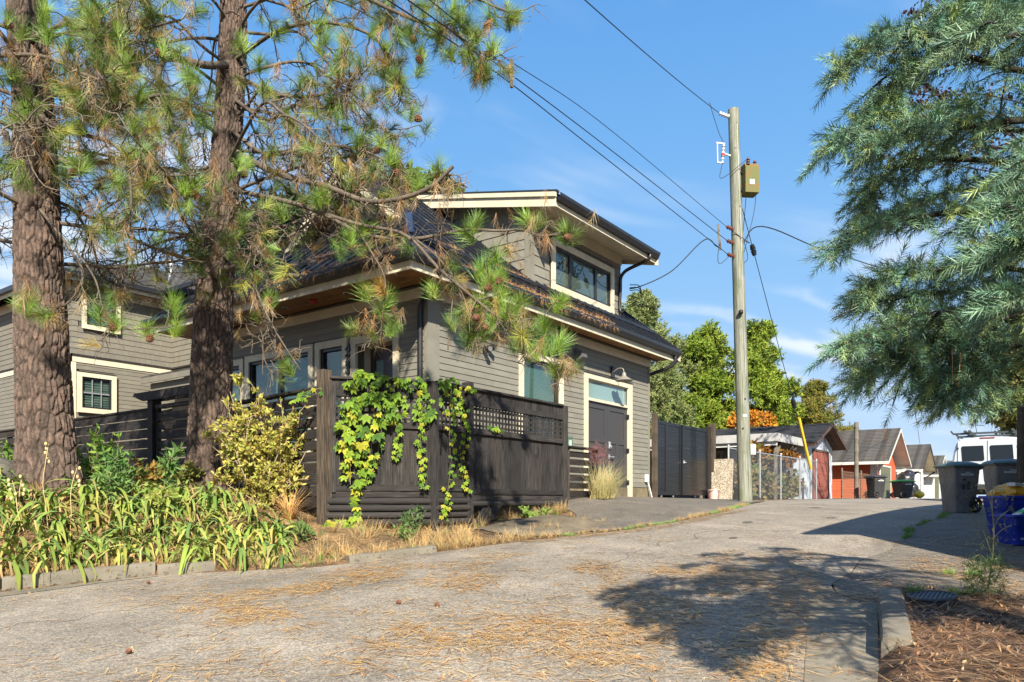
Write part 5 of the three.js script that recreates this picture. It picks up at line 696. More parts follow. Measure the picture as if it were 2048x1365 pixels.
{
  const grey = mat('grey bin plastic', 0.29, 0.27, 0.255, { map: gp, roughness: 0.6 }), lidG = mat('dark green lid', 0.13, 0.21, 0.19, { map: gp, roughness: 0.55 }), dk = mat('dark grey bin plastic', 0.05, 0.05, 0.052, { map: gp, roughness: 0.55 }), lime = mat('bright green lid', 0.06, 0.36, 0.03, { roughness: 0.5 });
  const dec = (lines) => { const c = document.createElement('canvas'); c.width = 420; c.height = 520; const x = c.getContext('2d'); x.clearRect(0, 0, 420, 520); for (const [t, px, py, size, col, rot] of lines) { x.save(); x.translate(px, py); if (rot) x.rotate(rot); x.fillStyle = col; x.font = 'bold ' + size + 'px sans-serif'; x.textAlign = 'center'; x.textBaseline = 'middle'; x.fillText(t, 0, 0); x.restore(); } const tx = new THREE.CanvasTexture(c); tx.colorSpace = THREE.SRGBColorSpace; return mat('bin print', 1, 1, 1, { map: tx, transparent: true, alphaTest: 0.4, roughness: 0.7 }); };
  const city = [['CITY OF', 230, 48, 34, '#f4f4f0'], ['VANCOUVER', 215, 90, 56, '#f4f4f0']];
  const b1 = at(1918, 1026, 13.6), gy = (p, d = 0.006) => shoulderY(p.x, p.z) + d;
  cart('grey wheeled bin with a dark green lid and stencilled numbers on the lane edge', [b1.x, gy(b1), b1.z], 0, 0.93, grey, lidG, null);
  const c1 = scene.children.at(-1); c1.rotation.y = 2.32; c1.scale.set(0.75, 0.86, 0.8);
  { const g = new THREE.PlaneGeometry(0.42, 0.52); g.rotateX(0.073); g.rotateY(Math.PI); g.translate(0.02, 0.62, -0.278); add('print', g, dec([...city, ['E  26', 140, 285, 104, '#0c0c0c', Math.PI / 2], ['433', 265, 315, 104, '#0c0c0c', Math.PI / 2]]), c1); }
  const b2 = at(2012, 992, 15.4); const c2 = cart('grey wheeled bin partly hidden behind the right edge post', [b2.x, gy(b2), b2.z], 2.1, 0.98, grey, lidG, null); { const g = new THREE.PlaneGeometry(0.42, 0.52); g.rotateX(0.073); g.rotateY(Math.PI); g.translate(0.02, 0.62, -0.278); add('print', g, dec(city), c2); }
  const b3 = at(1752, 996, 35); const c3 = cart('dark grey wheeled bin beside the stub pole and red garage', [b3.x, 0.09, b3.z], 0.2, 1.0, dk, dk, dec(city)); c3.rotation.y = -0.6;
  const b4 = at(1806, 996, 37); const c4 = cart('wide dark bin with a bright green lid in front of the red garage', [b4.x, 0.1, b4.z], -0.6, 1.0, dk, lime, dec(city)); c4.scale.set(1.25, 0.83, 1.1);
  // black bagged heap and yellow bag by the grey garage
  const h = thing('rubbish_bags', 'heap of black rubbish bags piled beside the grey garage', 'rubbish bags', [38.6, 0.12, 1.0]); for (const [x, y, z, r] of [[0, 0.4, 0, 0.5], [0.6, 0.45, 0.2, 0.45], [0.25, 1.0, 0.05, 0.42], [0.6, 1.3, 0.15, 0.3], [-0.4, 0.3, 0.1, 0.35]]) { const g = new THREE.IcosahedronGeometry(r, 3); const P = g.attributes.position; for (let i = 0; i < P.count; i++) { const k = 1 + 0.3 * (fbm(P.getX(i) * 6 + 9, P.getY(i) * 6 + P.getZ(i) * 5, 3) - 0.5); P.setXYZ(i, P.getX(i) * k + x, P.getY(i) * k * 1.0 + y, P.getZ(i) * k + z); } g.computeVertexNormals(); add('bag', g, mat('black plastic film', 0.018, 0.018, 0.02, { roughness: 0.3 }), h); }
  const yb = thing('yellow_bag', 'small yellow bag on the ground beside the black rubbish heap', 'bag', at(1839, 994, 37.2).setY(0.1).toArray()); { const g = new THREE.IcosahedronGeometry(0.24, 3).scale(1.2, 0.75, 1).translate(0, 0.15, 0); const P = g.attributes.position; for (let i = 0; i < P.count; i++) { const k = 1 + 0.35 * (fbm(P.getX(i) * 9 + 9, P.getY(i) * 9 + P.getZ(i) * 8, 3) - 0.5); P.setXYZ(i, P.getX(i) * k, P.getY(i) * k, P.getZ(i) * k); } g.computeVertexNormals(); add('bag_film', g, mat('yellow plastic film', 0.75, 0.52, 0.02, { roughness: 0.4 }), yb); add('bag_knot', new THREE.ConeGeometry(0.06, 0.12, 8).rotateX(Math.PI).translate(0, 0.36, 0), mat('yellow plastic film', 0.75, 0.52, 0.02, { roughness: 0.4 }), yb); }
  // blue recycling boxes
  const blue = mat('blue box plastic', 0.014, 0.05, 0.50, { map: gp, roughness: 0.45 });
  const box = (label, pos, turn, lines) => { const t = thing('recycling_box', label, 'recycling box', pos, turn); add('box_body', taper(0.46, 0.34, 0.54, 0.42, 0.34), blue, t); add('box_rim', flat([rbx(-0.29, 0.29, 0.31, 0.345, 0.2, 0.235, 0.01), rbx(-0.29, 0.29, 0.31, 0.345, -0.235, -0.2, 0.01), rbx(-0.29, -0.26, 0.31, 0.345, -0.2, 0.2, 0.01), rbx(0.26, 0.29, 0.31, 0.345, -0.2, 0.2, 0.01)]), blue, t); if (lines) { const g = new THREE.PlaneGeometry(0.4, 0.2); g.rotateX(-0.117); g.rotateY(0); g.rotateX(0.234).translate(-0.04, 0.13, 0.212); add('print', g, lines, t); } return t; };
  const dbox = (lines) => { const c = document.createElement('canvas'); c.width = 400; c.height = 200; const x = c.getContext('2d'); for (const [t, px, py, size, col] of lines) { x.fillStyle = col; x.font = 'bold ' + size + 'px sans-serif'; x.textAlign = 'center'; x.textBaseline = 'middle'; x.fillText(t, px, py); } x.fillStyle = '#dfe6f4'; x.beginPath(); x.moveTo(180, 34); x.lineTo(230, 14); x.lineTo(215, 40); x.closePath(); x.fill(); const tx = new THREE.CanvasTexture(c); tx.colorSpace = THREE.SRGBColorSpace; return mat('box print', 1, 1, 1, { map: tx, transparent: true, alphaTest: 0.4, roughness: 0.6 }); };
  const q1 = at(2052, 1081, 8.7), q2 = at(2032, 1044, 9.25), face = -0.95;
  box('front blue recycling box with white lettering at the right edge', [q1.x, gy(q1, 0.0), q1.z], face, dbox([['GFL', 200, 90, 110, '#dfe6f4'], ['ENVIRONMENTAL', 200, 158, 36, '#dfe6f4']]));
  const b5 = box('rear blue recycling box heaped with an amber bag behind the front one', [q2.x, gy(q2, 0.13), q2.z], face, null); b5.scale.setScalar(1.08);
  const bl = thing('storage_crate', 'blue plastic crate beneath the rear recycling box', 'crate', [q2.x, gy(q2, 0.0), q2.z], face); add('crate_body', taper(0.44, 0.34, 0.48, 0.38, 0.13), blue, bl); add('crate_rim', rbx(-0.25, 0.25, 0.115, 0.13, -0.2, 0.2, 0.005), blue, bl);
  const amber = thing('amber_bag', 'crumpled amber plastic bag stuffed in the rear blue box', 'bag', [q2.x, gy(q2, 0.46), q2.z], face); { const g = new THREE.IcosahedronGeometry(0.26, 4).scale(1.15, 0.55, 0.85); const P = g.attributes.position; for (let i = 0; i < P.count; i++) { const k = 1 + 0.55 * (fbm(P.getX(i) * 9 + 9, P.getY(i) * 12 + P.getZ(i) * 9 + 30, 4) - 0.5); P.setXYZ(i, P.getX(i) * k, P.getY(i) * k + 0.06, P.getZ(i) * k); } g.computeVertexNormals(); add('bag_film', g, mat('amber plastic film', 0.70, 0.36, 0.02, { roughness: 0.3, physical: true, transmission: 0.25, thickness: 0 }), amber); add('paper_scrap', bx(-0.2, -0.08, 0.16, 0.2, 0.05, 0.16).rotateY(0.3), M.white, amber); }
  const ct = thing('milk_carton', 'white and green carton lying on top of the front blue box', 'carton', [q1.x - 0.1, gy(q1, 0.3), q1.z - 0.02], face + 0.4); { const g = rbx(-0.14, 0.12, 0, 0.09, -0.045, 0.045, 0.006).rotateZ(0.35); add('carton_body', g, M.white, ct); add('carton_band', rbx(-0.05, 0.05, -0.001, 0.0915, -0.0465, 0.0465, 0.006).rotateZ(0.35), mat('green print', 0.1, 0.4, 0.15), ct); }
}
{ // white work van, seen from behind
  const t = thing('work_van', 'white full-size work van with a roof rack parked on the right verge', 'van'); const p = at(1975, 1004, 23.6); t.position.set(p.x, roadY(p.x, p.z) + 0.02, p.z); t.rotation.y = 0.0;
  const body = mat('white van paint', 0.44, 0.47, 0.50, { physical: true, clearcoat: 0.7, clearcoatRoughness: 0.1, roughness: 0.5 }), dark = mat('dark van glass', 0.012, 0.016, 0.022, { physical: true, specularIntensity: 0.5, roughness: 0.12 });
  // cross-section (z, y) lofted along x; rear at x = 0
  const sec = (w, top, tuck, y0 = 0.42) => { const o = []; const h = [[1, y0], [1.0, 0.8], [0.99, 1.15], [0.93, 1.55], [0.86, 1.85], [0.76, top - 0.03], [0.5, top], [0, top + 0.03]]; for (const [k, y] of h) o.push([k * w * tuck, Math.min(y, top + 0.03)]); const L = o.map(([z, y]) => [-z, y]).reverse().slice(1); return [...o, ...L]; };
  const st = [[0, sec(0.98, 2.02, 0.95)], [0.06, sec(1.0, 2.06, 1)], [0.5, sec(1.0, 2.08, 1)], [3.2, sec(1.0, 2.08, 1)], [3.9, sec(1.0, 1.98, 0.99)], [4.5, sec(0.98, 1.3, 0.98)], [5.3, sec(0.94, 1.12, 0.96)], [5.45, sec(0.9, 0.95, 0.95)]];
  const pos = [], idx = [], n = st[0][1].length; for (const [x, s] of st) for (const [z, y] of s) pos.push(x, y, z); for (let j = 0; j < st.length - 1; j++) for (let i = 0; i < n - 1; i++) { const a = j * n + i, b = a + 1; idx.push(a, a + n, b, b, a + n, b + n); } for (const e of [0, (st.length - 1) * n]) for (let i = 1; i < n - 1; i++) idx.push(e, e + i, e + i + 1); for (let j = 0; j < st.length - 1; j++) { const a = j * n, b = a + n - 1; idx.push(a, b, a + n, b, b + n, a + n); }
  let g = new THREE.BufferGeometry(); g.setAttribute('position', new THREE.Float32BufferAttribute(pos, 3)); g.setIndex(idx); g = metricUV(toCreasedNormals(g, 0.55)); add('van_body', g, body, t);
  for (const s of [-1, 1]) { const d = add('rear_door', rbx(-0.035, 0.0, 0.5, 1.97, s > 0 ? 0.012 : -0.80, s > 0 ? 0.80 : -0.012, 0.015), body, t); const wz = s > 0 ? [0.07, 0.70] : [-0.70, -0.07]; add('rear_window', prism([[wz[0] + 0.03, 1.32], [wz[1] - 0.03, 1.32], [wz[1], 1.36], [wz[1] - 0.03, 1.8], [wz[0] + 0.03, 1.8], [wz[0], 1.76]], 0, 0.02).rotateY(-Math.PI / 2).translate(-0.03, 0, 0), dark, d); add('tail_light', rbx(-0.05, 0.03, 0.72, 1.15, s * 0.87 - 0.05, s * 0.87 + 0.05, 0.012), mat('tail light red', 0.3, 0.02, 0.02, { roughness: 0.2 }), t); add('door_hinge', flat([bx(-0.04, 0, 0.8, 0.86, s * 0.8 - 0.03, s * 0.8 + 0.03), bx(-0.04, 0, 1.7, 1.76, s * 0.8 - 0.03, s * 0.8 + 0.03)]), M.black, t); }
  add('door_handle', rbx(-0.055, -0.03, 1.0, 1.14, 0.04, 0.11, 0.008), M.black, t); add('licence_plate', rbx(-0.045, -0.03, 0.72, 0.88, -0.5, -0.2, 0.004), M.white, t); add('bumper', rbx(-0.12, 0.1, 0.4, 0.58, -0.95, 0.95, 0.03), mat('dark bumper', 0.03, 0.03, 0.03, { roughness: 0.5 }), t); add('underbody', bx(0.1, 5.2, 0.28, 0.42, -0.85, 0.85), M.cable, t); add('brake_light', rbx(-0.02, 0.03, 2.02, 2.06, -0.2, 0.2, 0.008), mat('brake light', 0.2, 0.03, 0.03, { roughness: 0.3 }), t);
  const rub = mat('tyre rubber', 0.015, 0.015, 0.015, { roughness: 0.85 }); for (const [x, z] of [[1.1, -0.82], [1.1, 0.82], [4.5, -0.82], [4.5, 0.82]]) { const w = add('wheel', new THREE.TorusGeometry(0.27, 0.1, 12, 28).translate(x, 0.36, z), rub, t); add('rim', cyl(V(x, 0.36, z - 0.08), V(x, 0.36, z + 0.08), 0.2, 0.2, 18), M.steel, w); }
  for (const s of [-1, 1]) add('side_mirror', rbx(3.75, 3.85, 1.3, 1.55, s * 1.06 - 0.09, s * 1.06 + 0.09, 0.03), M.black, t);
  const rk = []; for (const x of [0.25, 1.6, 3.0]) rk.push(bar(V(x, 2.22, -0.95), V(x, 2.22, 0.95), 0.06, 0.06, false), bar(V(x, 2.05, -0.8), V(x, 2.22, -0.85), 0.05, 0.05, false), bar(V(x, 2.05, 0.8), V(x, 2.22, 0.85), 0.05, 0.05, false), bar(V(x, 2.22, -0.95), V(x, 2.32, -1.02), 0.05, 0.05, false), bar(V(x, 2.22, 0.95), V(x, 2.32, 1.02), 0.05, 0.05, false)); for (const z of [-0.62, -0.5, 0.66]) rk.push(bar(V(0.1, 2.28, z), V(3.4, 2.28, z), 0.06, 0.07, false)); rk.push(bar(V(0.3, 2.25, -0.3), V(0.3, 2.48, -0.34), 0.02, 0.02, false), bar(V(0.3, 2.48, -0.34), V(0.3, 2.46, -0.1), 0.02, 0.02, false)); add('roof_rack', flat(rk), mat('dark rack metal', 0.06, 0.07, 0.07, { roughness: 0.5, metalness: 0.4 }), t);
}
{ const q = at(2050, 1003, 12.6), t = thing('wooden_post', 'brown wooden post standing at the right edge behind the blue boxes', 'post', [q.x, shoulderY(q.x, q.z) - 0.1, q.z]); add('shaft', cyl(V(0, 0, 0), V(0, 1.95, 0), 0.115, 0.11, 14), M.post, t); add('cap', cyl(V(0, 1.95, 0), V(0, 1.98, 0), 0.12, 0.1, 14), M.greyWood, t); }
// ---------------------------------------------------------------- vegetation helpers
const UP = V(0, 1, 0), Q = new THREE.Quaternion(), S3 = V(1, 1, 1);
const place = (p, dir, scale = 1, roll = rnd() * 6.28) => { const q = new THREE.Quaternion().setFromUnitVectors(UP, dir.clone().normalize()); q.multiply(Q.setFromAxisAngle(UP, roll)); const s = typeof scale === 'number' ? V(scale, scale, scale) : scale; return new THREE.Matrix4().compose(p, q, s); };
const rdir = (upBias = 0) => { const a = rnd() * 6.283, z = rr(-1, 1), r = Math.sqrt(1 - z * z); return V(r * Math.cos(a), z + upBias, r * Math.sin(a)).normalize(); };
const col = (r, g, b, v = 0.2) => { const k = 1 + rr(-v, v), w = 1 + rr(-v, v) * 0.5; return new THREE.Color().setRGB(r * k * w, g * k, b * k / w); };
function blade(L, w, bend, seg = 2, dir = V(0, 1, 0), side = null, up = null) { // thin tapering bent strip from the origin
  const s = side || V(dir.y, dir.z, dir.x).cross(dir).normalize(), nn = s.clone().cross(dir).normalize(), u = up || nn, pos = [], nor = [], idx = [];
  for (let i = 0; i <= seg; i++) { const t = i / seg, c = dir.clone().multiplyScalar(L * t).addScaledVector(u, bend * L * t * t), hw = w / 2 * (1 - 0.85 * t * t); pos.push(c.x - s.x * hw, c.y - s.y * hw, c.z - s.z * hw, c.x + s.x * hw, c.y + s.y * hw, c.z + s.z * hw); nor.push(nn.x, nn.y, nn.z, nn.x, nn.y, nn.z); }
  for (let i = 0; i < seg; i++) { const a = i * 2; idx.push(a, a + 1, a + 2, a + 1, a + 3, a + 2); }
  return { pos, nor, idx };
}
class Strips { constructor() { this.p = []; this.n = []; this.i = []; this.c = []; } add(b, o = V(0, 0, 0), c0 = [1, 1, 1], c1 = c0) { const k = this.p.length / 3, n = b.pos.length / 3; for (let j = 0; j < b.pos.length; j += 3) this.p.push(b.pos[j] + o.x, b.pos[j + 1] + o.y, b.pos[j + 2] + o.z); this.n.push(...b.nor); for (const q of b.idx) this.i.push(q + k); for (let j = 0; j < n; j++) { const t = n > 2 ? Math.floor(j / 2) / (n / 2 - 1) : 0; this.c.push(mix(c0[0], c1[0], t), mix(c0[1], c1[1], t), mix(c0[2], c1[2], t)); } } build(colors = true) { const g = new THREE.BufferGeometry(); g.setAttribute('position', new THREE.Float32BufferAttribute(this.p, 3)); g.setAttribute('normal', new THREE.Float32BufferAttribute(this.n, 3)); if (colors) g.setAttribute('color', new THREE.Float32BufferAttribute(this.c, 3)); g.setIndex(this.i); return g; } }
const leafM = (name, o = {}) => mat(name, 1, 1, 1, { physical: true, transmission: 0.3, thickness: 0, roughness: 0.8, specularIntensity: 0.35, vertexColors: true, ...o });
const needleM = mat('pine needle', 1, 1, 1, { roughness: 0.5, vertexColors: true }), foliage = leafM('leaf'), dryM = mat('dry grass', 1, 1, 1, { roughness: 0.85, vertexColors: true });
// a tuft of long needles round the last few centimetres of a shoot, axis +y
function tuftGeo(n, len, droop, open) { const S = new Strips(); for (let i = 0; i < n; i++) { const a = rnd() * 6.283, t = rnd(), y0 = -0.17 * t, ang = mix(0.12, open, Math.pow(rnd(), 0.8)) + 0.25 * t; const d = V(Math.sin(ang) * Math.cos(a), Math.cos(ang), Math.sin(ang) * Math.sin(a)); S.add(blade(len * rr(0.75, 1.1), 0.0032, droop * rr(-1, 1), 2, d), V(0, y0, 0), [1.15, 0.98, 0.62], [0.92, 1, 0.95]); } return S.build(); }
const tufts = [tuftGeo(150, 0.20, 0.1, 1.1), tuftGeo(150, 0.21, 0.18, 1.35), tuftGeo(130, 0.19, 0.1, 0.85), tuftGeo(150, 0.20, 0.16, 1.6), tuftGeo(90, 0.22, 0.22, 1.0)];
const deadTufts = [tuftGeo(30, 0.20, 0.3, 0.55), tuftGeo(24, 0.17, 0.45, 0.95)];
function coneGeo() { const gs = []; for (let i = 0; i < 46; i++) { const t = i / 46, a = i * 2.4, r = 0.036 * Math.sin(Math.PI * Math.pow(0.08 + 0.9 * t, 0.8)) + 0.004; const g = new THREE.SphereGeometry(0.013, 5, 3).scale(1, 0.55, 1); g.translate(Math.cos(a) * r, t * 0.10, Math.sin(a) * r); gs.push(g); } gs.push(new THREE.SphereGeometry(0.03, 8, 6).scale(1, 1.7, 1).translate(0, 0.05, 0)); return flat(gs); }
const coneG = coneGeo(), coneM = mat('pine cone', 0.17, 0.072, 0.04, { roughness: 0.8 });
const wiggle = (a, b, n, amp, sag = 0) => { const out = [a.clone()], L = a.distanceTo(b); let off = V(0, 0, 0); for (let i = 1; i < n; i++) { off.add(rdir().multiplyScalar(amp * L)); out.push(a.clone().lerp(b, i / n).add(off.clone().multiplyScalar(Math.sin(Math.PI * i / n))).add(V(0, -sag * L * Math.sin(Math.PI * i / n), 0))); } out.push(b.clone()); return out; };
function stone2(x, y, px, s) { const ix = Math.floor(x), iy = Math.floor(y); let b1 = 9, b2 = 9, val = 0; for (let a = -1; a <= 1; a++) for (let b = -1; b <= 1; b++) { const cx = ((ix + a) % px + px) % px, cy = iy + b, dx = ix + a + 0.15 + 0.7 * hash(cx, cy, s) - x, dy = cy + 0.1 + 0.8 * hash(cx, cy, s + 1) - y, d = dx * dx + dy * dy; if (d < b1) { b2 = b1; b1 = d; val = hash(cx, cy, s + 2); } else if (d < b2) b2 = d; } return [val, Math.sqrt(b2) - Math.sqrt(b1)]; }
function trunkGeo(path, radius, y0, y1, rows, cols, cellW, cellH, depth, sd) { // ridged bark
  const C = new THREE.CatmullRomCurve3(path), pos = [], c = [], uv = [], idx = [], px = Math.max(5, Math.round(2 * Math.PI * radius(0.15) / cellW));
  for (let j = 0; j <= rows; j++) { const t = Math.pow(j / rows, 1.15), p = C.getPointAt(t), h = mix(y0, y1, t), r = radius(t);
    for (let i = 0; i <= cols; i++) { const u = (i % cols) / cols, a = u * 6.283, w = fbm(u * 6, h * 2.2, 3, 6, 0, sd) - 0.5, [v, e] = stone2((u + 0.06 * w) * px + 100 * px, h / cellH + 0.9 * w + 50, px, sd), f = fbm(u * px * 3, h / cellH * 4 + 7, 3, px * 3, 0, sd); const ridge = smooth(0.0, 0.30, e), flare = 1 + 0.12 * Math.sin(a * 3 + sd) * smooth(0.12, 0.0, t), rad = r * flare + depth * (ridge * (0.55 + 0.45 * v) - 0.6 + 0.4 * (f - 0.5)); pos.push(p.x + Math.cos(a) * rad, p.y, p.z + Math.sin(a) * rad); uv.push(u * 6.283 * 0.4, h); const k = mix(0.42, 0.95 + 0.45 * (v - 0.5), ridge) * (0.62 + 0.76 * f); c.push(k * (1 + 0.05 * v), k * 0.97, k * 0.94); } }
  for (let j = 0; j < rows; j++) for (let i = 0; i < cols; i++) { const a = j * (cols + 1) + i, b = a + cols + 1; idx.push(a, b, a + 1, b, b + 1, a + 1); }
  const g = new THREE.BufferGeometry(); g.setAttribute('position', new THREE.Float32BufferAttribute(pos, 3)); g.setAttribute('uv', new THREE.Float32BufferAttribute(uv, 2)); g.setAttribute('color', new THREE.Float32BufferAttribute(c, 3)); g.setIndex(idx); g.computeVertexNormals(); return g;
}
function pine(label, base, path, radius, spec) {
  const t = thing('pine_tree', label, 'tree'); const C = new THREE.CatmullRomCurve3(path); add('trunk', trunkGeo(path, radius, 0, path.at(-1).y - path[0].y, 640, 210, 0.062, 0.21, 0.03, spec.seed), M.bark, t);
  const g1 = [], g2 = [], green = [[], [], [], [], []], gcol = [[], [], [], [], []], dead = [[], []], dcol = [[], []]; let nb = 0;
  const trunkAt = (y) => { let lo = 0, hi = 1; for (let i = 0; i < 24; i++) { const m = (lo + hi) / 2; if (C.getPointAt(m).y < y) lo = m; else hi = m; } return C.getPointAt(lo); };
  const nodes = [];   // points on limbs, for attaching tips
  const tuft = (p, d, s = 1) => { const k = Math.floor(rnd() * 5); green[k].push(place(p, d, s * rr(0.7, 1.12))); const w = rnd(); gcol[k].push(w < 0.72 ? col(0.135, 0.225, 0.045, 0.3) : w < 0.9 ? col(0.25, 0.28, 0.06, 0.25) : col(0.30, 0.21, 0.07, 0.2)); if (rnd() < 0.12) deadTuft(p.clone().addScaledVector(d, -0.1), 0.7); };
  const deadTuft = (p, s = 1) => { const k = Math.floor(rnd() * 2); dead[k].push(place(p, V(rr(-0.4, 0.4), -1, rr(-0.4, 0.4)), s * rr(0.7, 1.15))); dcol[k].push(rnd() < 0.6 ? col(0.22, 0.135, 0.065, 0.3) : col(0.28, 0.20, 0.10, 0.25)); };
  const limb = (pts, r0, r1, seg = 22) => { if (nb < 90) { add('branch', tube(pts, r0, r1, 7, seg), M.branch, t); nb++; } else g1.push(tube(pts, r0, r1, 5, seg)); const cv = new THREE.CatmullRomCurve3(pts, false, 'centripetal'); for (let i = 1; i <= 10; i++) nodes.push(cv.getPoint(i / 10)); return cv; };
  const twig = (a, d, L, r, fate) => { const b = a.clone().addScaledVector(d, L), P = wiggle(a, b, 4, 0.14, 0.05); g2.push(tube(P, r, r * 0.45, 3, 6)); if (fate === 1) { const dd = b.clone().sub(P[3]).normalize().add(V(0, 0.35, 0)).normalize(); tuft(b, dd); } else if (fate === 2) deadTuft(b); return b; };
  const spray = (cv, L, n, livep, deadp, from = 0.25) => { for (let i = 0; i < n; i++) { const q = rr(from, 1), p = cv.getPoint(q), tg = cv.getTangent(q), d = tg.clone().multiplyScalar(0.6).add(rdir().multiplyScalar(0.9)).add(V(0, rr(-0.75, 0.25), 0)).normalize(), l = L * rr(0.4, 1), e = p.clone().addScaledVector(d, l), P = wiggle(p, e, 5, 0.13, rr(-0.06, 0.12)); g2.push(tube(P, 0.0095, 0.005, 4, 10)); const c2 = new THREE.CatmullRomCurve3(P); const live = rnd() < livep; if (live) tuft(e, c2.getTangent(1).add(V(0, 0.25, 0)).normalize()); const m = 3 + Math.floor(rnd() * 6); for (let k = 0; k < m; k++) { const f = rr(0.25, 0.95); twig(c2.getPoint(f), c2.getTangent(f).multiplyScalar(0.5).add(rdir().multiplyScalar(0.9)).add(V(0, -0.2, 0)).normalize(), rr(0.1, 0.34), 0.005, rnd() < livep * 0.2 ? 1 : rnd() < deadp ? 2 : 0); } } };
  for (const [pts, r0, r1, n, L, lp, dp] of spec.hand) spray(limb(pts, r0, r1, 26), L, n, lp, dp);
  for (let i = 0; i < spec.limbs; i++) { const y = mix(spec.lo, spec.hi, (i + rnd() * 0.8) / spec.limbs), az = i * 2.399 + rr(-0.4, 0.4), p = trunkAt(y), len = spec.len * rr(0.55, 1.05) * (1 - 0.45 * smooth(6, 12, y)); const d = V(Math.cos(az), 0, Math.sin(az)); if (spec.avoid && spec.avoid(d, y)) continue; const e = p.clone().addScaledVector(d, len).add(V(0, -len * rr(0.15, 0.5), 0)); e.y = Math.max(e.y, spec.floor + rnd() * 0.5 + (spec.floor > 3.5 && d.x > 0.1 ? 0.9 : 0)); const m = p.clone().addScaledVector(d, len * 0.45).add(V(0, len * rr(0.0, 0.15), 0)); const P = [p, ...wiggle(p, m, 2, 0.06).slice(1), ...wiggle(m, e, 3, 0.09).slice(1)]; const cv = limb(P, mix(0.034, 0.02, y / 12), 0.008, 18); spray(cv, 0.85, y < 6.6 ? spec.n : 5, y < 6.6 ? spec.live : 0.6, spec.dead, 0.3); }
  for (const [u, v, z] of spec.tips) { const e = at(u, v, z); let best = null, bd = 1e9; for (const q of nodes) { const d = q.distanceTo(e) + Math.max(0, e.y - q.y) * 0.4; if (d < bd && d > 0.12) { bd = d; best = q; } } if (best && bd < 1.8) { const P = wiggle(best, e, 4, 0.1, 0.10); g1.push(tube(P, 0.008, 0.006, 5, 12)); nodes.push(P[2], P[3]); } const d = V(rr(-0.35, 0.35), rr(0.35, 1), rr(-0.35, 0.35)).normalize(); const k = Math.floor(rnd() * 2); green[k].push(place(e, d, rr(0.95, 1.25))); gcol[k].push(col(0.155, 0.275, 0.042, 0.25)); green[2].push(place(e.clone().add(V(0, -0.03, 0)), d.clone().add(rdir().multiplyScalar(0.6)).normalize(), rr(0.8, 1.0))); gcol[2].push(col(0.18, 0.27, 0.045, 0.25)); if (rnd() < 0.3) { const c = add('cone', coneG, coneM, t); c.position.copy(e).add(V(rr(-0.05, 0.05), -0.1, rr(-0.05, 0.05))); c.quaternion.setFromUnitVectors(UP, rdir(-0.6)); } if (rnd() < 0.2) deadTuft(e.clone().add(V(0, -0.08, 0)), 0.9); }
  if (g1.length) add('small_branches', flat(g1), M.branch, t).userData.kind = 'stuff'; add('twigs', flat(g2), M.deadTwig, t).userData.kind = 'stuff';
  green.forEach((l, k) => l.length && copies('needles', tufts[k], needleM, l, t, gcol[k])); dead.forEach((l, k) => l.length && copies('dead_needles', deadTufts[k], needleM, l, t, dcol[k]));
}
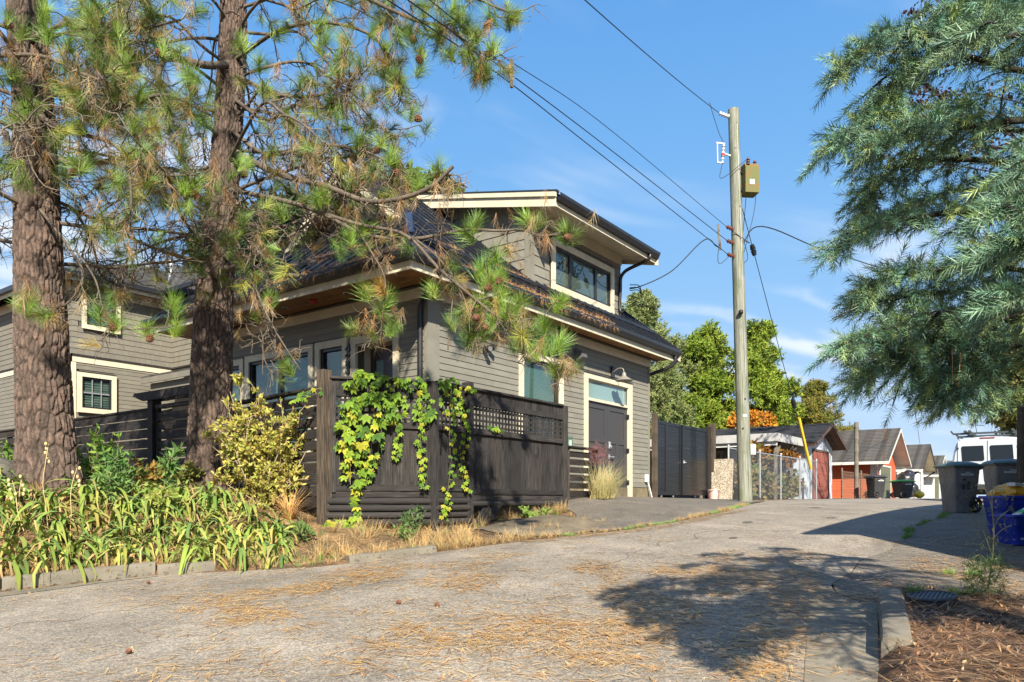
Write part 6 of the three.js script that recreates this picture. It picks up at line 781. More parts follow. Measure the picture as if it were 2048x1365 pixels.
{
  const b1 = at(100, 990, 9.5), p1 = [b1.clone().add(V(0, -0.25, 0)), at(88, 800, 9.5), at(76, 500, 9.5), at(66, 200, 9.55), at(52, 0, 9.6), V(b1.x - 0.2, 9.5, b1.z + 0.1), V(b1.x - 0.1, 13, b1.z)];
  const r1 = (t) => mix(0.325, 0.225, smooth(0.02, 0.45, t)) * (1 - 0.75 * smooth(0.45, 1, t)) + 0.09 * Math.pow(1 - smooth(0, 0.10, t), 2);
  const h = (l) => l.map(([u, v, z]) => at(u, v, z));
  pine('thick-trunked pine at the left edge with furrowed purplish bark', b1, p1, r1, { seed: 5, lo: 2.9, hi: 11, limbs: 46, len: 2.9, n: 21, floor: 3.3, live: 0.30, dead: 0.07, avoid: (d, y) => y < 3.2 && d.z > 0.3,
    hand: [[h([[70, 330, 9.5], [150, 250, 9.0], [240, 215, 8.6], [330, 190, 8.4], [420, 230, 8.2]]), 0.04, 0.012, 26, 0.6, 0.4, 0.4], [h([[60, 150, 9.5], [-20, 120, 9.1], [80, 112, 8.7], [170, 150, 8.4], [215, 165, 8.3]]), 0.035, 0.012, 20, 0.6, 0.35, 0.5], [h([[75, 300, 9.4], [160, 330, 9.0], [250, 320, 8.7], [330, 350, 8.5], [390, 350, 8.4]]), 0.03, 0.01, 22, 0.5, 0.35, 0.3], [h([[80, 420, 9.3], [140, 500, 8.9], [165, 555, 8.7], [130, 610, 8.6], [60, 625, 8.6]]), 0.02, 0.009, 6, 0.35, 0.3, 0.3], [h([[150, 500, 8.9], [190, 560, 8.8], [210, 630, 8.7], [232, 650, 8.7]]), 0.012, 0.007, 4, 0.3, 0.2, 0.3], [h([[60, 80, 9.4], [160, 40, 9.0], [260, 60, 8.7], [360, 40, 8.5]]), 0.035, 0.012, 26, 0.6, 0.5, 0.3], [h([[75, 230, 9.4], [130, 260, 8.9], [240, 300, 8.5], [262, 390, 8.3], [255, 470, 8.2]]), 0.03, 0.009, 20, 0.5, 0.35, 0.5]],
    tips: [[279, 179, 8.4], [268, 240, 8.3], [155, 248, 8.6], [213, 238, 8.5], [148, 320, 8.6], [172, 330, 8.6], [303, 238, 8.4], [361, 296, 8.5], [372, 361, 8.5], [386, 365, 8.5], [45, 58, 8.8], [138, 79, 8.7], [52, 220, 8.7], [28, 232, 8.7], [386, 158, 8.4], [45, 610, 8.6], [60, 600, 8.6], [200, 622, 8.7], [232, 640, 8.7], [292, 655, 8.8], [352, 650, 8.9], [345, 605, 8.9], [375, 150, 8.4], [90, 20, 8.7], [180, 25, 8.6], [300, 20, 8.6], [330, 100, 8.5], [120, 170, 8.6], [20, 150, 8.7], [250, 130, 8.5], [95, 60, 8.6], [15, 30, 8.7], [230, 60, 8.5]] });
  const b2 = at(415, 990, 11.25), p2 = [b2.clone().add(V(0, -0.3, 0)), at(420, 850, 11.25), at(428, 600, 11.25), at(452, 300, 11.3), at(466, 50, 11.3), V(b2.x + 0.3, 9.5, b2.z + 0.05), V(b2.x + 0.3, 14, b2.z)];
  const r2 = (t) => mix(0.30, 0.205, smooth(0.1, 0.42, t)) * (1 - 0.78 * smooth(0.42, 1, t)) + 0.1 * Math.pow(1 - smooth(0, 0.09, t), 2);
  pine('second pine, slimmer trunk in front of the lane house with drooping limbs', b2, p2, r2, { seed: 9, lo: 3.0, hi: 9, limbs: 44, len: 3.2, n: 21, floor: 3.8, live: 0.24, dead: 0.07, avoid: (d, y) => (y < 4.0 && d.x > 0.5) || (y < 3.4 && d.z < -0.4),
    hand: [[h([[465, 300, 11.2], [560, 350, 10.4], [650, 372, 9.9], [730, 402, 9.6], [790, 400, 9.4], [860, 375, 9.2], [906, 333, 9.1]]), 0.045, 0.022, 22, 0.45, 0.12, 0.3], [h([[460, 380, 11.0], [560, 400, 10.4], [640, 425, 10.0], [730, 470, 9.7], [830, 478, 9.5], [930, 460, 9.4], [1000, 462, 9.3], [1045, 460, 9.25], [1085, 472, 9.2], [1125, 465, 9.2]]), 0.035, 0.008, 18, 0.36, 0.12, 0.25], [h([[640, 425, 10.0], [720, 450, 9.7], [810, 470, 9.4], [880, 540, 9.1], [940, 590, 8.95], [1000, 640, 8.85], [1060, 690, 8.8], [1112, 735, 8.8]]), 0.028, 0.007, 24, 0.32, 0.22, 0.2], [h([[830, 478, 9.5], [880, 520, 9.3], [920, 580, 9.2], [945, 640, 9.15], [952, 670, 9.1]]), 0.014, 0.007, 14, 0.28, 0.35, 0.3], [h([[450, 440, 11.0], [500, 540, 10.4], [520, 600, 10.2], [552, 665, 10.0], [600, 740, 9.9]]), 0.02, 0.008, 10, 0.4, 0.15, 0.3], [h([[455, 470, 11.0], [440, 560, 10.6], [470, 640, 10.4], [520, 660, 10.2], [525, 750, 10.2]]), 0.012, 0.006, 6, 0.3, 0.1, 0.2], [h([[540, 580, 10.3], [545, 640, 10.2], [525, 690, 10.1], [540, 742, 10.1], [570, 735, 10.0]]), 0.009, 0.006, 3, 0.2, 0.1, 0.1], [h([[470, -80, 11.2], [600, -60, 10.4], [720, -10, 9.9], [830, 40, 9.6], [900, 60, 9.5], [940, 95, 9.4], [970, 120, 9.3]]), 0.04, 0.009, 30, 0.5, 0.55, 0.2], [h([[470, -60, 11.2], [640, -90, 10.2], [800, -50, 9.7], [930, -10, 9.4], [1020, 25, 9.3]]), 0.035, 0.009, 24, 0.45, 0.6, 0.15], [h([[462, 128, 11.2], [410, 130, 10.7], [335, 116, 10.3], [322, 130, 10.2], [314, 165, 10.15]]), 0.06, 0.035, 8, 0.6, 0.2, 0.4], [h([[336, 118, 10.3], [310, 70, 10.2], [270, 20, 10.2], [250, -10, 10.2]]), 0.02, 0.012, 8, 0.4, 0.2, 0.3], [h([[470, 150, 11.2], [560, 190, 10.6], [640, 190, 10.2], [700, 160, 10.0], [690, 210, 9.8]]), 0.03, 0.012, 24, 0.55, 0.3, 0.3], [h([[470, 200, 11.2], [540, 240, 10.5], [590, 210, 10.2], [650, 215, 10.0], [690, 190, 9.9], [700, 150, 9.8]]), 0.03, 0.012, 20, 0.5, 0.3, 0.3], [h([[470, 120, 11.2], [560, 60, 10.5], [650, 45, 10.1], [740, 70, 9.9], [790, 130, 9.8], [800, 200, 9.7]]), 0.032, 0.01, 28, 0.5, 0.5, 0.2], [h([[460, 260, 11.2], [540, 310, 10.5], [640, 290, 10.1], [720, 300, 9.9], [790, 330, 9.7]]), 0.03, 0.01, 28, 0.5, 0.35, 0.4], [h([[440, 540, 11.0], [480, 535, 10.7], [540, 548, 10.4], [600, 553, 10.2]]), 0.05, 0.03, 3, 0.3, 0, 0.2], [h([[700, 440, 9.8], [740, 500, 9.5], [770, 560, 9.4], [765, 620, 9.35], [760, 690, 9.35]]), 0.011, 0.006, 10, 0.25, 0.3, 0.3], [h([[905, 600, 9.1], [900, 650, 9.05], [896, 700, 9.05]]), 0.008, 0.011, 0, 0.1, 0, 0]],
    tips: [[479, 320, 10.6], [492, 330, 10.5], [558, 420, 10.2], [644, 386, 9.8], [632, 395, 9.8], [640, 45, 10.0], [650, 75, 10.0], [482, 86, 10.6], [517, 120, 10.4], [637, 90, 10], [682, 103, 9.9], [748, 55, 9.8], [686, 77, 9.9], [797, 165, 9.7], [790, 150, 9.7], [825, 221, 9.6], [840, 101, 9.6], [843, 135, 9.6], [877, 61, 9.5], [849, 18, 9.5], [923, 31, 9.4], [978, 31, 9.3], [1031, 25, 9.3], [1015, 35, 9.3], [985, 92, 9.3], [955, 135, 9.3], [970, 125, 9.3], [948, 68, 9.4], [935, 45, 9.4], [874, 329, 9.3], [788, 323, 9.6], [780, 310, 9.6], [837, 360, 9.4], [717, 283, 9.9], [748, 185, 9.8], [952, 443, 9.35], [930, 460, 9.4], [1052, 437, 9.25], [1134, 462, 9.2], [991, 505, 9.2], [967, 534, 9.1], [1002, 587, 8.95], [980, 560, 9.0], [1026, 634, 8.9], [1010, 620, 8.9], [944, 672, 9.1], [1043, 680, 8.85], [1081, 689, 8.8], [1120, 686, 8.8], [1087, 645, 8.85], [1122, 600, 8.9], [1062, 700, 8.8], [1112, 735, 8.8], [867, 575, 9.3], [732, 578, 9.5], [777, 598, 9.4], [784, 654, 9.35], [541, 594, 10.2], [574, 733, 10.0], [705, 360, 9.9], [760, 280, 9.8], [600, 170, 10.2], [660, 200, 10], [560, 60, 10.4], [720, 120, 9.9], [770, 90, 9.8], [820, 60, 9.6], [700, 470, 9.7], [735, 455, 9.7], [640, 290, 10.1], [590, 250, 10.2], [530, 180, 10.4], [545, 300, 10.4], [900, 100, 9.4], [910, 10, 9.4], [950, 620, 9.0], [1000, 545, 9.1], [960, 600, 9.0], [1040, 600, 8.95], [985, 640, 8.95]] });
}
// ---------------------------------------------------------------- weeping cedar on the right
{
  const cam = (X, y, Z) => V(-9.004 + 0.5934 * X + 0.8049 * Z, y, 8.346 + 0.8049 * X - 0.5934 * Z);
  const t = thing('cedar_tree', 'blue green weeping cedar reaching in from the right edge', 'tree'); const TX = 3.45, TZ = 2.95, base = cam(TX, -1, TZ);
  add('trunk', tube([base, cam(TX, 1.6, TZ), cam(TX + 0.05, 3.0, TZ)], 0.22, 0.05, 14, 20), M.darkBark, t);
  const sprig = (n, L) => { const S = new Strips(); for (let i = 0; i < n; i++) { const q = i / n, a = i * 2.399, ang = mix(1.25, 0.45, q) + rr(-0.2, 0.2), d = V(Math.sin(ang) * Math.cos(a), Math.cos(ang), Math.sin(ang) * Math.sin(a)); S.add(blade(rr(0.03, 0.046), 0.0036, rr(-0.15, 0.15), 1, d), V(0, L * q, 0), [0.9, 0.92, 0.85], [1.1, 1.08, 1.05]); } return S.build(); };
  const sp = [sprig(40, 0.10), sprig(36, 0.09), sprig(48, 0.12)], list = [[], [], []], cc = [[], [], []], wood = []; let nb = 0;
  const putS = (p, d) => { const k = Math.floor(rnd() * 3); list[k].push(place(p, d, rr(0.72, 1.05))); cc[k].push(rnd() < 0.86 ? col(0.115, 0.205, 0.118, 0.38) : col(0.24, 0.32, 0.11, 0.25)); };
  const along = (cv, L, r0, sub, droop) => { if (r0 > 0.01 && nb < 120) { add('branch', tube(cv.getPoints(14), r0, 0.004, 6), M.darkBark, t); nb++; } else wood.push(tube(cv.getPoints(7), r0, 0.0025, 4));
    const n = Math.max(2, Math.round(L / 0.045)); for (let i = 0; i < n; i++) { const q = (i + rnd() * 0.5) / n; if (q < 0.12 && sub) continue; const p = cv.getPoint(q), tg = cv.getTangent(q); putS(p, tg.clone().add(rdir().multiplyScalar(0.75)).normalize()); }
    putS(cv.getPoint(0.97), cv.getTangent(1));
    if (sub) { const m = Math.round(L / 0.06); for (let i = 1; i < m; i++) { const q = i / m, p = cv.getPoint(q), tg = cv.getTangent(q), sd = tg.clone().cross(UP).normalize().multiplyScalar(i % 2 ? 1 : -1), l = (0.06 + 0.25 * Math.sin(Math.PI * Math.min(1, (1 - q) * 0.6 + 0.02))) * rr(0.45, 1.15); const e = p.clone().addScaledVector(tg, l * 0.55).addScaledVector(sd, l * rr(0.35, 0.85)).add(V(0, -l * rr(-0.1, 0.7) * droop, 0)), md = p.clone().lerp(e, 0.5).add(V(0, l * 0.1, 0)); along(new THREE.CatmullRomCurve3([p, md, e]), l, 0.005, false, droop); } } };
  const P = (l, z) => l.map(([u, v, dz = 0], i) => at(u + 52 * i / (l.length - 1), v - 55 * smooth(560, 700, v), (z + dz) * 0.76));
  const handed = [[[[2200, 40, 0.1], [1960, 78, 0], [1850, 70, -0.1], [1760, 78, -0.15], [1690, 95, -0.2], [1622, 148, -0.25]], 4.0], [[[2100, 150], [1900, 110, -0.1], [1800, 130, -0.2], [1735, 180, -0.25], [1697, 224, -0.3]], 4.2], [[[2200, 280], [1960, 250, 0], [1850, 236, -0.1], [1740, 232, -0.2], [1670, 254, -0.25], [1610, 291, -0.3]], 4.1], [[[2050, 240], [1850, 262], [1760, 270, -0.1], [1706, 296, -0.1]], 3.8], [[[2150, 330], [1900, 318], [1780, 332, -0.1], [1720, 370, -0.2], [1682, 405, -0.2]], 4.3], [[[2180, 460], [1950, 425], [1800, 435, -0.1], [1700, 452, -0.2], [1618, 503, -0.3]], 4.1], [[[2150, 390], [1900, 380], [1780, 420, -0.1], [1700, 440, -0.1]], 4.5], [[[2200, 560], [1950, 530], [1820, 545, -0.1], [1730, 560, -0.2], [1675, 597, -0.2]], 4.2], [[[2150, 600], [1900, 590], [1780, 610, -0.1], [1677, 652, -0.2]], 4.4], [[[2180, 690], [1950, 665], [1820, 690, -0.1], [1720, 716, -0.2], [1627, 748, -0.3]], 4.1], [[[2100, 700], [1900, 690], [1760, 730, -0.1], [1650, 756, -0.1]], 4.35], [[[2150, 730], [1930, 720], [1800, 750, -0.1], [1720, 785, -0.2], [1672, 812, -0.2]], 4.2], [[[1960, 700, 0.1], [1880, 760, -0.1], [1870, 800, -0.15], [1836, 862, -0.2]], 4.0], [[[1900, 730], [1810, 770, -0.05], [1803, 800, -0.1], [1818, 834, -0.1]], 4.1], [[[2100, 740], [1960, 760], [1900, 800, -0.1], [1850, 850, -0.1]], 3.9], [[[2200, 760], [2060, 770], [1990, 800, -0.1], [1935, 858, -0.1]], 4.3], [[[2250, 30], [2100, 10, 0], [1980, 30, -0.2], [1900, 60, -0.4]], 3.3], [[[2250, 330], [2120, 300, -0.2], [2010, 380, -0.5], [1950, 420, -0.6]], 3.6], [[[2250, 480], [2100, 460, -0.3], [2030, 490, -0.5], [1985, 480, -0.6]], 3.5], [[[2200, 560], [2100, 580, -0.3], [2030, 570, -0.5], [2000, 600, -0.6]], 3.5], [[[2100, -40], [1960, -20, 0], [1900, 0, -0.1], [1870, 20, -0.1]], 4.0]];
  for (const [l, z] of handed) { const pts = P(l, z); pts.unshift(cam(TX, pts[0].y + 0.05, TZ)); const cv = new THREE.CatmullRomCurve3(pts, false, 'centripetal'); along(cv, cv.getLength(), 0.016, true, 0.38); }
  for (let i = 0, y = 1.12; y < 2.75; y += 0.044, i++) { const az = i * 2.399, dx = Math.cos(az), dz = Math.sin(az); let L = mix(2.1, 1.6, smooth(1.5, 2.7, y)) * rr(0.75, 1.05); const toLeft = -dx; if (dx > 0.55 && y > 0) L *= 0.6; if (toLeft > 0.35 && dz > -0.45) L = Math.min(L, 1.0 + 0.35 * rnd()); if (y < 1.0 && dz < -0.2) L *= 0.85;
    const a = cam(TX, y, TZ), b = cam(TX + dx * L * 0.55, y + 0.14 * L, TZ + dz * L * 0.55), e = cam(TX + dx * L, y - 0.05 * L, TZ + dz * L), m2 = cam(TX + dx * L * 0.85, y + 0.08 * L, TZ + dz * L * 0.85); const cv = new THREE.CatmullRomCurve3([a, b, m2, e]); along(cv, L, 0.018, true, 0.6); }
  add('branchlets', flat(wood), M.darkBark, t).userData.kind = 'stuff'; list.forEach((l, k) => copies('needles', sp[k], needleM, l, t, cc[k]));
  // fallen pine needles caught in the cedar, and a bare twig
  const S = []; for (const [u, v] of [[1975, 470], [1968, 460], [1985, 468], [1770, 850], [1776, 856], [1980, 170], [2010, 160], [1905, 700], [1922, 705], [1830, 820]]) { const p = at(u, v, 2.8); S.push(tube([p, p.clone().add(V(rr(-0.02, 0.02), -0.13, rr(-0.02, 0.02)))], 0.0012, 0.0008, 3)); } add('caught_needles', flat(S), mat('dry needle', 0.55, 0.24, 0.08), t).userData.kind = 'stuff';
  add('bare_twig', tube(P([[1720, 640], [1690, 662], [1660, 674], [1612, 693]], 3.97), 0.005, 0.002, 5, 10), M.darkBark, t);
}
// ---------------------------------------------------------------- leafy trees
function leafGeo(L, W, fold = 0.25, seg = 3) { // folded pointed leaf along +y
  const pos = [], idx = [], c = []; for (let i = 0; i <= seg; i++) { const t = i / seg, w = W / 2 * Math.sin(Math.PI * Math.min(1, 0.08 + 0.92 * t)) * (1.15 - 0.3 * t), y = L * t, z = -0.18 * L * t * t; pos.push(-w, y, z + fold * w, 0, y, z, w, y, z + fold * w); const k = mix(0.9, 1.08, t); c.push(k, k, k, k * 1.08, k * 1.08, k, k, k, k); }
  for (let i = 0; i < seg; i++) { const a = i * 3; idx.push(a, a + 1, a + 3, a + 1, a + 4, a + 3, a + 1, a + 2, a + 4, a + 2, a + 5, a + 4); }
  const g = new THREE.BufferGeometry(); g.setAttribute('position', new THREE.Float32BufferAttribute(pos, 3)); g.setAttribute('color', new THREE.Float32BufferAttribute(c, 3)); g.setIndex(idx); g.computeVertexNormals(); return g;
}
const sprayGeo = (n, L, leafL, W) => { const S = new Strips(); for (let i = 0; i < n; i++) { const q = rnd(), a = rnd() * 6.28, ang = rr(0.4, 1.5), d = V(Math.sin(ang) * Math.cos(a), Math.cos(ang), Math.sin(ang) * Math.sin(a)); const b = blade(leafL * rr(0.7, 1.2), W, rr(-0.3, 0.3), 2, d), k = rr(0.82, 1.15); S.add(b, V(0, L * q, 0), [k, k, k]); } return S.build(); };
function tree(label, base, h, blobs, o) { // blobs: [x, y, z, rx, ry, rz] relative to base; leaf sprays sit through the outer part of each blob's own clumps
  const K = o.k || 1; h *= K; blobs = blobs.map((b) => [...b.slice(0, 6).map((x) => x * K), b[6]]);
  const t = thing(o.name || 'leafy_tree', label, 'tree', base.toArray(), 0, o.group); const gs = [tube(wiggle(V(0, -0.4, 0), V(0, h * 0.8, 0), 5, 0.02), o.r || 0.2, 0.05, 10, 16)];
  const list = [[], []], cc = [[], []];
  for (const [x, y, z, rx, ry, rz, n] of blobs) {
    const c = V(x, y, z); gs.push(tube(wiggle(V(0, Math.max(0.4, y - ry * 1.2), 0), c, 4, 0.08), (o.r || 0.2) * 0.35, 0.015, 6, 10));
    const clumps = o.clumps || 14; for (let k = 0; k < clumps; k++) { const d = rdir(0.1), q = Math.pow(rnd(), 0.4), cp = c.clone().add(V(d.x * rx * q, d.y * ry * q, d.z * rz * q)), cr = (o.clumpR || 0.32) * Math.min(rx, ry) * rr(0.7, 1.3), tone = rnd(); if (k % 2 === 0) gs.push(tube(wiggle(c, cp, 3, 0.1), 0.02 + 0.05 * (o.r || 0.2), 0.008, 4, 6));
      const m = Math.round((n || o.n) / clumps); for (let i = 0; i < m; i++) { const dd = rdir(0.25), p = cp.clone().addScaledVector(dd, cr * Math.pow(rnd(), 0.45)); const kk = Math.floor(rnd() * 2); list[kk].push(place(p, dd.clone().add(rdir().multiplyScalar(0.7)).add(V(0, o.lift || 0.2, 0)).normalize(), K * rr(0.7, 1.3))); const q2 = o.colors[Math.floor((tone * 0.6 + rnd() * 0.4) * o.colors.length * 0.999)]; cc[kk].push(col(...q2, 0.16)); } }
  }
  add('trunk', flat(gs), o.bark || M.darkBark, t); list.forEach((l, k) => l.length && copies('foliage', o.geo[k % o.geo.length], foliage, l, t, cc[k])); return t;
}
const fine = [sprayGeo(20, 0.3, 0.13, 0.03), sprayGeo(18, 0.28, 0.12, 0.034)], broad = [sprayGeo(9, 0.25, 0.14, 0.085), sprayGeo(8, 0.22, 0.16, 0.09)], coarse = [sprayGeo(12, 0.5, 0.3, 0.13), sprayGeo(10, 0.45, 0.28, 0.14)];
{
  const gold = [[0.14, 0.22, 0.025], [0.21, 0.295, 0.03], [0.29, 0.35, 0.045], [0.06, 0.105, 0.018]], B = (u, z) => { const p = at(u, 1000, z); p.y = -0.1; return p; };
  tree('bright golden green clumped conifer behind the black gate, left of the pole', B(1412, 43), 7.5, [[0, 5.4, 0, 0.9, 1.0, 1.0], [-0.9, 4.3, 0.5, 0.9, 0.7, 0.9], [0.8, 3.7, 0.3, 0.9, 0.7, 0.9], [-0.3, 2.7, 0.6, 1.3, 0.7, 1.0], [0.3, 6.5, 0, 0.7, 0.6, 0.6], [0.9, 5.7, -0.4, 0.7, 0.6, 0.7], [-0.7, 6.0, -0.2, 0.6, 0.5, 0.7], [1.2, 4.7, 0, 0.7, 0.5, 0.7], [-1.4, 3.3, 0.2, 0.8, 0.6, 0.8]], { geo: fine, n: 760, k: 1.4, colors: gold, clumps: 11, clumpR: 0.34, lift: 0.5 });
  tree('bright golden green clumped conifer behind the utility pole', B(1515, 43), 7.6, [[0, 5.6, 0, 0.8, 0.8, 0.9], [0.7, 4.6, 0.4, 0.8, 0.6, 0.8], [-0.6, 4.3, 0.5, 0.8, 0.7, 0.8], [0.5, 3.5, 0.6, 1.0, 0.6, 0.9], [0.1, 6.6, 0, 0.6, 0.5, 0.6], [-0.8, 5.4, 0, 0.6, 0.6, 0.7], [0.9, 5.9, -0.2, 0.5, 0.5, 0.7], [-0.2, 2.6, 0.5, 1.2, 0.6, 1.0], [1.2, 2.9, 0.2, 0.8, 0.6, 0.8]], { geo: fine, n: 760, k: 1.4, colors: gold, clumps: 11, clumpR: 0.34, lift: 0.5 });
  const grey = [[0.22, 0.27, 0.09], [0.30, 0.34, 0.13], [0.17, 0.22, 0.07]];
  tree('tall pale green tree rising behind the right end of the house', B(1278, 38), 11, [[0, 8.2, 0, 1.3, 1.9, 1.3], [0.3, 6.0, 0.3, 1.4, 1.6, 1.3], [-0.5, 6.8, 0, 1.2, 1.6, 1.2], [0.5, 4.4, 0, 1.4, 1.5, 1.3], [0, 9.6, 0, 0.7, 0.9, 0.7]], { geo: fine, n: 1500, colors: grey, clumps: 22, clumpR: 0.3, lift: 0.9 });
  tree('smaller pale green tree between the tall tree and the golden conifer', B(1345, 42), 8, [[0, 6.4, 0, 1.0, 1.6, 1.0], [0, 4.4, 0.2, 1.3, 1.5, 1.2], [0.3, 2.8, 0.2, 1.4, 1.2, 1.2], [-0.7, 3.6, 0.4, 1.2, 1.2, 1.2]], { geo: fine, n: 1200, k: 1.14, colors: grey, clumps: 20, clumpR: 0.3, lift: 0.9 });
  const olive = [[0.13, 0.155, 0.03], [0.22, 0.22, 0.035], [0.27, 0.21, 0.045], [0.10, 0.13, 0.03]];
  tree('rounded olive and yellowing tree beyond the pale blue garage', B(1625, 64), 8, [[0.5, 5.9, 0, 1.2, 1.2, 1.2], [-0.9, 5.2, 0, 1.2, 1.0, 1.2], [0.9, 4.6, 0.2, 1.1, 1.0, 1.1], [-0.4, 4.2, 0.3, 1.4, 0.9, 1.2], [0.7, 6.7, 0, 0.6, 0.6, 0.6]], { geo: fine, n: 620, k: 1.39, colors: olive, clumps: 18, clumpR: 0.26, bark: M.deadTwig });
  tree('low olive shrub showing above the red garage roof', B(1690, 52), 4.6, [[0, 4.6, 0, 1.1, 0.6, 1.0], [-0.9, 4.4, 0, 0.8, 0.5, 0.8]], { geo: fine, n: 300, colors: olive, clumps: 10, name: 'shrub' });
  const orange = [[0.55, 0.22, 0.02], [0.62, 0.32, 0.03], [0.45, 0.14, 0.015], [0.30, 0.28, 0.04]];
  tree('orange autumn maple showing over the carport roof', B(1500, 38.5), 4.2, [[0, 4.0, 0, 1.0, 0.55, 0.8], [0.9, 4.05, 0.2, 0.9, 0.5, 0.7], [-0.9, 3.8, 0, 0.8, 0.4, 0.7], [-1.6, 3.7, 0.3, 0.6, 0.35, 0.5]], { geo: broad, n: 420, colors: orange, clumps: 10 });
  tree('small orange leafed shrub behind the chain-link fence', V(17.6, 0, -0.5), 1.6, [[0, 1.6, 0, 0.6, 0.3, 0.4], [1.5, 1.6, 0.1, 0.6, 0.3, 0.4], [2.8, 1.45, 0.1, 0.5, 0.3, 0.4]], { geo: broad, n: 110, colors: [[0.26, 0.11, 0.02], [0.32, 0.17, 0.04], [0.14, 0.12, 0.03]], clumps: 8, name: 'shrub', r: 0.06 });
  tree('tangled green weeds growing behind the chain-link fence', V(17.0, 0, -0.5), 1.0, [[-1.5, 0.5, 0, 0.9, 0.5, 0.4], [0.5, 0.55, 0, 1.0, 0.5, 0.4], [2.6, 0.5, 0, 1.0, 0.5, 0.4], [3.9, 0.5, 0.2, 0.7, 0.4, 0.4]], { geo: broad, n: 260, colors: [[0.1, 0.13, 0.03], [0.22, 0.2, 0.06], [0.3, 0.22, 0.1]], clumps: 9, name: 'shrub', r: 0.04 });
  const green = [[0.055, 0.10, 0.022], [0.09, 0.145, 0.03], [0.13, 0.19, 0.045]];
  tree('leafy tree whose top shows above the dormer roof', B(915, 27), 11, [[0, 10.1, 0, 1.2, 0.8, 1.2], [-1.3, 10.0, 0, 1.1, 0.9, 1.1], [1.0, 10.1, 0.2, 1.0, 0.5, 1.0], [-2.6, 9.6, 0, 1.2, 1.0, 1.2]], { geo: coarse, n: 330, colors: green, clumps: 14 });
  tree('dark dense tree behind the left roof slope of the lane house', B(535, 36), 10, [[0, 7.8, 0, 1.4, 1.6, 1.4], [-1.2, 6.6, 0, 1.3, 1.5, 1.3], [1.4, 8.6, 0, 1.2, 1.3, 1.2], [-1.9, 5.4, 0.3, 1.2, 1.2, 1.2]], { geo: coarse, n: 420, k: 1.5, colors: [[0.022, 0.045, 0.018], [0.035, 0.065, 0.025], [0.05, 0.085, 0.03]], clumps: 16 });
  tree('sunlit tree with yellowing leaves at the right edge above the van', B(2030, 31), 6, [[0, 3.2, 0, 0.9, 0.8, 0.8], [0.8, 2.6, 0, 0.9, 0.8, 0.8], [-0.5, 2.5, 0.2, 0.6, 0.6, 0.6], [0.4, 4.2, 0, 1.2, 0.8, 0.9]], { geo: broad, n: 420, k: 1.45, colors: [[0.2, 0.24, 0.05], [0.34, 0.3, 0.09], [0.13, 0.17, 0.04], [0.4, 0.26, 0.1]], clumps: 14 });
  // purple plum behind the cedar
  const pl = thing('plum_tree', 'dark purple leafed plum tree showing through the cedar', 'tree'); const w = [], l = [], c = []; const root = at(2330, 900, 20.5); w.push(tube([root.clone().setY(-1), root, at(2250, 300, 20.3), at(2150, 100, 20)], 0.12, 0.04, 8, 14));
  for (const pts of [[[2200, 250], [1980, 190], [1850, 190], [1755, 172]], [[2200, 330], [1950, 240], [1850, 215], [1790, 190]], [[2150, 100], [1950, 10], [1880, 20], [1825, 28]], [[2200, 60], [2000, -20], [1950, 20], [1860, 40]], [[2200, 350], [1900, 330], [1800, 318], [1705, 312]], [[2150, 420], [1900, 430], [1780, 440], [1720, 420]], [[2200, 150], [2040, 110], [1960, 120], [1850, 130]], [[2200, 300], [2050, 280], [1950, 300], [1900, 250]], [[2150, 0], [2060, 30], [2000, 60], [1960, 90]], [[2150, 260], [1900, 200], [1840, 160], [1820, 130]]]) { const cv = new THREE.CatmullRomCurve3([at(2225, 240, 20.2), ...pts.map(([u, v]) => at(u, v, 20 + rr(-0.8, 0.8)))]); w.push(tube(cv.getPoints(14), 0.03, 0.008, 5)); const n = Math.round(cv.getLength() / 0.022); for (let i = 0; i < n; i++) { const q = rr(0.15, 1), p = cv.getPoint(q).add(rdir().multiplyScalar(0.32 * rnd())); l.push(place(p, rdir(), rr(0.7, 1.2))); c.push(col(0.045, 0.014, 0.016, 0.4)); } } add('trunk', flat(w), M.darkBark, pl); copies('leaves', leafGeo(0.12, 0.08), foliage, l, pl, c);
}
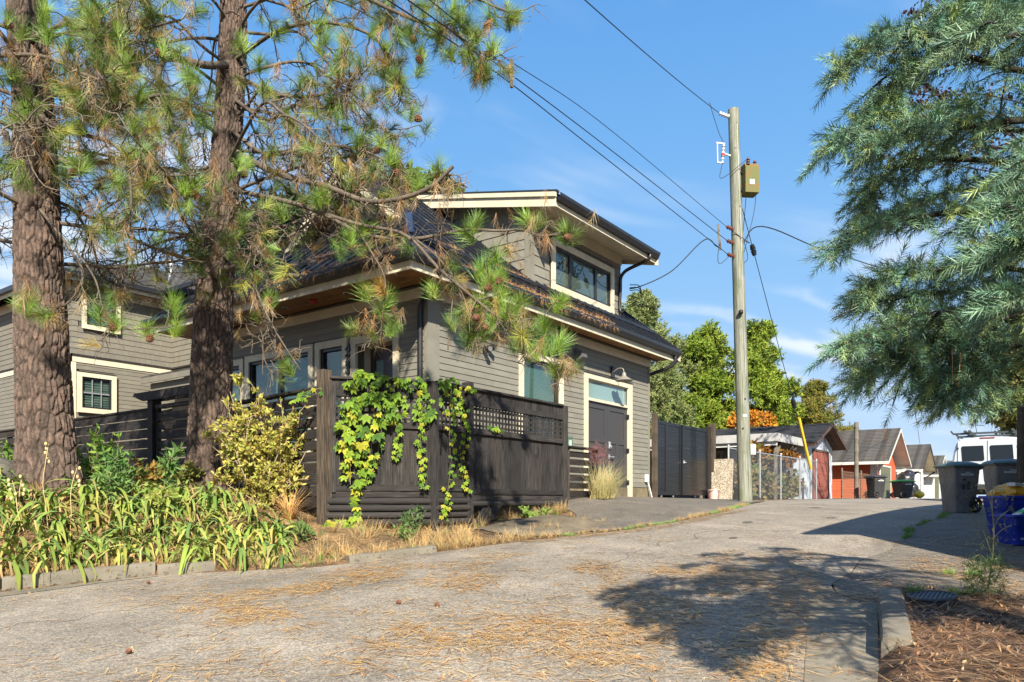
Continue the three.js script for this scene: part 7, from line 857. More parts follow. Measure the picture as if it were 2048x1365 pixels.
// ---------------------------------------------------------------- garden plants on the bank
const topY = (s, g) => groundY(s, g);
{ // iris clumps: every strap leaf its own mesh
  const strap = (L, W, arch, twist, c0, c1) => { const pos = [], c = [], idx = [], seg = 7; for (let i = 0; i <= seg; i++) { const t = i / seg, a = arch * t * t, y = L * (Math.sin(Math.min(a, 3)) / Math.max(arch * t, 0.3) * (arch > 0.4 ? 1 : 0) + (arch > 0.4 ? 0 : t)), hw = W / 2 * (t < 0.75 ? 1 - 0.12 * t : (1 - t) / 0.25 * 0.9), tw = twist * t; const th = a; const Y = L * t * Math.cos(th * 0.85), X = L * t * Math.sin(th * 0.85); pos.push(X, Y, 0); const k = i * 1; const m = smooth(0.62, 1, t); for (let e = 0; e < 1; e++) c.push(mix(c0[0], c1[0], m), mix(c0[1], c1[1], m), mix(c0[2], c1[2], m)); pos.push(Math.cos(tw) * 0 + X - Math.sin(tw) * hw * 0.35, Y, -hw); pos.push(X + Math.sin(tw) * hw * 0.35, Y, hw); for (let e = 0; e < 2; e++) c.push(mix(c0[0], c1[0], m) * 0.86, mix(c0[1], c1[1], m) * 0.88, mix(c0[2], c1[2], m) * 0.85); }
    for (let i = 0; i < seg; i++) { const a = i * 3, b = a + 3; idx.push(a, b, a + 1, a + 1, b, b + 1, a, a + 2, b, a + 2, b + 2, b); }
    for (let i = 0; i <= seg; i++) pos[i * 9] -= 0.006 * (1 - i / seg);
    const g = new THREE.BufferGeometry(); g.setAttribute('position', new THREE.Float32BufferAttribute(pos, 3)); g.setAttribute('color', new THREE.Float32BufferAttribute(c, 3)); g.setIndex(idx); g.computeVertexNormals(); return g; };
  const gr = [0.15, 0.24, 0.042], lg = [0.22, 0.32, 0.06], ye = [0.34, 0.35, 0.08], ta = [0.42, 0.29, 0.11], bl = [0.12, 0.20, 0.055];
  const leaves = []; for (const [L, W, ar] of [[0.30, 0.034, 0.7], [0.40, 0.041, 1.4], [0.46, 0.048, 1.9], [0.44, 0.046, 2.5], [0.38, 0.044, 2.8], [0.32, 0.038, 2.1]]) for (const [a, b] of [[gr, lg], [lg, ye], [ye, ta], [bl, gr], [lg, ta], [ye, ye], [lg, lg]]) leaves.push(strap(L, W, ar, rr(-0.6, 0.6), a, b));
  const dry = []; for (let i = 0; i < 4; i++) dry.push(strap(rr(0.25, 0.4), 0.022, 3.2, rr(-1, 1), [0.46, 0.31, 0.14], [0.36, 0.2, 0.09]));
  const leafVar = variants(7, foliage, 0.26, 0.08); const spots = []; let guard = 0; while (spots.length < 80 && guard++ < 9000) { const s = rr(-9.2, -2.95), g = rr(-2.6, 1.35), [d] = edgeInfo(s, g); if (d < 0.22 || d > 2.1 || (s > -3.6 && d < 0.5)) continue; const [u, v] = (() => { const a = s + 9.004, b = g - 8.346, X = 0.5934 * a + 0.8049 * b, Z = 0.8049 * a - 0.5934 * b; return [1024 + 1500 * X / Z, Z]; })(); if (u < -60 || u > 575 || (u > 520 && d > 1.5)) continue; if (Math.hypot(s + 4.83, g + 2.0) < 0.5) continue; if (spots.some(([a, b]) => Math.hypot(a - s, b - g) < 0.2)) continue; spots.push([s, g, d]); }
  spots.forEach(([s, g, d], i) => { const t = thing('iris_plant', 'strappy green and yellowing iris clump on the bank between kerb and pines', 'plant', [s, topY(s, g) - 0.01, g], 0, 'iris clumps on the bank'); const down = Math.atan2(-0.55, 0.83); const n = 9 + Math.floor(rnd() * 5); for (let k = 0; k < n; k++) { const l = add('leaf', pick(leaves), pick(leafVar), t); const a = rnd() < 0.7 ? Math.atan2(-0.85, -0.5) + Math.PI * 0 + rr(-1.2, 1.2) : rr(0, 6.28); l.position.set(rr(-0.07, 0.07), 0, rr(-0.07, 0.07)); l.rotation.set(rr(-0.5, 0.5), a, rr(-0.75, 0.2)); l.scale.set(rr(0.75, 1.25), rr(0.7, 1.2), rr(0.6, 1.15)); } for (let k = 0; k < 6; k++) { const l = add('dry_leaf', pick(dry), pick(leafVar), t); l.position.set(rr(-0.1, 0.1), 0.02, rr(-0.1, 0.1)); l.rotation.set(rr(-0.4, 0.4), rr(0, 6.28), -0.6); } });
  // dry seed stalks beside the thick trunk
  for (const [u, v, z, hh, lab] of [[30, 1010, 8.4, 0.55, 'bent dry seed stalk leftmost in front of the boulder'], [95, 1010, 8.5, 0.95, 'tall straw coloured seed stalk in front of the thick pine trunk'], [140, 1000, 8.6, 0.7, 'straw seed stalk at the right side of the thick pine trunk'], [50, 1020, 8.3, 0.6, 'dry seed stalk at the left side of the thick pine trunk']]) { const p = at(u, v, z); p.y = topY(p.x, p.z); const t = thing('seed_stalk', lab, 'dried flower', p.toArray()); const top = V(rr(-0.12, 0.12), hh, rr(-0.1, 0.1)); const sm = mat('straw stalk', 0.55, 0.42, 0.2, { roughness: 0.9 }); add('stem', tube(wiggle(V(0, 0, 0), top, 4, 0.04), 0.005, 0.003, 5, 10), sm, t); for (let k = 0; k < 5; k++) add('seed_pod', new THREE.SphereGeometry(0.016, 8, 6).scale(1, 1.4, 1).translate(top.x + rr(-0.04, 0.04), top.y - k * 0.05, top.z + rr(-0.04, 0.04)), sm, t); }
}
function bush(name, label, cat, base, stems, o, group) { // stems: end points relative to base, each carrying leaves
  const t = thing(name, label, cat, base.toArray(), 0, group), w = [], l = [], c = []; for (const e of stems) { const P = wiggle(V(rr(-0.04, 0.04), -0.05, rr(-0.04, 0.04)), e, 5, o.wig ?? 0.07); w.push(tube(P, o.r, o.r * 0.4, 5, 10)); const cv = new THREE.CatmullRomCurve3(P); const sub = o.sub ?? 5; const put = (cc2, n, lo) => { for (let i = 0; i < n; i++) { const q = rr(lo, 1), p = cc2.getPoint(q), d = cc2.getTangent(q).multiplyScalar(0.7).add(rdir().multiplyScalar(0.9)).add(V(0, 0.15, 0)).normalize(); l.push(place(p.addScaledVector(d, 0.01), d, rr(0.65, 1.25))); c.push(col(...pick(o.colors), 0.16)); } }; put(cv, o.n, o.lo ?? 0.3); for (let k = 0; k < sub; k++) { const q = rr(0.35, 0.95), p = cv.getPoint(q), f = p.clone().addScaledVector(rdir(0.35), (o.subL ?? 0.25) * rr(0.5, 1.2)); const P2 = wiggle(p, f, 3, 0.12); w.push(tube(P2, o.r * 0.45, o.r * 0.2, 4, 6)); put(new THREE.CatmullRomCurve3(P2), o.subN ?? 14, 0.35); } }
  add('stems', flat(w), o.bark || M.shrubStem, t); copies('leaves', o.geo, foliage, l, t, c); return t;
}
{
  const base = at(528, 1000, 10.6); base.y = topY(base.x, base.z); const T2 = (u, v, z = 10.6) => at(u, v, z).sub(base);
  const ends = []; for (let i = 0; i < 30; i++) ends.push(T2(rr(412, 622), rr(775, 960) , 10.6 + rr(-0.45, 0.35))); for (const [u, v] of [[480, 745], [500, 765], [455, 790], [430, 850], [600, 820], [620, 850], [560, 800], [520, 790], [470, 820], [400, 870]]) ends.push(T2(u, v, 10.5));
  bush('yellow_shrub', 'leggy shrub with small yellow green leaves in front of the slat fence', 'shrub', base, ends, { r: 0.011, n: 10, lo: 0.7, sub: 11, subN: 22, subL: 0.2, geo: leafGeo(0.066, 0.03), colors: [[0.42, 0.40, 0.085], [0.52, 0.47, 0.12], [0.30, 0.33, 0.06], [0.36, 0.26, 0.08]], wig: 0.06 });
  const fern = leafGeo(0.085, 0.03), G = [[0.10, 0.19, 0.035], [0.16, 0.27, 0.05], [0.22, 0.32, 0.06]];
  const mk = (u, v, z, n, w, h, lab, colors = G, geo = fern, name = 'garden_plant') => { const b = at(u, v, z); b.y = topY(b.x, b.z); const e = []; for (let i = 0; i < n; i++) e.push(V(rr(-w, w), h * rr(0.5, 1), rr(-w, w))); return bush(name, lab, 'plant', b, e, { r: 0.005, n: 22, sub: 4, subN: 9, subL: 0.14, geo, colors, wig: 0.08, lo: 0.15 }); };
  mk(198, 960, 10.2, 16, 0.3, 0.85, 'bushy bright green perennial right of the thick pine trunk', [[0.14, 0.26, 0.04], [0.22, 0.34, 0.06]]); mk(240, 975, 9.9, 12, 0.22, 0.5, 'dark green upright perennial in front of the slat fence', [[0.07, 0.15, 0.035], [0.11, 0.21, 0.05]]); mk(285, 985, 10.2, 10, 0.2, 0.36, 'low plant with orange tinted leaves left of the second pine', [[0.32, 0.2, 0.05], [0.2, 0.24, 0.05], [0.4, 0.22, 0.06]]); mk(336, 975, 10.3, 5, 0.06, 0.58, 'single upright green lily stalk beside the garden gate post', [[0.12, 0.22, 0.06], [0.17, 0.27, 0.08]], leafGeo(0.13, 0.03)); mk(225, 1000, 9.3, 8, 0.12, 0.42, 'lance leaved green plant at the right foot of the thick pine', [[0.12, 0.22, 0.06], [0.18, 0.28, 0.08]], leafGeo(0.12, 0.026)); mk(15, 945, 10.6, 14, 0.32, 0.8, 'green garden plant left of the thick pine trunk'); mk(325, 1000, 9.4, 9, 0.2, 0.3, 'low yellow green plant between the two pines', [[0.3, 0.33, 0.07], [0.2, 0.27, 0.05]]);
  mk(-30, 950, 10.4, 12, 0.3, 0.7, 'green garden plant at the far left edge of the bed'); mk(120, 940, 11.2, 10, 0.3, 0.7, 'green perennial behind the thick pine trunk');
  mk(385, 970, 11.0, 8, 0.2, 0.4, 'small shrubby plant at the left foot of the second pine', [[0.2, 0.24, 0.05], [0.3, 0.28, 0.07]]);
  mk(825, 1055, 10.2, 6, 0.09, 0.34, 'dark green weed at the foot of the fence timbers', [[0.07, 0.14, 0.045], [0.1, 0.18, 0.05]], leafGeo(0.07, 0.02), 'weed'); mk(810, 1080, 9.7, 5, 0.08, 0.12, 'small green weed in the dry grass below the fence', [[0.12, 0.2, 0.05]], leafGeo(0.06, 0.024), 'weed'); mk(1070, 1020, 12.2, 7, 0.22, 0.12, 'low creeping weed along the right fence panel', [[0.16, 0.26, 0.05], [0.22, 0.3, 0.07]], leafGeo(0.06, 0.03), 'weed');
  mk(600, 1060, 9.5, 8, 0.35, 0.12, 'flattened dark green weeds on the bare soil of the bank', [[0.09, 0.16, 0.04], [0.16, 0.2, 0.06]], leafGeo(0.09, 0.03), 'weed');
  // flowers at the far left
  const fp = at(10, 890, 10.3), f = thing('flower_cluster', 'pale pink and orange flowers among leaves left of the thick pine', 'flowers', [fp.x, topY(fp.x, fp.z), fp.z]); for (let i = 0; i < 7; i++) { const x = rr(-0.3, 0.3), z = rr(-0.2, 0.2), h = rr(0.3, 0.85); const st = add('stem', tube([V(x, 0, z), V(x + rr(-0.05, 0.05), h, z)], 0.005, 0.003, 5), M.shrubStem, f); const gs = []; for (let k = 0; k < 8; k++) gs.push(leafGeo(0.045, 0.022).rotateX(1.1).rotateY(k * 0.785).translate(x, h, z)); const m = i < 4 ? mat('pale pink petal', 0.75, 0.52, 0.46) : mat('orange petal', 0.68, 0.3, 0.06); add('bloom', mergeGeometries(gs), m, st); }
  const bp = at(0, 958, 9.3), bo = new THREE.IcosahedronGeometry(0.42, 4).scale(1, 0.62, 0.8), P = bo.attributes.position; for (let i = 0; i < P.count; i++) { const k = 1 + 0.28 * (fbm(P.getX(i) * 3 + 9, P.getY(i) * 3 + P.getZ(i) * 2.5 + 9, 4) - 0.5); P.setXYZ(i, P.getX(i) * k, P.getY(i) * k, P.getZ(i) * k); } bo.computeVertexNormals(); const rock = add('boulder', metricUV(bo), mat('grey boulder', 0.42, 0.41, 0.37, { map: T.concrete, bumpMap: T.concreteBump, bumpScale: 0.02, roughness: 0.9 })); rock.position.set(bp.x - 0.1, topY(bp.x, bp.z) + 0.12, bp.z); tag(rock, 'rounded grey boulder at the left edge beside the thick pine', 'boulder');
}
// creeper over the corner of the fence
{
  const t = thing('creeper_vine', 'yellow green five-leaved creeper hanging over the corner fence panel', 'vine'); const d1 = V(C1[0] - C0[0], 0, C1[1] - C0[1]).normalize(), out = V(-d1.z, 0, d1.x), F = (u, v, o) => { const x = (u - 648) / 147, y = (1000 - v) / 1500 * 10.35; if (u <= 868) return V(C0[0], y, C0[1]).addScaledVector(d1, x).addScaledVector(out, o); const x2 = (u - 868) / 118; return V(C1[0] + x2 * 1.28, (1000 - v) / 1500 * 10.75, 1.2 + o); };
  const palm = (s, dr) => { const gs = []; [[0, 1], [0.75, 0.9], [-0.75, 0.9], [1.5, 0.62], [-1.5, 0.62]].forEach(([a, k]) => { const g = leafGeo(0.105 * s * k, 0.048 * s * k, 0.3, 4); g.rotateX(-dr * 0.4); g.rotateZ(a); gs.push(g); }); return mergeGeometries(gs); };
  const big = [palm(1.15, 0.4), palm(1.0, 0.6), palm(1.3, 0.3), palm(0.9, 0.7)], small = [palm(0.62, 0.5), palm(0.7, 0.6)];
  const mats = [[0.17, 0.28, 0.028], [0.25, 0.35, 0.032], [0.10, 0.19, 0.025], [0.38, 0.37, 0.04], [0.06, 0.13, 0.022]].map(([r, g, b], i) => { const m = foliage.clone(); m.color.setRGB(r, g, b); m.name = 'creeper leaf'; return m; });
  let n = 0; const rest = [], rc = []; const put = (u, v, o, s, yell) => { const p = F(u, v, o), face = out.clone().multiplyScalar(0.9).add(V(rr(-0.75, 0.75), rr(-0.1, 1.1), rr(-0.75, 0.75))).normalize(), dn = V(rr(-0.6, 0.6), -1, rr(-0.6, 0.6)); const y = dn.clone().addScaledVector(face, -dn.dot(face)).normalize(), x = y.clone().cross(face).normalize(), m4 = new THREE.Matrix4().makeBasis(x, y, face).setPosition(p); const w = rnd(), k = yell > rnd() ? (w < 0.5 ? 1 : 3) : w < 0.45 ? 0 : w < 0.75 ? 2 : w < 0.9 ? 1 : 4; if (n < 300) { const l = add('leaf', s > 0.8 ? pick(big) : pick(small), mats[k], t); l.applyMatrix4(m4); l.scale.setScalar(rr(0.8, 1.15)); n++; } else { rest.push(m4); rc.push(mats[k].color.clone()); } };
  const inPoly = (P, u, v) => { let c = false; for (let i = 0, j = P.length - 1; i < P.length; j = i++) if ((P[i][1] > v) !== (P[j][1] > v) && u < (P[j][0] - P[i][0]) * (v - P[i][1]) / (P[j][1] - P[i][1]) + P[i][0]) c = !c; return c; };
  const main = [[668, 850], [690, 800], [730, 790], [800, 800], [790, 850], [760, 875], [745, 905], [735, 950], [715, 985], [690, 965], [672, 905]], topm = [[690, 760], [700, 742], [760, 748], [860, 752], [900, 750], [895, 810], [850, 850], [790, 830], [720, 815], [690, 800]];
  for (let k = 0; k < 150;) { const u = rr(660, 805), v = rr(785, 990); if (inPoly(main, u, v)) { put(u, v, rr(0.04, 0.2), rnd() < 0.75 ? 1 : 0.5, 0.5 * smooth(800, 850, v)); k++; } } for (let k = 0; k < 110;) { const u = rr(685, 905), v = rr(740, 855); if (inPoly(topm, u, v)) { put(u, v, rr(0.04, 0.16), rnd() < 0.6 ? 0.9 : 0.5, 0.1); k++; } }
  const strand = (pts, m, s, y) => { const cv = new THREE.CatmullRomCurve3(pts.map(([u, v]) => F(u, v, 0.07))); add('stem', tube(cv.getPoints(12), 0.005, 0.003, 5), M.deadTwig, t); for (let k = 0; k < m; k++) { const q = (k + rnd()) / m, i = q * (pts.length - 1), a = pts[Math.floor(i)], b = pts[Math.min(Math.floor(i) + 1, pts.length - 1)], f = i % 1; put(mix(a[0], b[0], f) + rr(-8, 8), mix(a[1], b[1], f), rr(0.05, 0.13), s, y); } };
  strand([[710, 960], [705, 1000], [715, 1030], [700, 1062]], 20, 1, 0.5); strand([[700, 1050], [665, 1040], [640, 1052]], 9, 0.9, 0.5); strand([[715, 1020], [690, 1060], [700, 1065]], 6, 1, 0.4); strand([[760, 860], [752, 910], [742, 945], [728, 965]], 22, 0.5, 0.3); strand([[790, 840], [792, 880], [790, 918]], 18, 0.5, 0.3); strand([[845, 800], [838, 860], [842, 920], [846, 980]], 40, 0.6, 0.4); strand([[898, 770], [893, 850], [895, 930], [888, 1000], [878, 1040]], 44, 0.5, 0.45); strand([[922, 810], [926, 870], [918, 930], [925, 985]], 32, 0.5, 0.45); strand([[648, 780], [610, 792], [590, 810], [640, 790]], 14, 0.6, 0.3); strand([[985, 842], [1000, 850]], 7, 0.5, 0.5); strand([[930, 768], [938, 775]], 7, 0.5, 0.6); strand([[900, 755], [915, 800], [905, 830]], 24, 0.6, 0.3);
  copies('small_leaves', small[0], foliage, rest, t, rc);
}
// grasses
const grassTuft = (n, L, W, spread, c0, c1) => { const S = new Strips(); for (let i = 0; i < n; i++) { const a = rnd() * 6.28, ang = spread * rnd(), d = V(Math.sin(ang) * Math.cos(a), Math.cos(ang), Math.sin(ang) * Math.sin(a)), up = V(Math.cos(a) * Math.cos(ang), -Math.sin(ang), Math.sin(a) * Math.cos(ang)); S.add(blade(L * rr(0.55, 1.1), W, rr(0.1, 0.6), 3, d, d.clone().cross(up).normalize(), up), V(rr(-0.03, 0.03), 0, rr(-0.03, 0.03)), c0, c1); } return S.build(); };
{
  const b = at(1205, 999, 14.3); b.y = 0.02; const t = thing('ornamental_grass', 'clump of arching straw and green ornamental grass by the lane doors', 'grass clump', b.toArray()); const S = new Strips(); for (let i = 0; i < 620; i++) { const a = rnd() * 6.28, ang = 0.12 + 0.55 * rnd(), d = V(Math.sin(ang) * Math.cos(a) + 0.12, Math.cos(ang), Math.sin(ang) * Math.sin(a)).normalize(), up = V(Math.cos(a) * Math.cos(ang), -Math.sin(ang), Math.sin(a) * Math.cos(ang)); const w = rnd(); S.add(blade(rr(0.45, 0.85), 0.008, rr(0.15, 0.55), 4, d, d.clone().cross(up).normalize(), up), V(rr(-0.22, 0.22), 0, rr(-0.15, 0.15)), w < 0.5 ? [0.28, 0.27, 0.09] : [0.45, 0.34, 0.15], w < 0.5 ? [0.32, 0.33, 0.14] : [0.5, 0.38, 0.2]); } const o = add('blades', S.build(), dryM, t); o.userData.kind = 'stuff';
  const S2 = new Strips(); for (let i = 0; i < 260; i++) { const d = V(rr(-0.45, 0.25), 1, rr(-0.3, 0.3)).normalize(); S2.add(blade(rr(0.07, 0.16), 0.006, rr(-0.3, 0.3), 2, rdir(0.6)), V(rr(-0.36, 0.02), rr(0.62, 0.98), rr(-0.12, 0.15)), [0.16, 0.055, 0.06], [0.24, 0.1, 0.09]); } add('plumes', S2.build(), dryM, t).userData.kind = 'stuff';
  const dk = at(577, 1000, 10.1), dg = thing('dry_grass_clump', 'orange brown dead grass clump between the yellow shrub and the fence post', 'grass clump', [dk.x, topY(dk.x, dk.z), dk.z]); add('blades', grassTuft(150, 0.5, 0.009, 0.8, [0.5, 0.26, 0.08], [0.55, 0.33, 0.12]), dryM, dg).userData.kind = 'stuff';
  const dryG = [grassTuft(26, 0.16, 0.004, 1.1, [0.30, 0.19, 0.075], [0.44, 0.30, 0.125]), grassTuft(20, 0.22, 0.004, 0.9, [0.32, 0.21, 0.085], [0.48, 0.33, 0.14])], greenG = [grassTuft(26, 0.10, 0.005, 1.2, [0.12, 0.2, 0.045], [0.22, 0.31, 0.08])];
  const dl = [[], []], dc = [[], []], gl = [], gc = []; const put = (s, g, green, sc = 1, lift = 0) => { const m = place(V(s, groundY(s, g) - 0.005 + lift, g), V(rr(-0.25, 0.25), 1, rr(-0.25, 0.25)), sc * rr(0.7, 1.3)); if (green) { gl.push(m); gc.push(col(1, 1, 1, 0.2)); } else { const k = Math.floor(rnd() * 2); dl[k].push(m); dc[k].push(col(1, 1, 1, 0.25)); } };
  for (let i = 0; i < 7000; i++) { const s = rr(-9, 1.2), g = rr(-2.4, 3.0), [d] = edgeInfo(s, g); if (d < 0.03 || d > 2.6) continue; const n = fbm(s * 1.8 + 33, g * 1.8 + 12, 3); const onIris = s < -3.4; if (onIris) { if (d < 0.55 ? rnd() < 0.9 : rnd() < 0.25) put(s, g, rnd() < (d < 0.55 ? 0.45 : 0.15), 0.8); } else if (s > -0.9 && g > 1.35) { if (n > 0.62 && rnd() < 0.3) put(s, g, false, 0.7); } else if (rnd() < smooth(0.35, 0.6, n) * (d < 0.9 ? 1 : 0.5)) put(s, g, rnd() < 0.07, 1.0); }
  for (let i = 0; i < 1100; i++) { const q = rr(-0.9, 6.4), e = edgeG(q), n = fbm(q * 2.2, 4, 3); if (rnd() < 0.75) { const g = e - rr(0.0, 0.16); if (n > 0.52 || rnd() < 0.35) put(q, g, n > 0.48, 0.42, 0.012); } }
  for (let i = 0; i < 260; i++) { const s = rr(-1.6, 6), n = fbm(s * 1.5, 9, 3); if (n > 0.44 && s > 1.2) { const g = crackG(s) + rr(-0.05, 0.05); gl.push(place(V(s, roadY(s, g), g), V(rr(-0.3, 0.3), 1, rr(-0.3, 0.3)), rr(0.4, 0.8))); gc.push(col(0.8, 1, 0.8, 0.2)); } }
  for (const [u, v, z] of [[1100, 1030, 12.6], [1085, 1035, 12.4], [1118, 1022, 12.8], [1108, 1026, 12.7]]) for (let k = 0; k < 9; k++) { const p = at(u + rr(-14, 14), v, z); put(p.x, p.z, rnd() < 0.3, 1.2); }
  for (const [u, v, z] of [[1945, 1098, 6.9], [1897, 1123, 7.0], [1905, 1200, 5.6], [1940, 1196, 5.6], [1830, 1200, 5.7]]) for (let k = 0; k < 6; k++) { const p = at(u + rr(-14, 14), v + rr(-4, 4), z); gl.push(place(V(p.x, Math.max(groundY(p.x, p.z), roadY(p.x, p.z)), p.z), V(rr(-0.3, 0.3), 1, rr(-0.3, 0.3)), rr(0.5, 1.1))); gc.push(col(1, 1.1, 0.9, 0.2)); }
  const A = tag(copies('dry_grass', dryG[0], dryM, dl[0], scene, dc[0]), 'short dry straw coloured grass on the bank and verge', 'grass'); tag(copies('dry_grass', dryG[1], dryM, dl[1], scene, dc[1]), 'longer dry grass wisps below the fence and along the driveway', 'grass'); tag(copies('green_grass', greenG[0], dryM, gl, scene, gc), 'sparse green grass along kerbs, cracks and the driveway edge', 'grass');
  // wiry weed at the lower right
  const wb = at(1972, 1190, 5.55); wb.y = groundY(wb.x, wb.z); const wt = thing('tall_weed', 'tall wiry weed growing from the pine straw at lower right', 'weed', wb.toArray()); const T3 = (u, v, z = 5.55) => at(u, v, z).sub(wb); const st = [tube([V(0, -0.05, 0), T3(1985, 1120), T3(1988, 1050), T3(1984, 1010), T3(1988, 965)], 0.007, 0.003, 5, 16), tube([T3(1984, 1110), T3(1965, 1060), T3(1940, 1030)], 0.004, 0.002, 4, 8), tube([T3(1986, 1060), T3(2000, 1035), T3(2020, 1020)], 0.004, 0.002, 4, 8), tube([T3(1984, 1080), T3(2005, 1060), T3(2025, 1050)], 0.003, 0.002, 4, 8), tube([T3(1986, 1020), T3(1976, 990), T3(1968, 975)], 0.003, 0.002, 4, 8), tube([T3(1980, 1130), T3(1960, 1110), T3(1945, 1120)], 0.003, 0.002, 4, 8)]; add('stems', flat(st), mat('olive stem', 0.16, 0.16, 0.06), wt);
  const fl = [], fc = []; for (let i = 0; i < 420; i++) { const p = T3(1972 + rr(-42, 40), rr(1120, 1195), 5.55 + rr(-0.15, 0.15)); fl.push(place(p, rdir(0.4), rr(0.6, 1.1))); fc.push(col(0.1, 0.16, 0.05, 0.3)); } for (let i = 0; i < 160; i++) { const p = T3(1985 + rr(-50, 45), rr(975, 1110), 5.55 + rr(-0.15, 0.15)); fl.push(place(p, rdir(0.3), rr(0.3, 0.7))); fc.push(col(0.17, 0.19, 0.07, 0.3)); } copies('leaves', sprayGeo(5, 0.05, 0.05, 0.0035), foliage, fl, wt, fc);
}
// ---------------------------------------------------------------- fallen needles
{
  const needle = (L) => { const S = new Strips(); for (const e of [0.0, 0.09, -0.07]) { const d = V(Math.cos(e), 0, Math.sin(e)); S.add(blade(L * rr(0.85, 1.1), 0.0026, rr(-0.12, 0.12), 3, d, V(-d.z, 0, d.x), V(-d.z, 0.15, d.x).normalize())); } return S.build(); };
  const geos = [needle(0.17), needle(0.14), needle(0.19)]; const flatAt = (s, y, g, tilt = 0.06) => { const q = new THREE.Quaternion().setFromEuler(new THREE.Euler(rr(-tilt, tilt), rr(0, 6.283), rr(-tilt, tilt))); return new THREE.Matrix4().compose(V(s, y, g), q, V(1, 1, 1).multiplyScalar(rr(0.7, 1.15))); };
  const road = [[], [], []], rcl = [[], [], []]; let tries = 0, made = 0; while (made < 17000 && tries++ < 260000) { const s = rr(-8.2, 4), g = rr(-0.2, 8.2), [d] = edgeInfo(s, g); if (d > -0.02) continue; const a = s + 9.004, b = g - 8.346, X = 0.5934 * a + 0.8049 * b, Z = 0.8049 * a - 0.5934 * b; if (Z < 3.2 || Math.abs(X / Z) > 0.8) continue; const u = 1024 + 1500 * X / Z; const n = fbm(s * 1.5 + 3 + g * 0.4, g * 1.5 + 8, 4), n2 = fbm(s * 5, g * 5 + 3, 3); let w = smooth(0.46, 0.66, n) * 0.8 + smooth(0.5, 0.7, n2) * 0.25 + 0.03; w *= smooth(200, 600, u) * 0.9 + 0.1; w *= mix(1, 0.10, smooth(6.6, 10, Z)); w *= 1 - 0.5 * smooth(1.3, 2.5, s); if (Z < 6) w = Math.max(w, 0.16 * smooth(500, 900, u)); const pan = g + 0.19 * (s + 2.1); if (pan > 6.25 && pan < 6.62 && s < -1.5) w = Math.max(w, 0.85); if (pan > 6.75 && s < -2.5) w = 0.12; if (s > -1.2 && d > -0.3) w = Math.max(w, 0.8); if (rnd() > w) continue; const k = Math.floor(rnd() * 3); road[k].push(flatAt(s, (s < -2.1 ? roadY(s, g) : g > crackG(s) ? shoulderY(s, g) : roadY(s, g)) + 0.009 + rr(0, 0.006), g)); const q = rnd(); rcl[k].push(q < 0.55 ? col(0.60, 0.34, 0.11, 0.25) : q < 0.85 ? col(0.68, 0.47, 0.22, 0.2) : col(0.30, 0.15, 0.065, 0.25)); made++; }
  road.forEach((l, k) => tag(copies('fallen_needles', geos[k], needleM, l, scene, rcl[k]), ['long orange pine needles strewn over the lane asphalt', 'shorter tan pine needles strewn over the lane asphalt', 'brown pine needles drifted over the lane asphalt'][k], 'pine needles'));
  const st = [[], [], []], sc = [[], [], []]; for (let i = 0; i < 15000; i++) { const s = rr(-6, -1.6), g = rr(6.9, 11); const q0 = g + 0.17 * (s + 3.5); if (q0 < 7.42 || Math.hypot(s + 2.85, g - 7.58) < 0.19) continue; const k = i % 3, y = groundY(s, g) + rr(0.0, 0.03); st[k].push(flatAt(s, y, g, 0.35)); const q = rnd(); sc[k].push(q < 0.5 ? col(0.29, 0.165, 0.08, 0.3) : q < 0.8 ? col(0.42, 0.26, 0.13, 0.25) : col(0.16, 0.08, 0.045, 0.3)); }
  st.forEach((l, k) => tag(copies('pine_straw', geos[k], needleM, l, scene, sc[k]), ['deep brown pine straw covering the ground right of the kerb stub', 'reddish pine straw lying on the ground right of the kerb stub', 'pale pine straw on top of the ground right of the kerb stub'][k], 'pine straw'));
  const chips = [], cl = []; for (let i = 0; i < 1700; i++) { const s = rr(-5.5, -1.7), g = rr(7.3, 10.5); if (g + 0.17 * (s + 3.5) < 7.45 || Math.hypot(s + 2.85, g - 7.58) < 0.2) continue; chips.push(place(V(s, groundY(s, g) + 0.012, g), rdir(1.2), rr(0.5, 1.3))); cl.push(rnd() < 0.88 ? col(0.26, 0.15, 0.075, 0.4) : col(0.4, 0.28, 0.15, 0.3)); } tag(copies('fallen_leaves', leafGeo(0.024, 0.013, 0.5), dryM, chips, scene, cl), 'small curled dead leaves scattered in the pine straw', 'leaf litter');
  const bk = [[], [], []], bc = [[], [], []]; for (let i = 0; i < 9000; i++) { const s = rr(-9, -0.5), g = rr(-2.5, 3.0), [d] = edgeInfo(s, g); if (d < 0.15 || d > 2.6) continue; const k = i % 3; bk[k].push(flatAt(s, groundY(s, g) + rr(0.005, 0.03), g, 0.35)); bc[k].push(rnd() < 0.6 ? col(0.42, 0.22, 0.08, 0.3) : col(0.5, 0.34, 0.16, 0.25)); } bk.forEach((l, k) => tag(copies('bank_needles', geos[k], needleM, l, scene, bc[k]), ['orange pine needles fallen on the iris bank', 'tan pine needles fallen on the iris bank', 'brown pine needles fallen on the iris bank'][k], 'pine needles'));
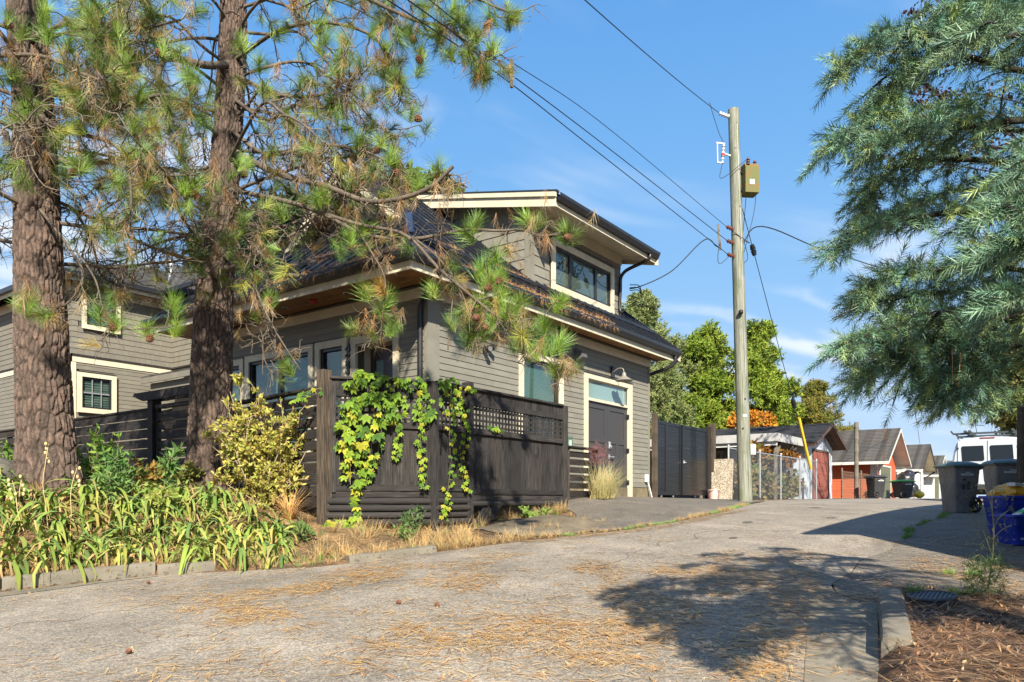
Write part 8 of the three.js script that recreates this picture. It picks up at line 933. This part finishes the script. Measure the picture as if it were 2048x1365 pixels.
  // drifts on the metal roof, above the snow bars and in the gutters
  const dr = [], dcx = []; const roofP = (s, k, n) => V(s, EAVE + PITCH * k + n, EG + 0.03 - k), skP = (g, k, n) => V(ES - 0.03 + k, EAVE + PITCH * k + n, g); const lay = (p, az, sl) => { const q = new THREE.Quaternion().setFromEuler(new THREE.Euler(rr(-0.3, 0.3), rr(0, 6.28), rr(-0.3, 0.3))); const tilt = new THREE.Quaternion().setFromAxisAngle(az, sl); dr.push(new THREE.Matrix4().compose(p, tilt.multiply(q), V(1, 1, 1).multiplyScalar(rr(0.7, 1.1)))); dcx.push(rnd() < 0.7 ? col(0.50, 0.25, 0.085, 0.25) : col(0.58, 0.36, 0.16, 0.2)); };
  for (let i = 0; i < 2600; i++) { const s = -0.4 + 6.2 * Math.pow(rnd(), 1.3), th = 0.17 * Math.sqrt(smooth(0.3, 0.7, fbm(s * 1.2, 5, 3))) * (1 - smooth(3.5, 5.5, s)); if (th < 0.02) continue; const k = 0.64 + th * rnd(); if (s > ES + k) lay(roofP(s, k, rr(0.02, 0.06)), V(1, 0, 0), 0.6); }
  for (let i = 0; i < 1300; i++) { const s = rr(-0.5, 5.2), k = rr(-0.12, 0.1) + (rnd() < 0.3 ? 0.05 : 0); lay(roofP(s, k, rr(0.0, 0.05)), V(1, 0, 0), 0.6 + (k < 0 ? 0.6 : 0)); }
  for (let i = 0; i < 2800; i++) { const g = 0.1 - 5.6 * rnd(), th = 0.2 * Math.sqrt(smooth(0.25, 0.65, fbm(g * 1.2, 15, 3))); const k = 0.64 + th * rnd(); if (g < EG - k) lay(skP(g, k, rr(0.02, 0.06)), V(0, 0, 1), 0.6); }
  for (let i = 0; i < 1500; i++) { const g = 0.3 - 5.8 * rnd(), k = rr(-0.12, 0.12); lay(skP(g, k, rr(0.0, 0.05)), V(0, 0, 1), 0.6 + (k < 0 ? 0.6 : 0)); }
  tag(copies('roof_needles', geos[0], needleM, dr, scene, dcx), 'orange drifts of pine needles caught on the metal roof and gutters', 'pine needles');
  for (const [u, v, z, l] of [[295, 1175, 7.6, 'fallen pine cone lying beside the left gutter'], [870, 1232, 5.9, 'fallen pine cone in the middle of the lane'], [794, 1227, 6.0, 'second fallen pine cone left of the middle of the lane'], [255, 1297, 4.75, 'pine cone on the asphalt at lower left']]) { const p = at(u, v, z), c = add('pine_cone', coneG, coneM); c.position.set(p.x, roadY(p.x, p.z) + 0.018, p.z); c.rotation.set(1.3, rr(0, 6), 0.2); c.scale.set(0.42, 0.5, 0.36); tag(c, l, 'pine cone'); }
}
renderer.render(scene, camera);
